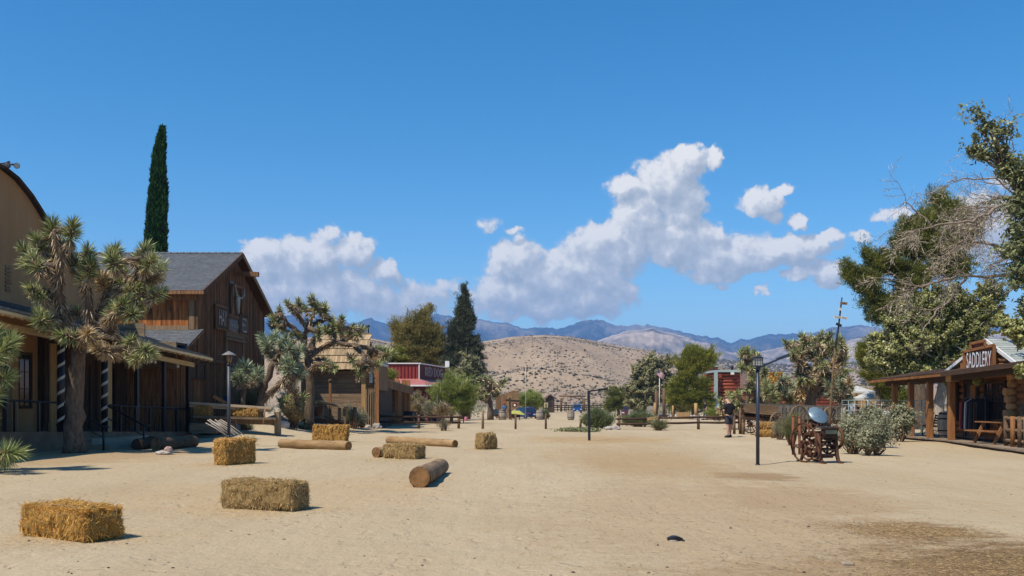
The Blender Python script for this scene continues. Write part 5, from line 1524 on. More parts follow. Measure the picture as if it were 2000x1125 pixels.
q = MB(); q.lathe([(.245, zs(694)), (.235, zs(693)), (.11, zs(688.5)), (.06, zs(687.5)), (.055, zs(686.5)), (.0, zs(685.5))], 20, (p.x, p.y, 0)); q.build('lamp_cap', mat('grey_lamp_cap', (.16,.155,.15), (.24,.23,.22), .5, 5), t)

# crooked signpost
D_ = 41
t = thing('signpost', 'tall crooked pole signpost with four small boards', 'signpost', gd(1622, D_))
q = MB(); q.tube([pt(1618, 850, D_), pt(1622, 800, D_), pt(1627, 730, D_), pt(1631, 680, D_)], [.06, .055, .05, .045], 7, 0, jit=.05); q.tube([pt(1631, 684, D_), pt(1635, 655, D_), pt(1637, 645, D_), pt(1641, 610, D_), pt(1644.5, 581, D_)], [.05, .045, .04, .035, .03], 7, 1); q.build('pole', [m_fence, m_pole], t)
q = MB(); q.bar(pt(1641, 592, D_ - .08), pt(1655, 593, D_ - .08), .03, .11); q.build('upper_board', m_fence, t)
q = MB(); q.bar(pt(1637.5, 604, D_ - .08), pt(1643, 604, D_ - .08), .03, .11); q.build('small_plate', m_offwhite, t)
q = MB(); q.bar(pt(1628, 618.5, D_ - .08), pt(1655, 621.5, D_ - .08), .03, .105); q.build('name_board', m_offwhite, t)
cc = pt(1641.5, 620, D_ - .11); text('lettering', 'Tavern Way', MATS['faded_blue_paint'] if False else m_darkwood, cc, (1, 0, -.11), (.11, 0, 1), .52, .085, t, bold=.01)
q = MB(); q.bar(pt(1633, 632, D_ - .08), pt(1643.5, 636.5, D_ - .08), .03, .11); q.build('lower_board', m_black, t)

# ---------- letterpress printing machine
p = Vector((7.92, 23.75, 0)); p.z = float(zg(p.x, p.y))
pr = thing('printing_press', 'rusty antique platen printing press with big curved spoke flywheel and blue disc', 'printing press', p, R(22))
def wheel(name, x, z, r_, spokes, mm, th=.035, curved=True, y=0, tilt=0, parent=pr, hub=.06):
    q = MB(); N = 44
    q.tube([(x, y + r_ * math.cos(2 * math.pi * i / N), z + r_ * math.sin(2 * math.pi * i / N)) for i in range(N)], th, 8, closed=True)
    for k in range(spokes):
        a = 2 * math.pi * k / spokes + .35
        pts = []
        for i in range(9):
            t_ = i / 8; rr = hub + (r_ - hub) * t_; aa = a + (.42 * math.sin(t_ * math.pi * 1.0) - .25 * math.sin(t_ * math.pi * 2) if curved else 0)
            pts.append((x, y + rr * math.cos(aa), z + rr * math.sin(aa)))
        q.tube(pts, [.023 - .006 * abs(.5 - i / 8) for i in range(9)] if curved else .022, 6)
    q.tube([(x - .06, y, z), (x + .06, y, z)], hub, 10)
    return q.build(name, mm, parent, False)
wheel('flywheel', -.50, .515, .49, 5, m_rust, .024)
wheel('pulley_wheel', .56, .62, .28, 4, m_rust, .045, False, .05)
q = MB()
for y in (-.12, .08):
    q.lathe([(.10, 0), (.13, .02), (.13, .05), (.10, .07)], 14, M=Matrix.Translation((.47, y * 0 + .05, .62)) @ Matrix.Rotation(R(90), 4, 'Y'))
q.tube([(-.56, 0, .515), (.36, 0, .515)], .03, 8); q.tube([(.2, .05, .62), (.62, .05, .62)], .028, 8); q.build('axle', m_rustdk, pr, False)
for x in (-.26, .28):
    q = MB()
    # cast side frame: splayed legs, arch, rails, upright horn
    q.tube([(x, -.46, .0), (x, -.38, .05), (x, -.33, .2), (x, -.30, .45), (x, -.27, .75)], [.04, .05, .055, .055, .05], 7)
    q.tube([(x, .46, .0), (x, .38, .05), (x, .33, .2), (x, .30, .45), (x, .22, .8)], [.035, .04, .045, .045, .04], 7)
    q.box(x - .03, x + .03, -.32, .28, .66, .76); q.box(x - .025, x + .025, -.31, .30, .30, .36)
    q.tube([(x, -.30, .33), (x, 0, .2), (x, .30, .33)], .025, 6)
    q.tube([(x, -.28, .36), (x, .24, .68)], .022, 6); q.tube([(x, .28, .36), (x, -.26, .68)], .022, 6)
    q.tube([(x, .22, .75), (x, .20, .95), (x, .05, 1.0), (x, -.02, .9)], .03, 6)
    q.box(x - .05, x + .05, -.52, -.40, -.01, .03); q.box(x - .05, x + .05, .40, .52, -.01, .03)
    q.build('side_frame', m_rust, pr, False)
q = MB()
# front lattice and cross pieces between the frames
for y in (-.33, .30):
    q.bar((-.25, y, .66), (.27, y, .66), .05, .05); q.bar((-.25, y, .46), (.27, y, .46), .04, .04)
    q.bar((-.25, y, .64), (.27, y, .48), .03, .03); q.bar((-.25, y, .48), (.27, y, .64), .03, .03)
    q.bar((-.25, y, .33), (.27, y, .33), .05, .04); q.bar((-.25, y, .2), (.27, y, .2), .05, .07)
q.box(-.22, .24, -.24, .2, .12, .2); q.bar((0, -.3, .2), (0, -.3, .46), .05, .04)
q.build('cross_braces', m_rustdk, pr, False)
q = MB(); q.box(-.2, .22, -.42, -.34, .70, .86); q.box(-.23, .25, -.44, -.34, .86, .90); q.box(-.21, .23, -.34, .12, .74, .80); q.build('platen', m_rustdk, pr, False)
q = MB(); q.box(-.17, .19, -.436, -.425, .74, .84); q.box(-.2, .22, -.36, -.1, .905, .925); q.build('steel_plate', mat('dull_green_steel', (.05,.07,.055), (.12,.14,.11), .4, 4, metal=.4), pr, False)
q = MB()
for i in range(3): q.tube([(-.25, -.1 + i * .07, .96 + .02 * i), (.27, -.1 + i * .07, .96 + .02 * i)], .026, 8)
for i in range(5): q.lathe([(.018, 0), (.03, .03), (.018, .06), (.028, .09)], 8, (-.2 + i * .1, -.18, .91))
q.build('ink_rollers', m_rustdk, pr, False)
q = MB(); M = Matrix.Translation((-.02, .02, 1.21)) @ Matrix.Rotation(R(-22), 4, 'Z') @ Matrix.Rotation(R(20), 4, 'Y') @ Matrix.Rotation(R(46), 4, 'X')
q.lathe([(.0, -.02), (.262, -.02), (.272, -.005), (.267, .012), (.0, .012)], 32, M=M, cap=False); q.build('ink_disc', m_bluedisc, pr, False)
q = MB(); q.tube([(-.02, .02, 1.19), (-.02, .03, 1.05), (-.02, .0, .92)], [.05, .04, .06], 8); q.bar((-.24, .1, .93), (.26, .1, .93), .06, .05); q.build('disc_stand', m_rustdk, pr, False)
q = MB(); q.tube([(-.34, -.1, .4), (-.34, .0, .52), (-.34, .18, .5), (-.34, .3, .9), (-.34, .2, 1.05)], .022, 6); q.tube([(-.34, .02, .50), (-.34, -.15, .85), (-.3, -.3, .95)], .02, 6)
q.tube([(-.3, .1, .08), (-.3, -.3, .1), (-.3, -.5, .05)], .025, 6); q.lathe([(.12, -.02), (.14, 0), (.12, .02)], 14, M=Matrix.Translation((-.36, -.02, .28)) @ Matrix.Rotation(R(90), 4, 'Y')); q.build('crank_linkage', m_rust, pr, False)
q = MB(); q.tube([(.3, .3, .95), (.3, .32, 1.1), (.32, .3, 1.18)], .015, 6); q.tube([(-.3, .32, .8), (-.3, .36, 1.15)], .018, 6); q.build('lever', m_rustdk, pr, False)
# two rusty pipe bollards behind it
for i, (px, d, h, lb) in enumerate(((1549, 27.5, 1.16, 'left'), (1561.5, 27.5, 1.13, 'right'))):
    p = gd(px, d); q = MB(); q.tube([(0, 0, -.05), (0, 0, h)], .038, 10); q.lathe([(.044, h - .03), (.044, h + .01), (.0, h + .02)], 10)
    o = q.build('rusty_pipe', mat('red_rust_%d' % i, (.16,.05,.025), (.26,.09,.045), .8, 6, bump=.003), None); o.location = p
    setp(o, lb + ' rusty red pipe of the pair standing behind the printing press', 'pipe', 'rusty pipes behind the press')

# ---------- old freight wagon
D_ = 43
wg = thing('freight_wagon', 'old weathered freight wagon with plank sides and spoked wheels', 'wagon', gd(1530, D_), R(-4))
q = MB()
def wpt(px, py, d=D_): return pt(px, py, d)
# front panel, lit brown planks (curved sheer), then grey staves running back
top = [(1448, 789), (1480, 790), (1521, 792)]; bot = [(1452, 805), (1480, 809), (1521, 812)]
for k in range(5):
    for i in range(2):
        a0 = wpt(*top[i]).lerp(wpt(*bot[i]), k / 5); a1 = wpt(*top[i + 1]).lerp(wpt(*bot[i + 1]), k / 5); b0 = wpt(*top[i]).lerp(wpt(*bot[i]), (k + .9) / 5); b1 = wpt(*top[i + 1]).lerp(wpt(*bot[i + 1]), (k + .9) / 5)
        q.prism([a0, a1, b1, b0], (0, .06 + .01 * (k % 2), 0), 0, .3 + .1 * k)
q.build('front_side', mat('brown_wagon_planks', (.10,.058,.03), (.24,.155,.085), .9, 1.4, WX, bump=.006, rndv=.25), wg)
q = MB()
for i in range(17):
    p0 = 1521 + i * 7.2; p1 = p0 + 6.7
    yt = 792.5 + (i / 17) * 2.5; yb = 817 + (i / 17) * 4
    dd = D_ + .9 * i / 17
    q.prism([wpt(p0, yt, dd), wpt(p1, yt, dd), wpt(p1, yb, dd), wpt(p0, yb, dd)], (0, .05, 0))
q.bar(wpt(1446, 788.5), wpt(1645, 794.5, D_ + .9), .09, .07); q.bar(wpt(1521, 806), wpt(1643, 809, D_ + .9), .05, .08); 
q.build('plank_side', mat('grey_wagon_planks', (.10,.085,.068), (.22,.19,.155), .9, 1.4, V_, bump=.006, rndv=.22), wg)
q = MB(); a = wpt(1448, 790, D_ + 1.3); b = wpt(1640, 796, D_ + 2.1)
q.prism([a, b, b - Vector((0, 0, .55)), a - Vector((0, 0, .5))], (0, .06, 0)); q.prism([wpt(1452, 808), wpt(1640, 820, D_ + .9), wpt(1640, 818, D_ + 2.0), wpt(1452, 806, D_ + 1.3)], (0, 0, .05)); q.prism([wpt(1448, 790), wpt(1452, 806), wpt(1452, 806, D_ + 1.3), wpt(1448, 790, D_ + 1.3)], (.06, 0, 0))
q.build('wagon_bed', m_darkwood, wg)
q = MB(); q.bar(wpt(1455, 817), wpt(1640, 826, D_ + .9), .12, .16); q.bar(wpt(1455, 814, D_ + 1.2), wpt(1640, 823, D_ + 2), .12, .16); q.bar(wpt(1459, 833), wpt(1520, 828), .1, .08)
for px in (1462, 1515, 1560, 1625): q.bar(wpt(px, 826), wpt(px, 822, D_ + 1.7), .14, .14)
q.build('running_gear', m_postdark, wg)
def cart_wheel(px, py, d, r_, yaw, sp=12, lean=0):
    q = MB(); M = Matrix.Translation(pt(px, py, d)) @ Matrix.Rotation(yaw, 4, 'Z') @ Matrix.Rotation(lean, 4, 'X'); N = 36
    q.tube([M @ Vector((r_ * math.cos(2 * math.pi * i / N), 0, r_ * math.sin(2 * math.pi * i / N))) for i in range(N)], .038, 6, closed=True)
    for k in range(sp):
        a = 2 * math.pi * k / sp; q.tube([M @ Vector((.05 * math.cos(a), 0, .05 * math.sin(a))), M @ Vector((r_ * math.cos(a), 0, r_ * math.sin(a)))], .02, 5)
    q.tube([M @ Vector((0, -.13, 0)), M @ Vector((0, .13, 0))], [.06, .09], 8)
    return q.build('wheel', m_greyv, wg)
cart_wheel(1517, 826, 41.6, .46, R(36)); cart_wheel(1560, 819, 42.5, .62, R(32)); cart_wheel(1466, 828, 44.5, .42, R(10)); cart_wheel(1622, 820, 43.6, .6, R(34))
for i, (px, d, h, w_, ln) in enumerate(((1446, 45, 1.25, .16, 0), (1434, 44.5, .85, .14, 0), (1451.5, 44.0, .55, .17, 0), (1511, 39.6, .65, .26, .12))):
    p = gd(px, d); q = MB(); q.tube([(0, 0, -.05), (ln * .5, 0, h * .5), (ln, 0, h)], [w_ / 2, w_ / 2 * .95, w_ / 2 * .9], 8, jit=.06)
    o = q.build('stub_post', m_fence); o.location = p
    setp(o, ['tall grey stub post behind the walking man', 'thin stub post at the left end of the wagon', 'short stub post at the left end of the wagon', 'thick leaning stump in front of the small wagon wheel'][i], 'post')

# ---------- split rail fences
def rail_fence(label, posts, d, h, rails, mm=m_fence, lean=None, metal=(), pr_=.065):
    t = thing('rail_fence', label, 'fence', gd(posts[0], d))
    for i, px in enumerate(posts):
        b = gd(px, d); q = MB(); l = (lean or {}).get(i, 0)
        q.tube([b + Vector((0, 0, -.05)), b + Vector((l * .5, 0, h * .5)), b + Vector((l, 0, h))], [pr_ * 1.05, pr_, pr_ * .95], 8, jit=.05); q.build('post', m_black if i in metal else mm, t)
    for z0, z1 in rails:
        q = MB()
        for i in range(len(posts) - 1):
            a = gd(posts[i], d); b = gd(posts[i + 1], d); zz = z0 + (z1 - z0) * i / (len(posts) - 1); ze = z0 + (z1 - z0) * (i + 1) / (len(posts) - 1)
            m__ = a.lerp(b, .5); q.tube([a + Vector((-.12, -.03, zz)), Vector((m__.x, m__.y, m__.z + (zz + ze) / 2 - .02)), b + Vector((.12, -.03, ze))], [.062, .072, .062], 6, jit=.08)
        q.build('rail', m_postdark, t)
    return t
rail_fence('two rail wooden fence in front of the porch annex', [742, 818, 896], 53, .80, [(.38, .36), (.70, .66)], metal=(0,), pr_=.075)
rail_fence('two rail wooden fence running left of the walking man', [1208, 1286, 1364, 1444], 51.5, .82, [(.32, .42), (.60, .74)], lean={0: .06}, pr_=.08)
q = MB(); a = pt(1264, 819, 51.3); b = pt(1285, 815.5, 51.3); q.bar(a, b, .16, .16); o = q.build('tan_plank', m_tan); own(o, a); setp(o, 'short tan plank resting on the upper rail of the right fence', 'plank')
for i, (px, d, h, w_, ln, lb) in enumerate(((943, 53, 1.1, .075, 0, 'tall pale bare post right of the left rail fence'), (1007, 52.4, .88, .065, 0, 'thin brown post in front of the green cart'), (1066, 52.2, .88, .065, 0, 'thin brown post right of the first barrel'), (1133, 54, .55, .07, .06, 'short leaning stump in the green weeds'))):
    p = gd(px, d); q = MB(); q.tube([(0, 0, -.05), (ln * .5, 0, h * .5), (ln, 0, h)], [w_, w_ * .95, w_ * .9], 8, jit=.05); o = q.build('wooden_post', m_greyv if i == 0 else m_fence); o.location = p; setp(o, lb, 'post')

# barrels
def barrel(label, px, d, s=1.0, top=None):
    p = gd(px, d); t = thing('barrel', label, 'barrel', p, 0, 'oak barrels along the street')
    q = MB(); N = 20; pr_ = [(.26, 0), (.31, .12), (.345, .32), (.355, .45), (.345, .6), (.31, .8), (.27, .9), (.25, .9), (.25, .87), (0, .87)]
    for k in range(N):
        a0 = 2 * math.pi * k / N; a1 = 2 * math.pi * (k + .95) / N; vs = []
        for r_, z in pr_[:7]:
            for a in (a0, a1): vs.append((r_ * s * math.cos(a), r_ * s * math.sin(a), z * s))
        q.add(vs, [(2 * i, 2 * i + 1, 2 * i + 3, 2 * i + 2) for i in range(6)], 0)
    q.lathe([(r_ * s * .97, z * s) for r_, z in pr_], 20, (0, 0, 0), 0); q.build('staves', MATS['barrel_oak'], t, False)
    q = MB()
    for z, r_ in ((.08, .30), (.25, .342), (.66, .345), (.83, .31)): q.lathe([(r_ * s * 1.0 , (z - .02) * s), (r_ * s * 1.015, z * s), (r_ * s * 1.0, (z + .025) * s)], 20, cap=False)
    q.build('hoops', m_rustdk, t, False)
    return t
mat('barrel_oak', (.27,.22,.165), (.44,.38,.30), .9, 3, V_, bump=.004, rndv=.15)
barrel('tan barrel at the left, in front of the figure in blue', 981.5, 88, 1.08)
barrel('grey oak barrel nearest right of the parked sedan', 1054, 90, 1.05)
barrel('oak barrel standing alone in the open road', 1115, 86, 1.0)
barrel('oak barrel half hidden behind green weeds', 1175, 92, .95)
barrel('low oak barrel in front of the dark SUV', 1233, 84, .85)

# ---------- vehicles
def car(name, label, catn, px, d, rz, L, W, H, mb_, kind='sedan'):
    p = gd(px, d); t = thing(name, label, catn, p, rz)
    gc = .22
    if kind == 'suv': roof = [(-.48, .55), (-.46, .95), (.10, 1.0), (.22, .93), (.33, .60)]; prof = [(-.5, .25), (-.5, .58), (.33, .6), (.48, .52), (.5, .3), (.49, .2), (-.49, .2)]
    else: roof = [(-.38, .58), (-.22, .97), (.06, 1.0), (.16, .93), (.30, .58)]; prof = [(-.5, .3), (-.49, .58), (-.36, .62), (.30, .6), (.47, .5), (.5, .3), (.49, .18), (-.49, .18)]
    q = MB()
    # lower body as lofted slices across the width for rounded flanks
    sl = [(-.5, .94, .03), (-.44, 1, 0), (.44, 1, 0), (.5, .94, .03)]
    def ring(y, k, in_): return [Vector((x * L * k, y * W, (z + in_ * .3) * H)) for x, z in prof]
    rs = [ring(*s) for s in sl]; n = len(prof); vs = [v for r__ in rs for v in r__]
    fs = [(i * n + j, i * n + (j + 1) % n, (i + 1) * n + (j + 1) % n, (i + 1) * n + j) for i in range(3) for j in range(n)] + [tuple(range(n)), tuple(reversed(range(3 * n, 4 * n)))]
    q.add(vs, fs, 0, .5)
    # roof shell
    n = len(roof); vs = []
    for y, k in ((-.44, 1.0), (-.36, 1.0), (.36, 1.0), (.44, 1.0)):
        for i, (x, z) in enumerate(roof):
            yy = y * (1 - .0) if z < .7 else y * .86
            vs.append(Vector((x * L, yy * W, z * H)))
    q.add([v for v in vs], [(i * n + j, i * n + j + 1, (i + 1) * n + j + 1, (i + 1) * n + j) for i in range(3) for j in range(n - 1)] + [tuple(range(n)), tuple(reversed(range(3 * n, 4 * n)))], 0, .5)
    q.build('body', mb_, t, False, bevel=.03)
    q = MB()
    def gl(pts): q.add(pts, [tuple(range(len(pts)))], 0)
    o = .012
    (xa, za), (xb, zb_), (xc, zc), (xd, zd), (xe, ze) = roof
    for (x0, z0, x1, z1, s) in ((xe, ze, xd, zd, 1), (xa, za, xb, zb_, -1)):
        a = Vector((x0 * L, 0, z0 * H)); b = Vector((x1 * L, 0, z1 * H)); a2 = a.lerp(b, .12); b2 = a.lerp(b, .88); nn_ = Vector((abs(z1 - z0) * H * s, 0, abs(x1 - x0) * L)).normalized() * o
        w0 = .39 * W; w1 = .34 * W
        gl([a2 + nn_ + Vector((0, -w0, 0)), a2 + nn_ + Vector((0, w0, 0)), b2 + nn_ + Vector((0, w1, 0)), b2 + nn_ + Vector((0, -w1, 0))])
    for s in (-1, 1):
        for f0, f1 in ((.08, .46), (.52, .92)):
            def P(f, top):
                x = (xa + (xe - xa) * f) if not top else (xb + (xd - xb) * f); z = .63 if not top else .9
                yy = (.445 if not top else .39) * W * s; return Vector((x * L, yy, z * H))
            gl([P(f0, 0), P(f1, 0), P(f1, 1), P(f0, 1)])
    q.build('windows', m_glass, t, False)
    wr = .19 * H if kind == 'sedan' else .2 * H
    wr = max(wr, .33)
    for x in (-.31, .31):
        for s in (-1, 1):
            M = Matrix.Translation((x * L, s * W * .43, wr)) @ Matrix.Rotation(R(90), 4, 'X')
            q = MB(); q.lathe([(wr * .6, -.11), (wr * .97, -.10), (wr, -.05), (wr, .05), (wr * .97, .10), (wr * .6, .11)], 18, M=M); w_ = q.build('tyre', m_black, t, False)
            q = MB(); q.lathe([(0, s * -.0 - .115), (wr * .6, -.115), (wr * .6, .115), (0, .115)], 12, M=M, cap=False); r__ = q.build('rim', m_polelt, w_, False); w_.name = 'wheel'
    for s in (-1, 1):
        q = MB(); q.box(L * .478, L * .497, s * W * .38 - .16, s * W * .38 + .16, .40 * H, .47 * H); q.build('headlight', m_white, t, False)
        q = MB(); q.box(-L * .507, -L * .49, s * W * .38 - .12, s * W * .38 + .12, .44 * H, .54 * H); q.build('tail_light', m_redmetal, t, False)
    q = MB(); q.box(-L * .507, -L * .495, -.16, .16, .36 * H, .45 * H); q.box(L * .495, L * .507, -.16, .16, .26 * H, .34 * H); q.build('number_plate', m_white, t, False)
    return t
m_navy = mat('navy_car_paint', (.008,.022,.085), None, .22, spec=.6)
m_blue = mat('blue_car_paint', (.01,.05,.17), None, .22, spec=.6)
m_maroon = mat('maroon_car_paint', (.075,.018,.028), None, .22, spec=.6)
car('parked_car', 'dark blue sedan parked near the left barrels, seen from behind', 'car', 1026, 112, R(118), 4.6, 1.8, 1.42, m_navy)
car('parked_car', 'dark maroon SUV coming along the right side of the road', 'car', 1230, 118, R(-100), 4.7, 1.9, 1.74, m_maroon, 'suv')
car('parked_car', 'small blue off-road car far away by the corral fence', 'car', 1127, 182, R(-92), 4.0, 1.8, 1.75, m_blue, 'suv')

# ---------- people
def person(label, p, rz, h=1.75, tee=None, legs=None, skin_legs=True, hat=None, sit=False, hair=None, arms='down', lod=2, bow=.25, shoes=None, stride=.06):
    t = thing('person', label, 'person', p, rz)
    S = h / 1.75
    def skin(name, nodes, edges, mm, root=0, sub_=lod):
        me = bpy.data.meshes.new(name); me.from_pydata([Vector(n_[0]) * S for n_ in nodes], edges, []); me.materials.append(mm)
        o = bpy.data.objects.new(name, me); col.objects.link(o); o.parent = t
        m_ = o.modifiers.new('skin', 'SKIN'); m_.use_smooth_shade = True
        for i, n_ in enumerate(nodes):
            r_ = n_[1] if isinstance(n_[1], tuple) else (n_[1], n_[1]); me.skin_vertices[0].data[i].radius = (r_[0] * S, r_[1] * S); me.skin_vertices[0].data[i].use_root = (i == root)
        s_ = o.modifiers.new('sub', 'SUBSURF'); s_.levels = sub_; s_.render_levels = sub_
        return o
    hp = .92 if not sit else .48
    kn = lambda s: (s * .10, stride * s * 1.2 + (.42 if sit else 0), .50 if not sit else .47)
    ft = lambda s: (s * .11, stride * s * 2 + (.42 if sit else 0), .09 if not sit else .06)
    N = [((0, 0, hp), (.15, .10)), ((0, .01, hp + .22), (.135, .095)), ((0, .0, hp + .44), (.165, .10)), ((0, .02, hp + .555), (.06, .06)), ((0, .05 + bow * .1, hp + .65), (.075, .085)), ((0, .06 + bow * .22, hp + .76 - bow * .06), (.078, .095)), ((0, .05 + bow * .28, hp + .83 - bow * .1), (.05, .06))]
    E = [(0, 1), (1, 2), (2, 3), (3, 4), (4, 5), (5, 6)]
    for s in (-1, 1):
        b = len(N); K = kn(s); Fo = ft(s)
        N += [((s * .10, 0 if not sit else .05, hp - .06), (.085, .09)), (K, (.056, .06)), ((K[0] * 1.02, (K[1] + Fo[1]) / 2 - .01, (K[2] + Fo[2]) / 2 + .06), (.052, .06)), (Fo, (.035, .04)), ((Fo[0] + s * .01, Fo[1] + .12, .045), (.035, .03))]
        E += [(0, b), (b, b + 1), (b + 1, b + 2), (b + 2, b + 3), (b + 3, b + 4)]
        b = len(N)
        sh = (s * .19, 0, hp + .46)
        if arms == 'front': el = (s * .27, .0, hp + .19); ha = (s * .10, .27, hp + .27)
        else: el = (s * .24, -.02, hp + .17); ha = (s * .25, .05, hp - .08)
        N += [(sh, (.055, .06)), (el, (.042, .042)), (ha, (.028, .030))]; E += [(2, b), (b, b + 1), (b + 1, b + 2)]
        d_ = (Vector(ha) - Vector(el)).normalized(); b2 = len(N)
        N += [(tuple(Vector(ha) + d_ * .06), (.036, .018))]; E += [(b + 2, b2)]
        side = Vector((0, 1, 0)) if arms != 'front' else Vector((0, 0, 1))
        for k in range(4):
            o_ = side * (.027 - .018 * k); N += [(tuple(Vector(ha) + d_ * .10 + o_), (.009, .009)), (tuple(Vector(ha) + d_ * (.15 - .012 * abs(k - 1.3)) + o_ + Vector((-s * .02, 0, 0))), (.007, .007))]; E += [(b2, len(N) - 2), (len(N) - 2, len(N) - 1)]
        N += [(tuple(Vector(ha) + d_ * .05 + side * .045), (.010, .010)), (tuple(Vector(ha) + d_ * .085 + side * .06), (.008, .008))]; E += [(b2, len(N) - 2), (len(N) - 2, len(N) - 1)]
    skin('body', N, E, m_skin)
    # face: nose, ears
    hy = .06 + bow * .22; hz = hp + .74 - bow * .06
    q = MB(); q.ball((0, (hy + .105) * 1, hz - .01), .014, .02, .022, 6, 4)
    for s in (-1, 1): q.ball((s * .083, hy, hz), .012, .022, .032, 6, 4)
    o = q.build('nose_and_ears', m_skin, t, False); o.scale = (S, S, S)
    q = MB()
    for s in (-1, 1): q.ball((s * .032, hy + .088, hz + .015), .011, .008, .008, 6, 4)
    q.ball((0, hy + .092, hz - .055), .022, .006, .006, 6, 4, 1)
    o = q.build('eyes_and_mouth', [m_black, m_rockpink], t, False); o.scale = (S, S, S)
    q = MB(); q.ball((0, hy - .02, hz + .045), .092, .105, .085, 14, 8, jit=.02); o = q.build('hair', hair or m_hair, t, False); o.scale = (S, S, S)
    if hat:
        q = MB(); q.lathe([(.17, .0), (.175, .008), (.095, .02), (.09, .10), (.06, .12), (0, .125)], 14, (0, hy, hz + .06)); o = q.build('hat', hat, t, False); o.scale = (S, S, S)
    T = [((0, 0, hp - .02), (.185, .14)), ((0, .01, hp + .20), (.18, .14)), ((0, 0, hp + .42), (.215, .145)), ((0, .01, hp + .50), (.15, .12)), ((0, .018, hp + .54), (.085, .085))]; TE = [(0, 1), (1, 2), (2, 3), (3, 4)]
    for s in (-1, 1):
        b = len(T); el = Vector(((.27 if arms == 'front' else .24) * s, 0, hp + .18)); sh = Vector((s * .19, 0, hp + .46)); T += [(tuple(sh), (.095, .10)), (tuple(sh.lerp(el, .75)), (.082, .082))]; TE += [(2, b), (b, b + 1)]
    skin('t_shirt', T, TE, tee or m_tee)
    B = [((0, 0, hp), (.165, .12))]; BE = []
    for s in (-1, 1):
        b = len(B); K = Vector(kn(s)); H_ = Vector((s * .10, 0 if not sit else .05, hp - .07)); B += [(tuple(H_), (.105, .108))]; BE += [(0, b)]
        if skin_legs: B += [(tuple(H_.lerp(K, .92)), (.092, .095))]; BE += [(b, b + 1)]
        else: B += [(tuple(K), (.075, .08)), (tuple(Vector(ft(s)) + Vector((0, 0, .03))), (.06, .06))]; BE += [(b, b + 1), (b + 1, b + 2)]
    skin('shorts' if skin_legs else 'trousers', B, BE, legs or m_shorts)
    for s in (-1, 1):
        f = Vector(ft(s)); q = MB(); q.tube([(f.x, f.y - .07, .05), (f.x, f.y, .07), (f.x + s * .01, f.y + .10, .045), (f.x + s * .015, f.y + .19, .03)], [.045, .055, .048, .03], 8)
        q.box(f.x - .045, f.x + .05, f.y - .10, f.y + .2, .0, .022); o = q.build('shoe', shoes or m_black, t, False); o.scale = (S, S, S)
    return t
pm = person('man in black t-shirt and dark shorts, seen from behind with head bowed', gd(1424, 40.3), R(22), 1.80, arms='front', bow=.95, lod=2, stride=.035)
q = MB(); q.box(-.04, .04, .33, .345, 1.10, 1.25); o = q.build('phone', m_black, None, False); o.location = pm.location; o.rotation_euler = pm.rotation_euler; setp(o, 'dark phone held in front of the man in black', 'phone')
m_ltb = mat('light_blue_cloth', (.34,.40,.50), None, .9); m_pk = mat('pink_cloth', (.50,.30,.30), None, .9); m_lav = mat('lavender_cloth', (.33,.28,.42), None, .9); m_gryc = mat('grey_print_cloth', (.26,.28,.31), (.5,.5,.52), .9, 30); m_blc = mat('blue_denim', (.06,.13,.27), None, .9); m_redc = mat('red_cloth', (.42,.07,.06), None, .9)
m_tea = mat('teal_cloth', (.05,.13,.15), None, .9)
person('person in light blue shirt and teal trousers beyond the olive bushes', gd(1665, 62), R(100), 1.72, m_ltb, m_tea, False, hat=m_ltb, lod=1)
person('child in grey patterned top with bare legs between bush and porch post', gd(1736, 39.5), R(150), 1.42, m_gryc, m_gryc, True, lod=1)
person('person in lavender shirt seen through the porch posts', gd(1806, 58), R(200), 1.75, m_lav, m_shorts, False, hat=m_white, lod=1)
person('person in pink with a hat seated under the umbrellas', gd(1701, 72), R(190), 1.7, m_pk, m_shorts, False, hat=m_trim, sit=True, lod=1)
person('person in blue with red cap behind the tan barrel', gd(985.5, 92), R(170), 1.7, m_blc, m_blc, False, hat=m_redc, lod=1)
person('dark clothed person standing by the pine at the patio', gd(1377.5, 84), R(100), 1.8, m_tee, m_shorts, False, lod=1, hat=m_black)
# ============================================================ VEGETATION
def rosette(b, c, d, R_, n, r, mi=0, L=.45, w=.028, dead=.27, rnd=None):
    """joshua tree head: blades round the last stretch of a limb; older ones fold back"""
    c = np.array(c, float); d = nrm(np.array(d, float)[None])[0]
    s = r.random(n) ** .8                      # 0 tip .. 1 base
    P = c[None] - d[None] * (s * L)[:, None]
    rd = r.normal(size=(n, 3)); rd -= d[None] * (rd @ d)[:, None]; rd = nrm(rd)
    ang = np.radians(12 + 95 * s ** .75 + r.normal(size=n) * 13)
    D = d[None] * np.cos(ang)[:, None] + rd * np.sin(ang)[:, None]
    k = s < (1 - dead)
    ln = R_ * r.uniform(.8, 1.12, n) * (1 - .15 * s)
    if k.any(): b.add(P[k], D[k], ln[k], w, mi, r=r, bend=.06, rnd=None if rnd is None else rnd)
    if (~k).any():
        D2 = D[~k] - d[None] * .7 - np.array([0, 0, .35]); b.add(P[~k], D2, ln[~k] * .85, w, 2, r=r, bend=.1)
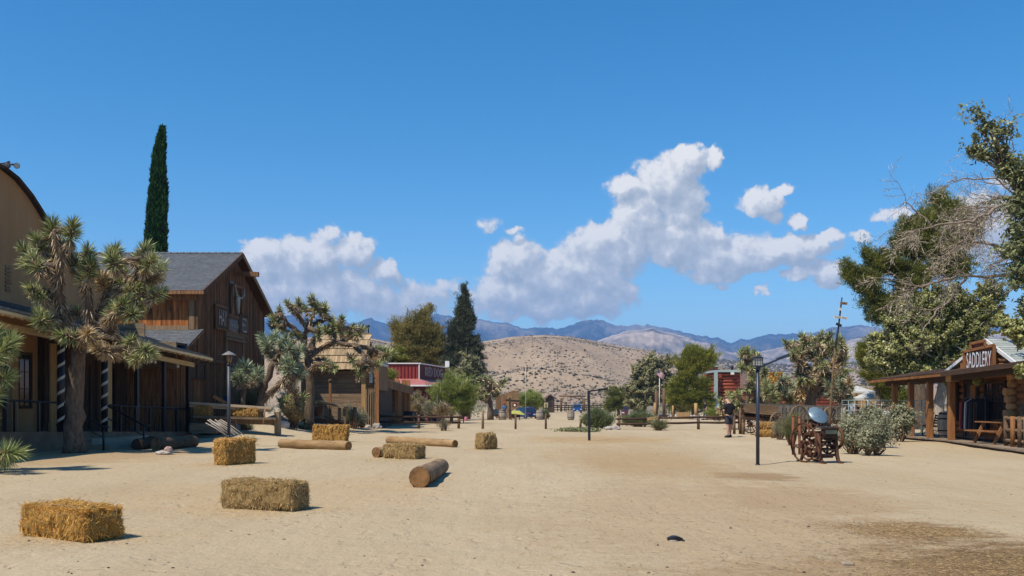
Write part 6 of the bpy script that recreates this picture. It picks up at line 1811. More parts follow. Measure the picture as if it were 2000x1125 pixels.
def joshua(label, base, trunk, heads, d, R_=.42, n=150, seed=0, tr=.3, leaf=None, limbs=(), dz=1.3, shag=1.0, w=.03, group='joshua trees', straw_heads=(), name='joshua_tree', limb_r=.10, L=.42, tall=0, depth=None):
    """trunk, limbs: lists of px points (px, py, radius or depth); heads: (px, py). everything placed round distance d"""
    r = np.random.default_rng(seed)
    p = gd(base[0], d); t = thing(name, label, 'joshua tree', p, 0, group)
    nodes = []   # (pos, radius)
    tb = MB(); bl = BL()
    def W3(px, py, dd): return np.array(pt(px, py, d + dd))
    def add_path(pts, rads):
        # smooth the path
        P = []; Q = []
        for i in range(len(pts) - 1):
            for k in range(3):
                f = k / 3; P.append(pts[i] * (1 - f) + pts[i + 1] * f + (r.normal(size=3) * .02 if i + k > 0 else 0)); Q.append(rads[i] * (1 - f) + rads[i + 1] * f)
        P.append(pts[-1]); Q.append(rads[-1])
        tb.tube(P, [q * r.uniform(.92, 1.1) for q in Q], 9, 0, jit=.10)
        for a, q in zip(P, Q): nodes.append((a, q))
        return P, Q
    pts = [W3(x, y, 0) for x, y in trunk]; pts[0][2] = p.z - .05
    N = len(pts); add_path(pts, [tr * (1.25 if i == 0 else 1 - .35 * i / (N - 1)) for i in range(N)])
    for lb in limbs:
        dd = r.uniform(-dz, dz); M_ = len(lb)
        pts = [W3(x, y, dd * (i / (M_ - 1))) for i, (x, y) in enumerate(lb)]
        a0 = min(nodes, key=lambda nn_: np.linalg.norm(nn_[0] - pts[0]))
        pts[0] = a0[0]
        P, Q = add_path(pts, [min(a0[1] * .8, limb_r * 1.5) + (limb_r * .8 - min(a0[1] * .8, limb_r * 1.5)) * i / (M_ - 1) for i in range(M_)])
        shaggy(bl, P, Q, r, shag, R_, w)
    hs = [(x, y, r.uniform(-dz, dz)) for x, y in heads]
    H = [W3(x, y, dd) for x, y, dd in hs]
    cen = np.mean(H, 0)
    top = nodes[N * 0 + 0][0]
    order = np.argsort([min(np.linalg.norm(h - nn_[0]) for nn_ in nodes) for h in H])
    for i in order:
        h = H[i]
        best = min(nodes, key=lambda nn_: np.linalg.norm(h - nn_[0]) + (1.2 if nn_[0][2] > h[2] + .2 else 0) + (.8 if nn_[0][2] < p.z + .9 else 0) + (0.5 if nn_[1] < limb_r * .5 else 0))
        a = best[0]; v = h - a; ln = np.linalg.norm(v)
        outd = nrm((h - (cen + np.array([0, 0, -.6])))[None])[0]
        dd_ = nrm((outd * .6 + nrm(v[None])[0] * .5 + np.array([0, 0, .45]) + r.normal(size=3) * .22)[None])[0]
        m1 = a + v * .45 + np.array([0, 0, -.12 * ln]) + r.normal(size=3) * .06 * ln
        m2 = h - dd_ * min(.35, ln * .3)
        q0 = min(best[1] * .75, limb_r * 1.15)
        P, Q = add_path([a, m1, m2, h - dd_ * .1], [q0, limb_r * .85, limb_r * .8, limb_r * .7])
        shaggy(bl, P[2:], Q[2:], r, shag, R_, w)
        st = i in straw_heads
        rosette(bl, h, dd_, R_ * r.uniform(.85, 1.15), int(n * r.uniform(.85, 1.2)), r, 1 if st else 0, L * r.uniform(.8, 1.2), w)
    tb.build('trunk', m_barkj, t)
    bl.build('crown', [leaf or m_leafj, m_strawj, m_deadj], t)
    return t
def shaggy(bl, P, Q, r, amt, R_, w):
    for i in range(len(P) - 1):
        a, b_ = np.array(P[i]), np.array(P[i + 1]); v = b_ - a; ln = np.linalg.norm(v)
        n = int(ln / .1 * 11 * amt)
        if n < 1 or ln < 1e-5: continue
        u = v / ln; f = r.random(n); Pp = a[None] + v[None] * f[:, None]
        rd = r.normal(size=(n, 3)); rd -= u[None] * (rd @ u)[:, None]; rd = nrm(rd)
        D = rd * .75 - u[None] * .75 + np.array([0, 0, -.35])
        bl.add(Pp + rd * Q[i] * .85, D, R_ * r.uniform(.35, .75, n), w * .9, 2, r=r, bend=.15)
# --- the big one in front of the porch
joshua('huge shaggy joshua tree with forked trunk standing in front of the porch', (143, 885),
  [(144, 886), (146, 830), (145, 780), (150, 725), (156, 682)],
  [(103, 437), (143, 440), (45, 485), (68, 465), (52, 515), (90, 470), (120, 480), (60, 562), (78, 625), (62, 500), (120, 655), (97, 642), (135, 470), (172, 487), (150, 505), (165, 528), (178, 515), (196, 540), (226, 487), (215, 500),
   (285, 482), (298, 505), (315, 520), (308, 545), (318, 570), (245, 530), (268, 560), (280, 590), (228, 603), (243, 590), (262, 612), (292, 690), (270, 700), (252, 690), (170, 655), (186, 665), (190, 680), (150, 610), (75, 610), (235, 540), (290, 570), (255, 665), (105, 500)],
  28, R_=.40, n=330, seed=3, tr=.29, dz=1.1, w=.026, straw_heads=(17, 34, 35, 36, 11, 23), limb_r=.12, shag=1.2, L=.58,
  limbs=[[(156, 682), (138, 645), (122, 600), (114, 560), (117, 500), (106, 452)], [(117, 560), (88, 512), (60, 520)], [(120, 600), (92, 572), (66, 568)], [(138, 645), (105, 622), (84, 630)], [(156, 682), (170, 640), (176, 600), (168, 545)], [(168, 640), (200, 600), (218, 560), (224, 510)], [(205, 595), (250, 562), (280, 520)], [(205, 640), (235, 660), (270, 692)], [(120, 520), (138, 480)]])
m_leafjy = mat('joshua_leaf_yellowgreen', (.15,.21,.05), None, .5, rndv=.4, rndhue=(.42,.44,.17), spec=.45, trans=.12)
joshua('joshua tree cut off by the left edge with long green fronds', (-120, 905), [(-120, 905), (-125, 850), (-120, 790), (-115, 730)],
  [(-10, 700), (22, 665), (-15, 655), (15, 735), (-5, 770), (8, 900), (30, 885), (-15, 880), (-40, 640), (-60, 620), (-110, 600), (-150, 640), (-180, 680), (-90, 560), (-30, 820), (-140, 560), (-60, 700), (5, 680)],
  20.5, R_=.42, n=300, seed=5, tr=.22, dz=.35, w=.015, leaf=m_leafjy, limb_r=.07, L=.36, shag=.6,
  limbs=[[(-120, 760), (-70, 700), (-35, 690)], [(-122, 850), (-70, 870), (-20, 895)], [(-115, 730), (-90, 650), (-60, 630)]])
# --- spreading one before the shake shed
joshua('wide spreading joshua tree with bare arching limbs in front of the shake roof shed', (612, 815),
  [(604, 812), (606, 770), (604, 735), (600, 700)],
  [(545, 603), (533, 622), (541, 637), (528, 632), (562, 592), (570, 602), (583, 588), (579, 600), (608, 581), (611, 595), (621, 592), (634, 598), (630, 603), (603, 626), (592, 597), (622, 640), (630, 640), (648, 622), (652, 634), (668, 622), (662, 635), (646, 645), (700, 640), (708, 643), (690, 637), (678, 650), (750, 682), (765, 690), (735, 682), (758, 697), (706, 720), (718, 720), (728, 712), (698, 712), (742, 708), (638, 707), (648, 718), (632, 716), (654, 720), (560, 655), (575, 650)],
  45, R_=.38, n=190, seed=8, tr=.24, dz=1.5, w=.036, limb_r=.14, shag=.35, L=.55,
  limbs=[[(602, 705), (594, 670), (585, 650), (560, 632), (545, 612)], [(594, 670), (598, 640), (580, 612), (572, 600)], [(598, 645), (612, 612), (630, 604)], [(600, 705), (625, 682), (650, 672), (668, 668), (690, 655), (702, 646)], [(650, 672), (655, 650), (652, 632)], [(625, 682), (645, 670), (690, 674), (730, 683)], [(688, 674), (708, 690), (712, 708)], [(602, 720), (620, 712), (640, 712)], [(600, 705), (612, 680), (614, 660)]])
joshua('leaning joshua tree with two slanting trunks and blue green heads', (502, 795),
  [(500, 802), (512, 765), (524, 735), (534, 705)],
  [(520, 672), (512, 660), (530, 660), (548, 668), (558, 660), (566, 676), (573, 690), (560, 702), (580, 700), (540, 690), (548, 702), (566, 715), (582, 715), (590, 730), (572, 745), (558, 720), (524, 690), (538, 655), (585, 680)],
  41.5, R_=.42, n=210, seed=12, tr=.19, dz=.8, w=.033, leaf=m_leafjb, limb_r=.11, shag=.9,
  limbs=[[(506, 795), (530, 765), (552, 748), (566, 730)], [(534, 705), (545, 690), (552, 680)], [(556, 745), (575, 765), (580, 795)]])
joshua('small joshua tree with three round heads beside the grey street lamp', (474, 790),
  [(474, 795), (476, 765), (474, 740)], [(463, 722), (478, 712), (490, 722), (458, 738), (500, 738), (485, 735), (470, 735), (506, 728)],
  41, R_=.42, n=220, seed=14, tr=.14, dz=.5, w=.033, leaf=m_leafjb, limb_r=.1, shag=.9)
joshua('dark joshua tree with clubbed limbs right of the tall fir', (962, 800), [(958, 804), (957, 785), (953, 765)],
  [(938, 740), (944, 735), (955, 738), (962, 745), (978, 745), (988, 742), (982, 752), (972, 757), (940, 755), (930, 762), (950, 770), (965, 772), (945, 782), (935, 775), (975, 768)],
  88, R_=.5, n=70, seed=16, tr=.3, dz=1.5, w=.09, limb_r=.2, shag=.3, L=.8)
joshua('thin upright joshua tree left of the square street lamp', (1460, 830), [(1449, 835), (1452, 800), (1462, 772), (1466, 745), (1465, 725), (1458, 700)],
  [(1452, 684), (1459, 682), (1448, 690), (1463, 692), (1478, 692), (1472, 688), (1481, 696), (1446, 713), (1452, 716), (1472, 714), (1478, 718), (1470, 735), (1462, 760), (1440, 766), (1432, 775)],
  50, R_=.38, n=140, seed=18, tr=.15, dz=.8, w=.04, limb_r=.10, shag=.3,
  limbs=[[(1464, 722), (1452, 712)], [(1462, 712), (1474, 696)], [(1456, 788), (1442, 775), (1436, 770)], [(1463, 770), (1485, 758), (1500, 770)]])
joshua('big dense joshua tree with many clubbed heads left of the crooked signpost', (1582, 830), [(1578, 832), (1580, 800), (1586, 765), (1592, 740)],
  [(1533, 668), (1540, 677), (1547, 670), (1555, 685), (1566, 655), (1568, 668), (1580, 662), (1590, 665), (1598, 660), (1606, 652), (1604, 668), (1616, 662), (1622, 652), (1624, 668), (1640, 662), (1646, 668), (1650, 680), (1640, 690), (1652, 692), (1560, 700), (1572, 690), (1585, 690), (1597, 700), (1610, 690), (1622, 690), (1560, 715), (1570, 728), (1555, 730), (1580, 720), (1600, 715), (1612, 712), (1630, 705), (1636, 720), (1628, 735), (1614, 730), (1564, 742), (1574, 745), (1600, 740), (1645, 735), (1655, 725), (1590, 680), (1548, 690), (1630, 680)],
  52, R_=.46, n=150, seed=20, tr=.34, dz=2.0, w=.048, limb_r=.17, shag=.8, L=.7, straw_heads=(19, 25, 31, 22),
  limbs=[[(1588, 765), (1610, 750), (1630, 735), (1645, 720)], [(1590, 748), (1575, 715), (1555, 700)], [(1590, 745), (1600, 705), (1605, 680)], [(1586, 775), (1610, 765), (1640, 768), (1660, 775)]])
for i, (px, py, d, s, sd_i, lab) in enumerate(((1490, 790, 50, 1.0, 31, 'low joshua clump behind the left end of the wagon'), (1520, 785, 51, 1.15, 32, 'low joshua clump with drooping heads behind the wagon'), (1548, 780, 54, 1.2, 33, 'straw tinted joshua clump left of the big joshua trunk'), (1640, 785, 50, 1.0, 34, 'grey leaning joshua clump right of the crooked signpost'), (1425, 800, 52, .8, 35, 'small joshua clump behind the walking man'), (572, 800, 44, .9, 36, 'low yellowish joshua clump under the leaning joshua tree'), (1500, 765, 56, 1.1, 37, 'joshua clump beneath the golden blossom stalks'))):
    r = np.random.default_rng(sd_i)
    hd = [(px + r.uniform(-26, 26) * s, py - r.uniform(0, 42) * s) for _ in range(13)]
    joshua(lab, (px, py + 30), [(px, py + 40), (px + r.uniform(-4, 4), py + 15), (px + r.uniform(-8, 8), py - 8)], hd, d, R_=.42, n=120, seed=sd_i, tr=.13, dz=1.0, w=.045, limb_r=.1, shag=.8, L=.55, straw_heads=(2, 7) if i != 2 else (1, 3, 5, 7, 9, 11), leaf=m_leafjb if i in (1, 3) else None)
for i, px in enumerate((1507, 1524)):
    d = 53; p = gd(px, d); t = thing('blossom_stalk', ['left', 'right'][i] + ' golden dried blossom plume behind the wagon', 'plant', p, 0, 'golden blossom plumes')
    q = MB(); q.tube([p, pt(px + 1, 765, d), pt(px, 730, d)], [.05, .04, .02], 6); q.build('stem', m_trim, t)
    b = BL(); n = 3000; r = np.random.default_rng(i); z = r.random(n); th = r.uniform(0, 6.28, n); rr = (.15 + .5 * np.sin(np.clip(z * 1.1 + .1, 0, 1) * math.pi)) * r.random(n) ** .6
    c0 = np.array(pt(px, 764, d)); hh = pt(px, 727, d).z - c0[2]
    b.quads(np.stack([c0[0] + np.cos(th) * rr, c0[1] + np.sin(th) * rr, c0[2] + z * hh], -1), r.normal(size=(n, 3)), .05, 0, r=r); b.build('plume', m_gold, t)

# --- leafy and needled trees
def tree(name, label, cat, px, d, trunk, lobes, n, leaf, size, mode='leaf', seed=0, clump=.8, bark=None, r0=.25, dd=None, flat=.6, group='trees along the street', asp=1.8, gap=.28, per=130, limbs=True, twigs=0, stems=False, spray=1.0, zdir=.0, tw_m=None, nl=34):
    """lobes: (px, py, rx, ry[, weight]) in picture units at distance d, each a real ellipsoid; clumps of leaves spread through them"""
    r = np.random.default_rng(seed)
    p = gd(px, d); t = thing(name, label, cat, p, 0, group)
    k = d / F
    C = []; CR = []
    wsum = sum(l[2] * l[3] * (l[4] if len(l) > 4 else 1) for l in lobes)
    ncl = max(10, int(n / per / max(.3, 1 - gap * .9)))
    for l in lobes:
        wgt = l[2] * l[3] * (l[4] if len(l) > 4 else 1) / wsum
        m_ = max(2, int(ncl * wgt)); c = np.array(pt(l[0], l[1], d)); rx, rz = l[2] * k, l[3] * k; ry = min(rx, rz * 1.2) if dd is None else dd
        v = nrm(r.normal(size=(m_, 3))) * (r.random(m_) ** .38)[:, None]
        C.append(c + v * np.array([rx, ry, rz]) * (1 if stems else r.uniform(.75, 1.12, (m_, 1)))); CR.append(np.full(m_, 1.0))
    C = np.concatenate(C); m_ = len(C)
    if stems: C[:, 2] = np.maximum(C[:, 2], p.z + .06 + .1 * r.random(len(C)))
    C = C[C[:, 2] > p.z + (.03 if stems else .15)]
    gs = 1.0 / (clump * 2.6)
    gn = fbm(C[:, 0] * gs + seed, C[:, 2] * gs * 1.7 + C[:, 1] * gs * .8, 2, seed)
    C = C[gn > np.quantile(gn, gap * .75)]; m_ = len(C)
    tb = MB()
    tp = [np.array(pt(x, y, d)) for x, y in trunk]; tp[0] = np.array(p) - np.array([0, 0, .1])
    P = []; Q = []
    for i in range(len(tp) - 1):
        for j in range(4): f = j / 4; P.append(tp[i] * (1 - f) + tp[i + 1] * f + r.normal(size=3) * .03); Q.append(r0 * (1 - .85 * (i + f) / (len(tp) - 1)))
    P.append(tp[-1]); Q.append(r0 * .12)
    if stems:
        P = [np.array(p) + np.array([r.normal() * .12, r.normal() * .12, -.03]) for _ in range(9)]; Q = [r0] * 9
    else: tb.tube(P, Q, 8, 0, jit=.06)
    PA = np.array(P)
    idx = r.choice(m_, min(m_, nl), replace=False)
    for i in idx:
        c = C[i]; dist = np.linalg.norm(PA - c, axis=1) + np.where(PA[:, 2] > c[2] - .1, .8, 0) + (0 if stems else np.where(PA[:, 2] < p.z + .6, 2, 0)); j = int(np.argmin(dist))
        a = PA[j]; mid = (a + c) / 2 + r.normal(size=3) * .08 * np.linalg.norm(c - a) + np.array([0, 0, -.04 * np.linalg.norm(c - a)])
        tb.tube([a, mid, c], [max(.02, Q[j] * .4), max(.015, Q[j] * .25), .012], 5, 0, caps=False)
    tb.build('trunk', bark or m_bark, t)
    b = BL(); per = max(6, n // m_)
    cl = clump * .62 * r.uniform(.45, 1.6, m_)
    cr_ = r.random(m_)
    PP = []; NN = []; RN = []
    cen = C.mean(0)
    for i in range(m_):
        v = nrm(r.normal(size=(per, 3))) * (r.random(per) ** .45)[:, None]
        ax = C[i] - cen; ax = ax / (np.linalg.norm(ax) + 1e-6) * .75 + r.normal(size=3) * .45 + np.array([0, 0, .30 + zdir]); ax /= np.linalg.norm(ax)
        st = spray * r.uniform(.3, 1.5); tt = r.uniform(-.6, 1, per)
        v = v * (1 - .45 * min(1, spray) * np.clip(tt + .3, 0, 1))[:, None] * (1 - .25 * min(1, spray))
        PP.append(C[i] + v * np.array([cl[i], cl[i], cl[i] * flat]) + ax * (tt * cl[i] * st)[:, None]); NN.append(v + ax * .5 * min(1, spray) + np.array([0, 0, .3])); RN.append(np.clip(cr_[i] * .6 + r.random(per) * .4, 0, 1))
    PP = np.concatenate(PP); NN = np.concatenate(NN); RN = np.concatenate(RN)
    kk = PP[:, 2] > p.z + .05; PP, NN, RN = PP[kk], NN[kk], RN[kk]
    if mode == 'leaf': b.quads(PP, NN + r.normal(size=NN.shape) * .5, size * r.uniform(.7, 1.3, len(PP)), 0, asp, r, RN)
    else:
        D = NN + r.normal(size=NN.shape) * .45 + np.array([0, 0, zdir]); b.add(PP, D, size * r.uniform(.6, 1.3, len(PP)), size * (.16 if mode == 'needle' else .1), 0, rnd=RN, r=r, bend=.1)
    b.build('crown', leaf, t)
    if twigs:
        b = BL(); i = r.choice(len(PP), twigs); b.add(PP[i], NN[i] + r.normal(size=(twigs, 3)) * .4 + np.array([0, 0, .3]), clump * r.uniform(.5, 1.3, twigs), .02, 0, r=r, bend=.2); b.build('bare_twigs', tw_m or m_twig, t)
    return t
# cypress
def cypress():
    d = 62; p = gd(306, d); t = thing('italian_cypress', 'very tall narrow dark green cypress rising behind the barn roof', 'tree', p)
    r = np.random.default_rng(2); k = d / F
    prof = [(252, 1.2), (265, 4), (285, 7), (310, 9), (340, 11.5), (380, 14), (420, 15.5), (450, 17.5), (480, 19), (520, 20), (600, 20), (700, 17), (780, 12)]
    cxs = [(252, 318), (300, 312), (380, 309), (450, 306), (500, 304.5), (780, 304)]
    n = 60000; py = r.uniform(252, 780, n); rr = np.interp(py, [a for a, b_ in prof], [b_ for a, b_ in prof]) * k; cx = np.interp(py, [a for a, b_ in cxs], [b_ for a, b_ in cxs])
    keep = r.random(n) < rr / (20 * k) + .05; py, rr, cx = py[keep], rr[keep], cx[keep]; n = len(py)
    th = r.uniform(0, 6.28, n); z = CAMZ + (HOR - py) * k
    lump = .60 + .66 * fbm(th * 2.6 + 9, z * .75, 4, 3)
    q = rr * lump * (.78 + .28 * r.random(n))
    P = np.stack([(cx - 1000) * k + np.cos(th) * q, d + np.sin(th) * q, z], -1)
    D = np.stack([np.cos(th) * .35, np.sin(th) * .35, np.ones(n)], -1) + r.normal(size=(n, 3)) * .18
    b = BL(); b.add(P, D, .34 * r.uniform(.6, 1.3, n), .11, 0, r=r, bend=.1); b.build('crown', m_cyp, t)
    q = MB(); q.tube([(p.x, d, p.z), (p.x, d, 6), (pt(309, 400, d))], [.35, .25, .1], 8); q.build('trunk', m_bark, t)
cypress()
# pines left of centre
tree('pine_tree', 'broad olive green pine behind the red fronted saloon', 'tree', 822, 100, [(822, 805), (824, 740), (826, 680), (835, 620)],
  [(800, 640, 24, 20), (835, 615, 14, 13), (845, 604, 8, 7), (790, 655, 22, 22), (830, 650, 34, 22), (800, 685, 34, 24), (845, 680, 30, 26), (860, 700, 16, 20), (815, 705, 50, 16), (775, 640, 9, 14), (820, 628, 16, 12)],
  110000, m_pineol, .24, 'needle', 41, 1.25, r0=.5, gap=.15, flat=.5, zdir=.3)
r_ = np.random.default_rng(4)
fl_ = []
for i in range(84):
    f = (i / 83) ** .9; y = 562 + f * 165; w_ = 3 + 42 * f ** .85
    x = 905 + r_.uniform(-1, 1) * w_ * (.78 if i > 3 else .2); fl_.append((x, y + r_.uniform(-4, 4), max(3.0, w_ * .34), 3.0 + 4.5 * f))
tree('fir_tree', 'tall dark ragged fir rising to a narrow point', 'tree', 905, 98, [(905, 805), (905, 700), (905, 620), (905, 556)], fl_, 90000, m_fir, .26, 'needle', 43, .85, r0=.45, flat=.7, zdir=.1, nl=70, gap=.12, per=90)
tree('grey_shrub_tree', 'grey twiggy tree standing under the tall fir', 'tree', 915, 94, [(915, 805), (916, 760), (920, 730)], [(915, 735, 32, 26), (905, 765, 28, 20), (935, 760, 22, 24), (925, 715, 20, 14)], 26000, m_olive, .20, 'leaf', 44, .8, r0=.2, twigs=2500)
tree('olive_pine', 'small yellow green pine tucked behind the false front shed', 'tree', 775, 80, [(775, 805), (775, 720)], [(775, 695, 18, 14), (762, 705, 14, 10), (760, 695, 10, 8)], 9000, m_pine, .25, 'needle', 45, .6, r0=.15)
tree('desert_willow', 'big feathery lime green desert willow before the saloon', 'tree', 882, 66, [(882, 818), (884, 785), (890, 755)], [(885, 760, 36, 20), (905, 748, 22, 16), (868, 775, 26, 20), (895, 785, 34, 22), (855, 765, 12, 9), (915, 770, 14, 16), (880, 742, 18, 9)], 52000, m_lime, .20, 'blade', 46, .62, r0=.14, flat=.75, zdir=.3, twigs=600)
tree('palo_verde', 'rounded lime green shrub tree beside the flagless white pole', 'tree', 1037, 126, [(1037, 808), (1037, 785)], [(1037, 778, 24, 19), (1022, 785, 13, 12), (1048, 788, 14, 12), (1035, 764, 12, 8)], 26000, m_lime, .26, 'blade', 47, .8, r0=.14, flat=.8)
for i, (px, py, d, s, lf, lab) in enumerate(((820, 795, 67, 1.0, m_dryb, 'dry golden brush left of the desert willow'), (842, 800, 66, .9, m_scrub, 'grey dry brush at the foot of the desert willow'), (865, 805, 64.5, .7, m_dryb, 'tan brush under the desert willow'), (810, 785, 70, .8, m_pineol, 'olive bush against the porch annex'), (905, 805, 68, .7, m_pineol, 'olive bush right of the desert willow'))):
    tree('bush', lab, 'bush', px, d, [(px, py + 12), (px, py - 6)], [(px, py - 4, 17 * s, 15 * s), (px - 8 * s, py + 3, 12 * s, 11 * s), (px + 9 * s, py + 2, 12 * s, 11 * s)], int(8000 * s), lf, .13, 'blade', 50 + i, .4, r0=.05, flat=.8, group='bushes before the saloon', twigs=350, nl=12, zdir=.5)
# right of centre
tree('pine_bush', 'low dark green rounded pine at the road bend', 'tree', 1208, 142, [(1208, 812), (1208, 780)], [(1205, 778, 22, 20), (1220, 785, 20, 18), (1195, 790, 14, 12), (1235, 790, 18, 14)], 45000, m_pinedk, .26, 'needle', 60, 1.0, r0=.3)
tree('cottonwood', 'grey green leafy tree behind the flagpole', 'tree', 1268, 112, [(1268, 812), (1268, 770), (1270, 720)], [(1258, 735, 20, 26), (1285, 730, 22, 26), (1262, 765, 34, 24), (1300, 760, 20, 28), (1275, 712, 16, 14), (1250, 782, 26, 16), (1308, 715, 12, 16), (1240, 760, 10, 14)], 80000, m_olive, .18, 'leaf', 61, 1.0, r0=.35, twigs=1800)
tree('pine_tree', 'bright rounded layered pine right of the flagpole', 'tree', 1358, 96, [(1358, 812), (1358, 760), (1360, 700)], [(1355, 695, 24, 14), (1372, 708, 24, 16), (1340, 715, 20, 14), (1358, 735, 36, 16), (1330, 755, 18, 13), (1375, 750, 22, 14), (1352, 770, 40, 14), (1320, 775, 12, 12), (1382, 690, 10, 9), (1335, 790, 26, 10), (1375, 790, 18, 9)], 130000, m_pine, .23, 'needle', 62, .95, r0=.4, flat=.45, zdir=.25)
tree('small_pine', 'small yellow green pine between the grey tree and the layered pine', 'tree', 1318, 98, [(1318, 812), (1318, 780)], [(1316, 775, 14, 16), (1324, 790, 14, 12), (1308, 790, 12, 10)], 14000, m_pine, .28, 'needle', 63, .7, r0=.15)
# right mass
tree('pine_tree', 'large dark pine leaning out over the street at the right', 'tree', 1800, 52, [(1800, 850), (1795, 760), (1790, 660), (1810, 560), (1850, 430)],
  [(1662, 530, 14, 14), (1680, 545, 24, 20), (1700, 555, 30, 26), (1720, 520, 26, 30), (1715, 590, 30, 24), (1745, 560, 34, 34), (1735, 620, 34, 26), (1770, 600, 40, 40), (1780, 540, 40, 30), (1790, 480, 34, 30), (1775, 450, 24, 18), (1820, 440, 36, 30), (1850, 420, 34, 28), (1840, 480, 40, 36), (1880, 450, 34, 34), (1830, 395, 18, 14), (1752, 520, 26, 26), (1762, 480, 20, 20), (1700, 500, 12, 14), (1860, 520, 40, 30), (1760, 660, 34, 20)],
  210000, m_pinedk, .16, 'needle', 70, .75, r0=.45, flat=.6, zdir=.3, nl=60, gap=.2)
tree('green_pine', 'bright green pine below the big pine at the right', 'tree', 1715, 60, [(1715, 835), (1715, 760), (1712, 700)], [(1690, 690, 18, 14), (1705, 705, 26, 18), (1705, 728, 20, 16), (1732, 742, 26, 20), (1745, 775, 26, 20), (1680, 680, 12, 9), (1725, 690, 18, 14)], 100000, m_pine, .15, 'needle', 71, .7, r0=.25, flat=.6, zdir=.3)
tree('climber_covered_tree', 'tree with pale trunk and glossy yellow green leaves above the porch awning', 'tree', 1838, 44, [(1835, 862), (1832, 800), (1845, 740), (1860, 680), (1850, 610)],
  [(1740, 690, 34, 26), (1760, 720, 40, 22), (1790, 670, 44, 40), (1800, 720, 50, 24), (1840, 640, 46, 44), (1860, 700, 50, 36), (1890, 640, 44, 40), (1920, 610, 30, 30), (1935, 570, 22, 24), (1830, 590, 34, 30), (1780, 630, 28, 24), (1720, 710, 22, 18), (1722, 672, 24, 22), (1752, 640, 26, 22), (1790, 610, 26, 22), (1880, 725, 34, 16), (1900, 680, 40, 24), (1870, 590, 30, 26), (1940, 625, 18, 14)],
  150000, m_ivy, .085, 'leaf', 72, .52, m_barklt, r0=.36, gap=.12, flat=.85, twigs=3200, asp=1.3, nl=60)
tree('eucalyptus', 'airy eucalyptus reaching in from the right edge', 'tree', 2090, 30, [(2090, 880), (2080, 700), (2060, 560), (2020, 430), (1960, 330)],
  [(1915, 225, 14, 9), (1897, 222, 10, 6), (1925, 250, 16, 12), (1908, 265, 10, 9), (1940, 262, 18, 12), (1950, 245, 8, 6), (1975, 252, 14, 9), (1905, 290, 14, 12), (1930, 300, 26, 14), (1955, 290, 14, 9), (1895, 300, 9, 8), (1980, 320, 24, 20), (1995, 350, 26, 30), (1985, 400, 20, 30), (1995, 450, 24, 30), (1975, 480, 20, 22), (1990, 520, 24, 26), (1960, 340, 20, 12), (2010, 600, 20, 22), (1985, 555, 16, 18), (2030, 480, 40, 80), (2060, 380, 50, 60)],
  15000, m_euc, .066, 'leaf', 73, .46, m_bark, r0=.3, flat=.7, asp=2.6, nl=230, gap=0, per=30)
# near sprigs right edge
tree('leafy_sprig_tree', 'leafy low branches reaching in at the right edge above the shop roof', 'tree', 2080, 26, [(2080, 880), (2070, 760), (2040, 640)], [(1985, 640, 22, 14), (1970, 650, 10, 8), (1995, 720, 10, 8), (2000, 660, 20, 18), (1960, 632, 8, 6)], 3500, m_ivy, .075, 'leaf', 74, .25, r0=.1, asp=2, nl=60, gap=0, per=30)
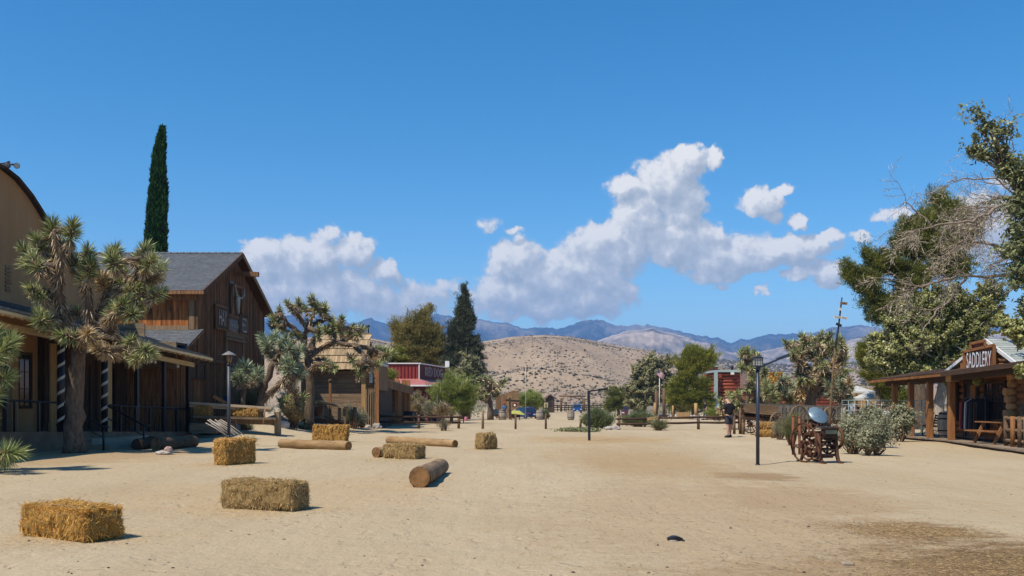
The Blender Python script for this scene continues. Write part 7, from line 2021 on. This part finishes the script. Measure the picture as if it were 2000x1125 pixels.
# bare branching tree, thousands of dead twigs
def bare_tree():
    r = np.random.default_rng(77); d = 36
    p = gd(2100, d); t = thing('bare_tree', 'pale leafless tree whose dead twigs hang over the pine from the right edge', 'tree', p)
    tb = MB(); tw = BL()
    def path(pts, r0, r1, n=6):
        P = []
        for i in range(len(pts) - 1):
            for j in range(n): f = j / n; P.append(np.array(pts[i]) * (1 - f) + np.array(pts[i + 1]) * f + r.normal(size=3) * .03)
        P.append(np.array(pts[-1])); N = len(P); Q = [r0 + (r1 - r0) * i / (N - 1) for i in range(N)]
        tb.tube(P, Q, 6, 0, caps=False); return P, Q
    def grow(P, Q, lev, drop, spread, length, cnt):
        N = len(P)
        for _ in range(cnt):
            i = int(r.uniform(.12, 1) * (N - 1)); a = P[i]; dr = nrm((P[min(i + 1, N - 1)] - P[max(i - 1, 0)])[None])[0]
            v = nrm((dr * .8 + r.normal(size=3) * spread + np.array([-.15, 0, drop]))[None])[0]; L = length * r.uniform(.5, 1.3)
            pts = [a]; cur = a.copy(); vv = v.copy()
            for k in range(5):
                vv = nrm((vv + r.normal(size=3) * .22 + np.array([0, 0, drop * .25]))[None])[0]; cur = cur + vv * L / 5; pts.append(cur.copy())
            q0 = max(.007, Q[i] * .5)
            if lev == 0:
                for k in range(5):
                    tw.add(pts[k][None], (pts[k + 1] - pts[k])[None], np.linalg.norm(pts[k + 1] - pts[k]) * 1.05, .012, 0, bend=0, tip=False, r=r)
            else:
                tb.tube(pts, [q0 + (.006 - q0) * k / 5 for k in range(6)], 4, 0, caps=False)
                grow(pts, [q0 * (1 - k / 7) for k in range(6)], lev - 1, drop, spread, length * .55, max(4, int(cnt * .9)))
    G = lambda px, py, dd=0: pt(px, py, d + dd)
    path([p, G(2090, 700), G(2080, 560), G(2060, 470)], .32, .2)
    for pts, r0, c in (([G(2060, 470), G(2000, 388), G(1960, 385), G(1920, 398), (G(1870, 410))], .10, 17), ([G(2060, 480), G(2005, 395, -1), G(1960, 400, -1), G(1900, 430, -2), G(1830, 440, -2), G(1760, 455, -2)], .09, 20),
                       ([G(2070, 560), G(1990, 510), G(1940, 478, -1), G(1890, 468, -1), G(1840, 490, -1)], .10, 19), ([G(2075, 600), G(1990, 535), G(1930, 540), G(1870, 540), G(1800, 560), G(1760, 555)], .09, 18),
                       ([G(2040, 440), G(1990, 360), G(1950, 330), G(1920, 310), G(1900, 300)], .07, 13), ([G(2040, 440), G(1990, 350, 1), G(1940, 290, 1), G(1912, 250, 1)], .06, 9),
                       ([G(1890, 540), G(1850, 590), G(1820, 620), G(1800, 650)], .05, 10), ([G(1850, 470, -1), G(1800, 420, -1), G(1770, 395, -1), G(1760, 400, -1)], .03, 7), ([G(2005, 390), G(1940, 350), G(1880, 350), G(1850, 356)], .04, 8)):
        P, Q = path(pts, r0, .02); grow(P, Q, 2, -.12, .55, 1.5, int(c * .58))
    tb.build('trunk', mat('dead_branch_bark', (.16,.115,.08), (.33,.265,.20), .9, 6), t); tw.build('twigs', m_twig, t)
bare_tree()
m_ob = leafm('dusty_olive_leaves', (.20,.215,.115), (.38,.365,.23), .35, .25)
# bushes
def bush(label, px, py, d, rx, ry, n, leaf, size, seed, mode='blade', tw=300, group='bushes beside the street', clump=.25, cat='bush'):
    k = [(px, py - ry, rx * .75, ry * .75), (px - rx * .5, py - ry * .8, rx * .5, ry * .6), (px + rx * .5, py - ry * .85, rx * .5, ry * .62), (px, py - ry * 1.35, rx * .5, ry * .5)]
    return tree('bush', label, cat, px, d, [(px, py), (px, py - ry)], k, int(n * 2.2), leaf, size, mode, seed, clump * 1.5, m_fence, r0=.035, flat=.85, group=group, twigs=int(tw * .35), nl=46, tw_m=m_fence, zdir=.5, stems=True, gap=.38, per=40, spray=1.1)
m_sage = leafm('sage_leaves', (.13,.155,.06), (.30,.29,.145), .4, .25)
bush('round olive green bush nearest the press on its right', 1668, 872, 27.5, 24, 24, 4600, m_ob, .034, 80, 'leaf')
bush('bare stemmed olive bush right of the press, nearest the porch', 1706, 877, 26.6, 27, 28, 5200, m_ob, .034, 81, 'leaf')
bush('tall grey green bush rising before the corral panels', 1690, 857, 31, 42, 32, 7000, m_ob, .042, 82, 'leaf')
bush('green bush growing round the first porch post', 1756, 850, 36, 26, 28, 5500, m_ob, .05, 83, 'leaf')
bush('feathery green bush left of the printing press', 1548, 852, 33, 16, 18, 6000, leafm('feathery_green', (.12,.15,.05), (.22,.235,.10), .3, .2), .06, 84)
bush('dry pink grey brush behind the wagon wheel', 1527, 848, 38, 12, 12, 3500, m_scrub, .06, 85)
bush('silvery brush between the trough and the tan corner post', 684, 835, 49, 20, 20, 6500, m_scrub, .09, 86)
bush('grey weed right of the tan corner post', 703, 833, 50, 12, 15, 3500, m_scrub, .09, 87)
bush('dry brush heap under the leaning joshua tree', 570, 825, 42, 22, 14, 5000, m_dryb, .10, 88)
bush('green grassy shrub around the black bracket post', 1172, 835, 54, 30, 13, 9000, m_grass, .20, 89, clump=.3)
bush('green weeds behind the right rail fence', 1252, 833, 57, 34, 10, 7000, m_grass, .17, 90, clump=.3)
bush('weeds at the foot of the second rail fence post', 1286, 841, 50, 16, 8, 2200, m_sage, .10, 91)
bush('dry tumbleweed below the left rail fence', 868, 838, 50, 9, 7, 900, m_scrub, .08, 92, tw=300)
bush('weeds by the far barrels', 1064, 818, 92, 12, 7, 3000, m_grass, .18, 93)
bush('green grass patch by the planter boxes', 1400, 812, 80, 22, 6, 3500, m_lime, .18, 94)
bush('dark green creeper at the roof of the red saloon', 762, 742, 62, 9, 10, 3000, m_lime, .14, 95)
bush('small agave like weeds behind the orange bale', 478, 838, 39, 16, 5, 1500, m_sage, .06, 96, tw=20, clump=.12)
bush('spiky weeds right of the orange bale', 488, 868, 34, 12, 5, 900, m_sage, .07, 97, tw=20, clump=.12)
bush('succulent weeds left of the flaked bale', 592, 848, 44, 10, 5, 1500, m_sage, .06, 98, tw=20, clump=.12)
bush('grey green bush on top of the plank bench mound', 483, 792, 43, 24, 12, 4000, m_sage, .09, 99)
# low creeping plants
b = BL(); r = np.random.default_rng(3); n = 2600; X = r.normal(3.55, .45, n); Y = r.normal(49.0, .8, n); b.quads(np.stack([X, Y, zg(X, Y) + r.uniform(.02, .14, n)], -1), r.normal(size=(n, 3)) + np.array([0, 0, 1]), .09, 0, 1.3, r); setp(b.build('ground_cover', m_sage), kind='stuff')
# shrubs across the far plain and behind the village
def far_scrub():
    r = np.random.default_rng(15); b = BL(); n = 26000
    m_ = 420; d = r.uniform(120, 320, m_); px = r.uniform(-100, 2100, m_)
    keep = (np.abs(px - 1110) > 60) | (d > 225); d, px = d[keep], px[keep]; m_ = len(d)
    X = (px - 1000) / F * d; i = r.integers(0, m_, n); rr = r.uniform(.5, 1.6, m_)[i]
    v = nrm(r.normal(size=(n, 3))) * (r.random(n) ** .4)[:, None]; P = np.stack([X[i], d[i], zg(X[i], d[i]) + rr * .5], -1) + v * rr[:, None] * np.array([1, 1, .55])
    b.add(P, v + np.array([0, 0, .5]), .5, .12, 0, r=r, rnd=np.clip(r.random(m_)[i] * .7 + .3 * r.random(n), 0, 1)); setp(b.build('desert_scrub', m_scrub), kind='stuff')
far_scrub()

# ============================================================ SMALL THINGS
m_palep = mat('pale_grey_planks', (.26,.20,.13), (.48,.38,.26), .9, 1.4, WX, bump=.006, rndv=.15)
# plank bench on the mound
D_ = 38
t = thing('plank_bench', 'long weathered plank bench on the mound before the barn', 'bench', gd(455, D_))
q = MB(); q.bar(pt(373, 787, D_), pt(532, 797.5, D_ + .3), .5, .09); q.bar(pt(371, 792, D_ - .1), pt(530, 802, D_ + .2), .12, .12); q.build('seat', m_palep, t)
q = MB(); q.bar(pt(380, 814, D_ - .2), pt(540, 818, D_ + .2), .55, .09); q.build('lower_plank', m_grey, t)
q = MB(); q.bar(pt(382, 819, D_ + .3), pt(540, 823, D_ + .5), .08, .3); q.bar(pt(450, 795, D_ - .2), pt(439, 814, D_ - .2), .06, .08); q.box(pt(532, 0, D_).x, pt(541, 0, D_).x, D_ + .3, D_ + .7, .2, 1.15); q.build('frame', m_greyv, t)
q = MB(); q.tube([pt(519, 797, D_ - .3), pt(516, 808, D_ - .32), pt(517, 815, D_ - .3), pt(513, 828, D_ - .3)], [.025, .035, .03, .02], 6); q.build('rope', MATS['twine'], t)
q = MB(); q.box(pt(386, 0, D_).x, pt(452, 0, D_).x, D_ - .3, D_ + .6, .3, .68); o = q.build('sill_beam', m_grey); setp(o, 'heavy weathered beam under the left end of the plank bench', 'beam'); own(o, (pt(420, 0, D_).x, D_, .3))
q = MB(); q.bar(pt(373, 835, 37), pt(425, 838, 37), .4, .36); o = q.build('landing_beam', m_grey); own(o, pt(398, 840, 37)); setp(o, 'big squared grey beam right of the porch corner', 'beam')
q = MB(); q.bar(pt(418, 774, 38.1), pt(440, 787, 38.1), .12, .12); o = q.build('loose_board', m_postwood); own(o, pt(430, 780, 38.1)); setp(o, 'short reddish board propped on the plank bench', 'board')
q = MB(); q.box(pt(440, 0, 42.5).x, pt(447, 0, 42.5).x, 42.3, 42.7, pt(0, 784, 42.5).z, pt(0, 773, 42.5).z); o = q.build('blue_box', m_blue, None, bevel=.02); own(o, pt(443, 779, 42.5)); setp(o, 'small blue box behind the grey street lamp', 'box')
# bleached pole bundle and grille
D_ = 33
t = thing('bleached_branches', 'pile of bleached white branches leaning behind the orange bale', 'branches', gd(435, D_))
for i in range(9):
    q = MB(); a = pt(402 + i * 3.6, 826 - (i % 3) * 3 + random.uniform(-3, 3), D_ + i * .1); e = pt(440 + i * 4.6, 850 + (i % 2) * 2, D_ - .3 + i * .08); m__ = a.lerp(e, .5) + Vector((0, 0, .03)); q.tube([a, m__, e], [.022, .018, .014], 6, jit=.1); q.build('branch', mat('bleached_wood', (.24,.205,.17), (.42,.38,.33), .9, 5) if i == 0 else MATS['bleached_wood'], t)
t = thing('iron_grille', 'small rusty iron grille leaning beside the grey street lamp', 'grille', pt(450, 842, 34))
q = MB()
A_ = pt(436, 822, 34); B_ = pt(460, 820, 34); C_ = pt(464, 846, 33.7); E_ = pt(440, 845, 33.7)
for a, b_ in ((A_, B_), (B_, C_), (C_, E_), (E_, A_)): q.tube([a, b_], .014, 5)
for i in range(1, 5): q.tube([A_.lerp(B_, i / 5), E_.lerp(C_, i / 5)], .009, 4)
for i in range(1, 3): q.tube([A_.lerp(E_, i / 3), B_.lerp(C_, i / 3)], .009, 4)
q.build('bars', m_rustdk, t)
# trough bench by the shed
D_ = 47
t = thing('trough_table', 'rough plank counter on stump legs in front of the shake roof shed', 'table', gd(645, D_))
q = MB(); q.bar(pt(592, 783, D_), pt(618, 789, D_), .35, .13); q.build('plank', m_grey, t); q = MB(); q.bar(pt(618, 783.5, D_ - .1), pt(680, 797, D_ - .1), .35, .12); q.build('plank', m_grey, t)
for px, py in ((605, 826), (629, 824), (663, 828), (673, 828)):
    q = MB(); q.bar(pt(px, 786 + (px - 600) * .12, D_), pt(px, py, D_), .15, .15, (0, 1, 0)); q.build('leg', m_greyv, t)
q = MB(); q.bar(pt(588, 820, D_), pt(670, 825, D_), .3, .22); q.build('sill_beam', m_postdark, t)
p = gd(693, 48.5); q = MB(); q.tube([(0, 0, -.1), (0, 0, 1.15)], [.11, .1], 8, jit=.05); o = q.build('stump_post', m_fence); o.location = p; setp(o, 'brown stump post just left of the tan corner post', 'post')
p = pt(621, 813, D_ - .3); q = MB(); q.lathe([(.14, 0), (.17, .05), (.27, .48), (.285, .5), (.26, .5), (.24, .46), (0, .44)], 16); o = q.build('planter_pot', m_brown); o.location = p; setp(o, 'dark brown tapered planter pot standing beneath the plank counter', 'planter')
p = gd(645, 49.5); q = MB(); t = thing('knob_post', 'tall thin reddish post with a round knob in front of the shed', 'post', p); q.bar(p, pt(645, 747, 49.5), .13, .13, (0, 1, 0)); q.build('post', m_postwood, t); q = MB(); q.ball(pt(645, 744, 49.5), .12, n=10, k=7); q.build('knob', m_darkwood, t)
for i, (px, py, d, rx, ry, lb) in enumerate(((541, 827, 42.5, .55, .3, 'pale boulder at the right end of the plank bench'), (553, 830, 41.5, .3, .2, 'smaller pale boulder beside the bench end boulder'), (719, 832, 51, .16, .13, 'small pale stone at the foot of the tan corner post'), (736, 834, 51, .26, .2, 'round pale stone left of the black fence post'), (1190, 838, 51.5, .3, .12, 'flat pale rock left of the right rail fence'), (1203, 838, 51.3, .28, .14, 'pale rock at the foot of the first right fence post'), (1196, 837, 52.0, .2, .1, 'small rock between two flat pale rocks by the fence'))):
    p = gd(px, d); rock(lb, (p.x, p.y), rx, rx * .7, ry, name='rock', group='pale rocks')
for i in range(12):
    px = 1276 + i * 9.5 + random.uniform(-2, 2); p = gd(px, 91 - i * .2); o = rock('edging rock in the row along the patio mound', (p.x, p.y), random.uniform(.28, .45), .3, random.uniform(.2, .32), group='edging rocks of the patio mound', n=9, k=6)
for i in range(5):
    p = gd(1628 + i * 7, 46 + (i % 2)); rock('whitish rock in the row behind the wagon', (p.x, p.y, p.z + .55 if False else p.z), .3, .25, .25, m_rock, group='whitish rocks behind the wagon')
# pale picket fence, flagpole, patio pieces
t = thing('picket_fence', 'grey leaning picket fence beside the dark SUV', 'fence', gd(1265, 112))
for i in range(20):
    px = 1248 + i * 1.7; d = 116 - i * .55; b_ = gd(px, d); h = 1.1 + i * .03 + random.uniform(-.1, .1); q = MB(); q.bar(b_, b_ + Vector((random.uniform(-.06, .06), 0, h)), .13, .04, (0, 1, 0)); q.build('picket', m_bleach if False else MATS['bleached_wood'], t)
q = MB(); q.bar(gd(1248, 116) + Vector((0, .05, .8)), gd(1281, 105.5) + Vector((0, .05, 1.0)), .04, .08); q.build('rail', m_grey, t)
t = thing('flagpole', 'thin pale flagpole with a small striped flag', 'flagpole', gd(1288, 92))
b_ = gd(1288, 92); tp_ = pt(1288, 728, 92); q = MB(); q.tube([b_, tp_], [.05, .03], 8); q.ball(tp_ + Vector((0, 0, .05)), .05, n=8, k=6); q.build('pole', m_white, t)
q = MB()
fo = pt(1285, 721, 91.9); fx = Vector((.80, 0, -.62)).normalized(); fy = Vector((-.38, 0, -.92)).normalized(); FW, FH = .92, .55
fl_t = thing('flag', 'faded red and white striped flag with blue canton hanging on the pale flagpole', 'flag', fo)
m_flagr = mat('faded_flag_red', (.42,.06,.07), None, .9, trans=.3); m_flagw = mat('flag_white', (.62,.60,.58), None, .9, trans=.3); m_flagb = mat('flag_blue', (.05,.07,.17), None, .9, trans=.3)
def fp(u, v): return fo + fx * (u * FW) + fy * (v * FH) + Vector((0, .07 * math.sin(u * 7), .02 * math.sin(u * 5)))
for i in range(13):
    for j in range(8): q.add([fp(j / 8, i / 13), fp((j + 1) / 8, i / 13), fp((j + 1) / 8, (i + 1) / 13), fp(j / 8, (i + 1) / 13)], [(0, 1, 2, 3)], 2 if (j < 3 and i < 7) else i % 2)
for i in range(5):
    for j in range(6):
        c_ = fp(.03 + j * .06, .05 + i * .1) + Vector((0, -.012, 0)); q.ball(c_, .012, n=5, k=3, mi=1)
q.build('cloth', [m_flagr, m_flagw, m_flagb], fl_t)
p = gd(1026.5, 92); q = MB(); q.tube([(0, 0, 0), (0, 0, 5.2)], [.035, .025], 6); o = q.build('metal_pole', m_lampglass); o.location = p; setp(o, 'thin pale metal pole in front of the sedan', 'pole')
p = gd(854, 60); q = MB(); q.tube([(0, 0, 0), (0, 0, 2.0)], .03, 6); o = q.build('metal_pole', m_polelt); o.location = p; setp(o, 'thin grey metal pole in front of the desert willow', 'pole')
p = gd(910, 78); q = MB(); q.tube([(0, 0, .3), (0, 0, 1.3)], .03, 6); q.lathe([(.14, .0), (.16, .1), (.15, .35), (.05, .42)], 12); o = q.build('pink_canister', mat('pink_paint', (.45,.16,.22), None, .5)); o.location = p; setp(o, 'small pink canister with a handle near the saloon steps', 'canister')
t = thing('goods_cart', 'yellow green wooden display cart beside the sedan', 'cart', gd(1007, 86))
g = gd(1007, 86)
q = MB(); px_box(q, 998.5, 1016, 808, 815.5, 86, .9); q.build('box', m_darkwood, t); q = MB(); a = pt(999, 803, 86); b_ = pt(1015, 803, 86); q.prism([a, b_, b_ + Vector((.5, -.3, -.35)), a + Vector((0, -.3, -.25))], (0, .9, .05)); q.build('lid', mat('yellow_green_paint', (.30,.31,.06), (.40,.40,.10), .7, 4), t)
for px in (999.5, 1015): q = MB(); b_ = pt(px, 0, 86); q.bar((b_.x, 86.4, g.z), (b_.x, 86.4, pt(0, 806, 86).z), .08, .08, (0, 1, 0)); q.build('leg', m_fence, t)
t = thing('small_table', 'little stool with a grey rock on it left of the tan barrel', 'table', gd(968, 90)); g = gd(968, 90)
q = MB(); q.box(g.x - .45, g.x + .45, 89.8, 90.4, g.z + .42, g.z + .5); 
for sx_ in (-.38, .38): q.bar((g.x + sx_, 89.9, g.z), (g.x + sx_, 89.9, g.z + .42), .07, .07, (0, 1, 0))
q.build('frame', m_postwood, t); rock('blue grey rock sitting on the little stool', (g.x, 90.0, g.z + .5), .4, .3, .38)
for i, px in enumerate((1310, 1352, 1400)):
    pass
t = thing('patio_rail', 'dark railing of the patio under the layered pine', 'railing', gd(1330, 88))
g = [gd(1302, 88), gd(1352, 88)]
q = MB(); q.bar(g[0] + Vector((0, 0, 1.25)), g[1] + Vector((0, 0, 1.25)), .06, .08); q.bar(g[0] + Vector((0, 0, .5)), g[1] + Vector((0, 0, .5)), .06, .06)
for i in range(11): a = g[0].lerp(g[1], i / 10); q.bar(a, a + Vector((0, 0, 1.25)), .05, .05, (0, 1, 0))
q.build('rails', m_darkwood, t)
for i, (px, h, mm_, lb) in enumerate(((1282, 2.6, m_fence, 'tall brown post left of the flagpole'), (1297, 2.9, m_fence, 'tall brown post right of the flagpole'), (1280, 1.4, m_tan, 'short yellow post at the end of the picket fence'), (1359, 1.6, m_tan, 'cut pale stump at the patio'), (1314, 1.3, m_tan, 'yellow post at the left end of the patio rail'))):
    p = gd(px, 90); q = MB(); q.tube([(0, 0, 0), (0, 0, h)], .16 if i < 4 else .1, 8); o = q.build('wooden_post', mm_); o.location = p; setp(o, lb, 'post')
for i, (px0, px1, d, lb) in enumerate(((1324, 1347, 82, 'long orange brown planter trough before the patio'), (1381, 1397, 86, 'left grey brown planter crate at the grass patch'), (1398, 1412, 86, 'right grey brown planter crate at the grass patch'))):
    a = gd(px0, d); b_ = gd(px1, d); q = MB()
    for k in range(3): q.box(a.x, b_.x, a.y, a.y + .6, a.z + k * .2, a.z + k * .2 + .18)
    o = q.build('planter_trough', m_tan if i == 0 else m_fence); own(o, (a.x, a.y, a.z)); setp(o, lb, 'planter', None if i == 0 else 'planter crates')
# red plank gate and blue umbrella glimpse behind the man
t = thing('closed_parasol', 'faded blue folded parasol behind the walking man', 'parasol', gd(1404, 70)); g = gd(1404, 70)
q = MB(); q.tube([g, g + Vector((.1, 0, 1.9))], .03, 6); q.build('pole', m_polelt, t); q = MB(); c_ = pt(1407, 782, 70); e_ = pt(1396, 800, 70); f_ = pt(1406, 803, 70)
q.add([c_, e_, f_, pt(1414, 792, 70), pt(1402, 797, 69.6)], [(0, 1, 4), (0, 4, 3), (1, 2, 4), (2, 3, 4), (0, 3, 2, 1)]); q.build('cloth', mat('faded_blue_cloth', (.13,.27,.42), (.20,.36,.50), .8, 4), t)
m_canvas = mat('cream_canvas', (.42,.41,.37), (.50,.49,.45), .9, 4)
# umbrellas at the cafe
for i, (px, py, d, R__, lb) in enumerate(((1673, 765, 66, 1.35, 'white and yellow parasol, the higher of two at the cafe'), (1694, 777, 62, .95, 'plain white parasol, the lower of two at the cafe'))):
    g = gd(px, d); t = thing('parasol', lb, 'parasol', g, 0, 'cafe parasols'); zt_ = pt(0, py, d).z
    q = MB(); q.tube([g, (g.x, g.y, zt_ + .3)], .03, 6); q.build('pole', m_tan, t); q = MB(); N = 8
    for k in range(N):
        a0, a1 = 2 * math.pi * k / N + .2, 2 * math.pi * (k + 1) / N + .2; ap = Vector((g.x, g.y, zt_ + .42)); u0 = Vector((g.x + R__ * math.cos(a0), g.y + R__ * math.sin(a0), zt_)); u1 = Vector((g.x + R__ * math.cos(a1), g.y + R__ * math.sin(a1), zt_))
        q.add([ap, u0, u1], [(0, 1, 2)], 1 if (i == 0 and k in (3, 2)) else 0); q.add([u0, u1, u1 - Vector((0, 0, .12)), u0 - Vector((0, 0, .12))], [(0, 1, 2, 3)], 1 if (i == 0 and k in (3, 2, 4)) else 0)
    q.build('canopy', [m_canvas, mat('yellow_canvas', (.75,.45,.08), None, .8)] if i == 0 else [m_canvas], t)
t = thing('cafe_stall', 'orange timber cafe stall behind the parasols', 'stall', gd(1690, 76)); g = gd(1690, 76)
q = MB()
for k in range(7): q.box(g.x - .9, g.x + 1.3, 76, 76.05, g.z + 1.2 + k * .22, g.z + 1.4 + k * .22)
q.build('plank_wall', m_tan, t); q = MB()
for x in (-1.0, -.2, 1.3): q.bar((g.x + x, 75.8, g.z), (g.x + x, 75.8, g.z + 2.8), .16, .16, (0, 1, 0))
q.build('posts', m_tan, t); q = MB(); q.box(g.x - .9, g.x + 1.3, 76.1, 78, g.z, g.z + 2.6); q.build('back', m_darkwood, t)
# pipe corral panels
m_pipe = mat('pale_blue_steel', (.26,.33,.35), (.36,.43,.45), .5, 5, spec=.5)
for i in range(4):
    a = gd(1645 + i * 52, 47 - i * .8); b_ = gd(1645 + (i + 1) * 52 - 2, 47 - (i + 1) * .8); t = thing('pipe_fence', ['leftmost', 'second', 'third', 'rightmost'][i] + ' pale steel pipe panel of the row behind the olive bushes', 'fence', a, 0, 'steel corral panels')
    q = MB(); q.tube([a, a + Vector((0, 0, 1.62)), b_ + Vector((0, 0, 1.62)), b_], .03, 6); q.build('frame', m_pipe, t); q = MB()
    for k in range(1, 6): q.tube([a + Vector((0, 0, k * .28)), b_ + Vector((0, 0, k * .28))], .016, 5)
    for k in range(1, 4): c_ = a.lerp(b_, k / 4); q.tube([c_, c_ + Vector((0, 0, 1.6))], .014, 5)
    q.build('rails', m_pipe, t)
# garden bench, table and barrel under the awning
t = thing('garden_bench', 'black slatted garden bench with scrolled iron legs under the awning', 'bench', (17.4, 38.2, DZ), R(-100))
for s in (-.55, .55): q = MB(); q.tube([(s, -.25, 0), (s, -.2, .25), (s, -.22, .42), (s, .2, .42), (s, .3, .9)], .02, 6); q.tube([(s, .28, 0), (s, .15, .2), (s, -.05, .28), (s, -.25, 0.02)], .018, 6); q.build('leg', m_black, t, False)
q = MB()
for k in range(5): q.bar((-.6, -.2 + k * .09, .44), (.6, -.2 + k * .09, .44), .07, .025)
q.build('seat', m_darkwood, t, False); q = MB()
for k in range(4): q.bar((-.6, .22 + k * .022, .55 + k * .1), (.6, .22 + k * .022, .55 + k * .1), .025, .07)
q.build('backrest', m_darkwood, t, False)
def picnic(label, loc, rz, L=1.7):
    t = thing('picnic_table', label, 'picnic table', loc, rz)
    q = MB()
    for k in range(5): q.bar((-L / 2, -.34 + k * .17, .74), (L / 2, -.34 + k * .17, .74), .15, .04)
    q.build('top', m_postwood, t, False)
    for s in (-1, 1): q = MB(); q.bar((-L / 2, s * .68, .44), (L / 2, s * .68, .44), .25, .045); q.build('seat', m_postwood, t, False)
    for x in (-L * .33, L * .33):
        for s in (-1, 1): q = MB(); q.bar((x, s * .25, .72), (x, s * .6, .0), .1, .05, (1, 0, 0)); q.build('leg', m_postwood, t, False)
        q = MB(); q.bar((x + .05, -.72, .42), (x + .05, .72, .42), .05, .1); q.build('brace', m_postwood, t, False)
    return t
picnic('brown picnic table on the saddlery porch behind the log railing', (16.75, 31.6, DZ), R(95))
picnic('dark picnic table in the shade beside the pale trunk', (18.4, 37.6, DZ), R(80), 1.3)
t = thing('log_railing', 'short railing of upright peeled logs at the deck edge', 'railing', (15.6, 29.5, DZ))
for i, (px, d) in enumerate(((1965, 30.2), (1978, 29.5), (1992, 29.0), (2004, 28.6), (1996, 30.6))):
    x = (px - 1000) / F * d; h = .98 if i < 4 else 1.35; q = MB(); q.tube([(x, d, DZ), (x, d, DZ + h)], .075, 10, jit=.03); q.build('post', m_postwood if i % 2 else m_fence, t)
for z_ in (.18, .52, .9):
    q = MB(); q.tube([((1962 - 1000) / F * 30.3, 30.3, DZ + z_), ((2010 - 1000) / F * 28.5, 28.5, DZ + z_)], .055, 8, jit=.04); q.build('rail', m_trim, t)
t = barrel('tall dark barrel just behind the corner porch post', 1852, 36.8, 1.15); t.location.z = DZ
t = thing('clothes_rack', 'wheeled metal rack hung with dark and red garments in the doorway', 'clothes rack', (17.1, 33.9, DZ))
q = MB(); A_ = Vector((17.05, 34.7, DZ)); B_ = Vector((17.05, 33.2, DZ)); q.tube([A_, A_ + Vector((0, 0, 1.6)), B_ + Vector((0, 0, 1.6)), B_], .014, 6); q.tube([A_ + Vector((0, 0, .12)), B_ + Vector((0, 0, .12))], .014, 6); q.build('frame', m_polelt, t)
for k, (f, mm_) in enumerate(((.08, m_redc), (.2, m_tee), (.32, m_gryc), (.44, m_tee), (.55, m_shorts), (.66, m_tee), (.78, m_darkwood), (.9, m_tee))):
    c_ = A_.lerp(B_, f); q = MB(); q.prism([c_ + Vector((-.22, 0, 1.42)), c_ + Vector((0, 0, 1.55)), c_ + Vector((.22, 0, 1.42)), c_ + Vector((.26, .02, .45)), c_ + Vector((.1, -.02, .42)), c_ + Vector((-.1, .02, .45)), c_ + Vector((-.25, 0, .43))], (.0, .07, 0)); o = q.build('garment', mm_); own(o, c_ + Vector((0, 0, 1.5)))
    setp(o, ['red', 'black', 'grey patterned', 'second black', 'dark grey', 'third black', 'dark brown', 'nearest black'][k] + ' garment hanging on the rack in the doorway', 'garment', 'garments on the rack')
for i, (y, lb) in enumerate(((35.6, 'left'), (33.4, 'right'))):
    c_ = Vector((16.9, y, 2.12)); t = thing('hanging_basket', lb + ' dark hanging flower basket under the saddlery porch', 'flower basket', c_, 0, 'hanging baskets'); q = MB(); q.lathe([(.0, -.02), (.1, .0), (.16, .12), (.15, .14)], 12, c_); q.tube([c_ + Vector((0, 0, .12)), c_ + Vector((0, 0, .45))], .008, 4); q.build('pot', m_darkwood, t)
    b = BL(); r = np.random.default_rng(i); n = 500; v = nrm(r.normal(size=(n, 3))) * .2; b.quads(np.array(c_) + np.array([0, 0, .2]) + v, v, .05, 0, 1.5, r); b.build('leaves', m_pinedk, t)

# porch annex furniture and shade-side details
for i, (px, d, lb) in enumerate(((800, 60, 'dark cushioned seat at the annex porch edge'), (760, 58, 'pale goods heaped on the annex porch'))):
    p = pt(px, 0, d); q = MB(); q.ball((0, 0, .45), .4, .3, .25, 10, 6, jit=.1); q.box(-.4, .4, .2, .3, .3, .8); o = q.build('armchair', m_tee if i == 0 else m_trim); o.location = (p.x, p.y, .12); setp(o, lb, 'armchair')

# distant air
hz = MB(); hz.box(-9000, 9000, -9000, 9000, -6, 560)
mh = bpy.data.materials.new('air'); mh.use_nodes = True; nt = mh.node_tree; nt.nodes.clear()
o_ = nt.nodes.new('ShaderNodeOutputMaterial'); v_ = nt.nodes.new('ShaderNodeVolumePrincipled'); v_.inputs['Color'].default_value = (.27, .53, 1.0, 1); v_.inputs['Density'].default_value = HAZE
nt.links.new(v_.outputs[0], o_.inputs['Volume'])
if HAZE > 0: setp(hz.build('haze', mh), kind='stuff')
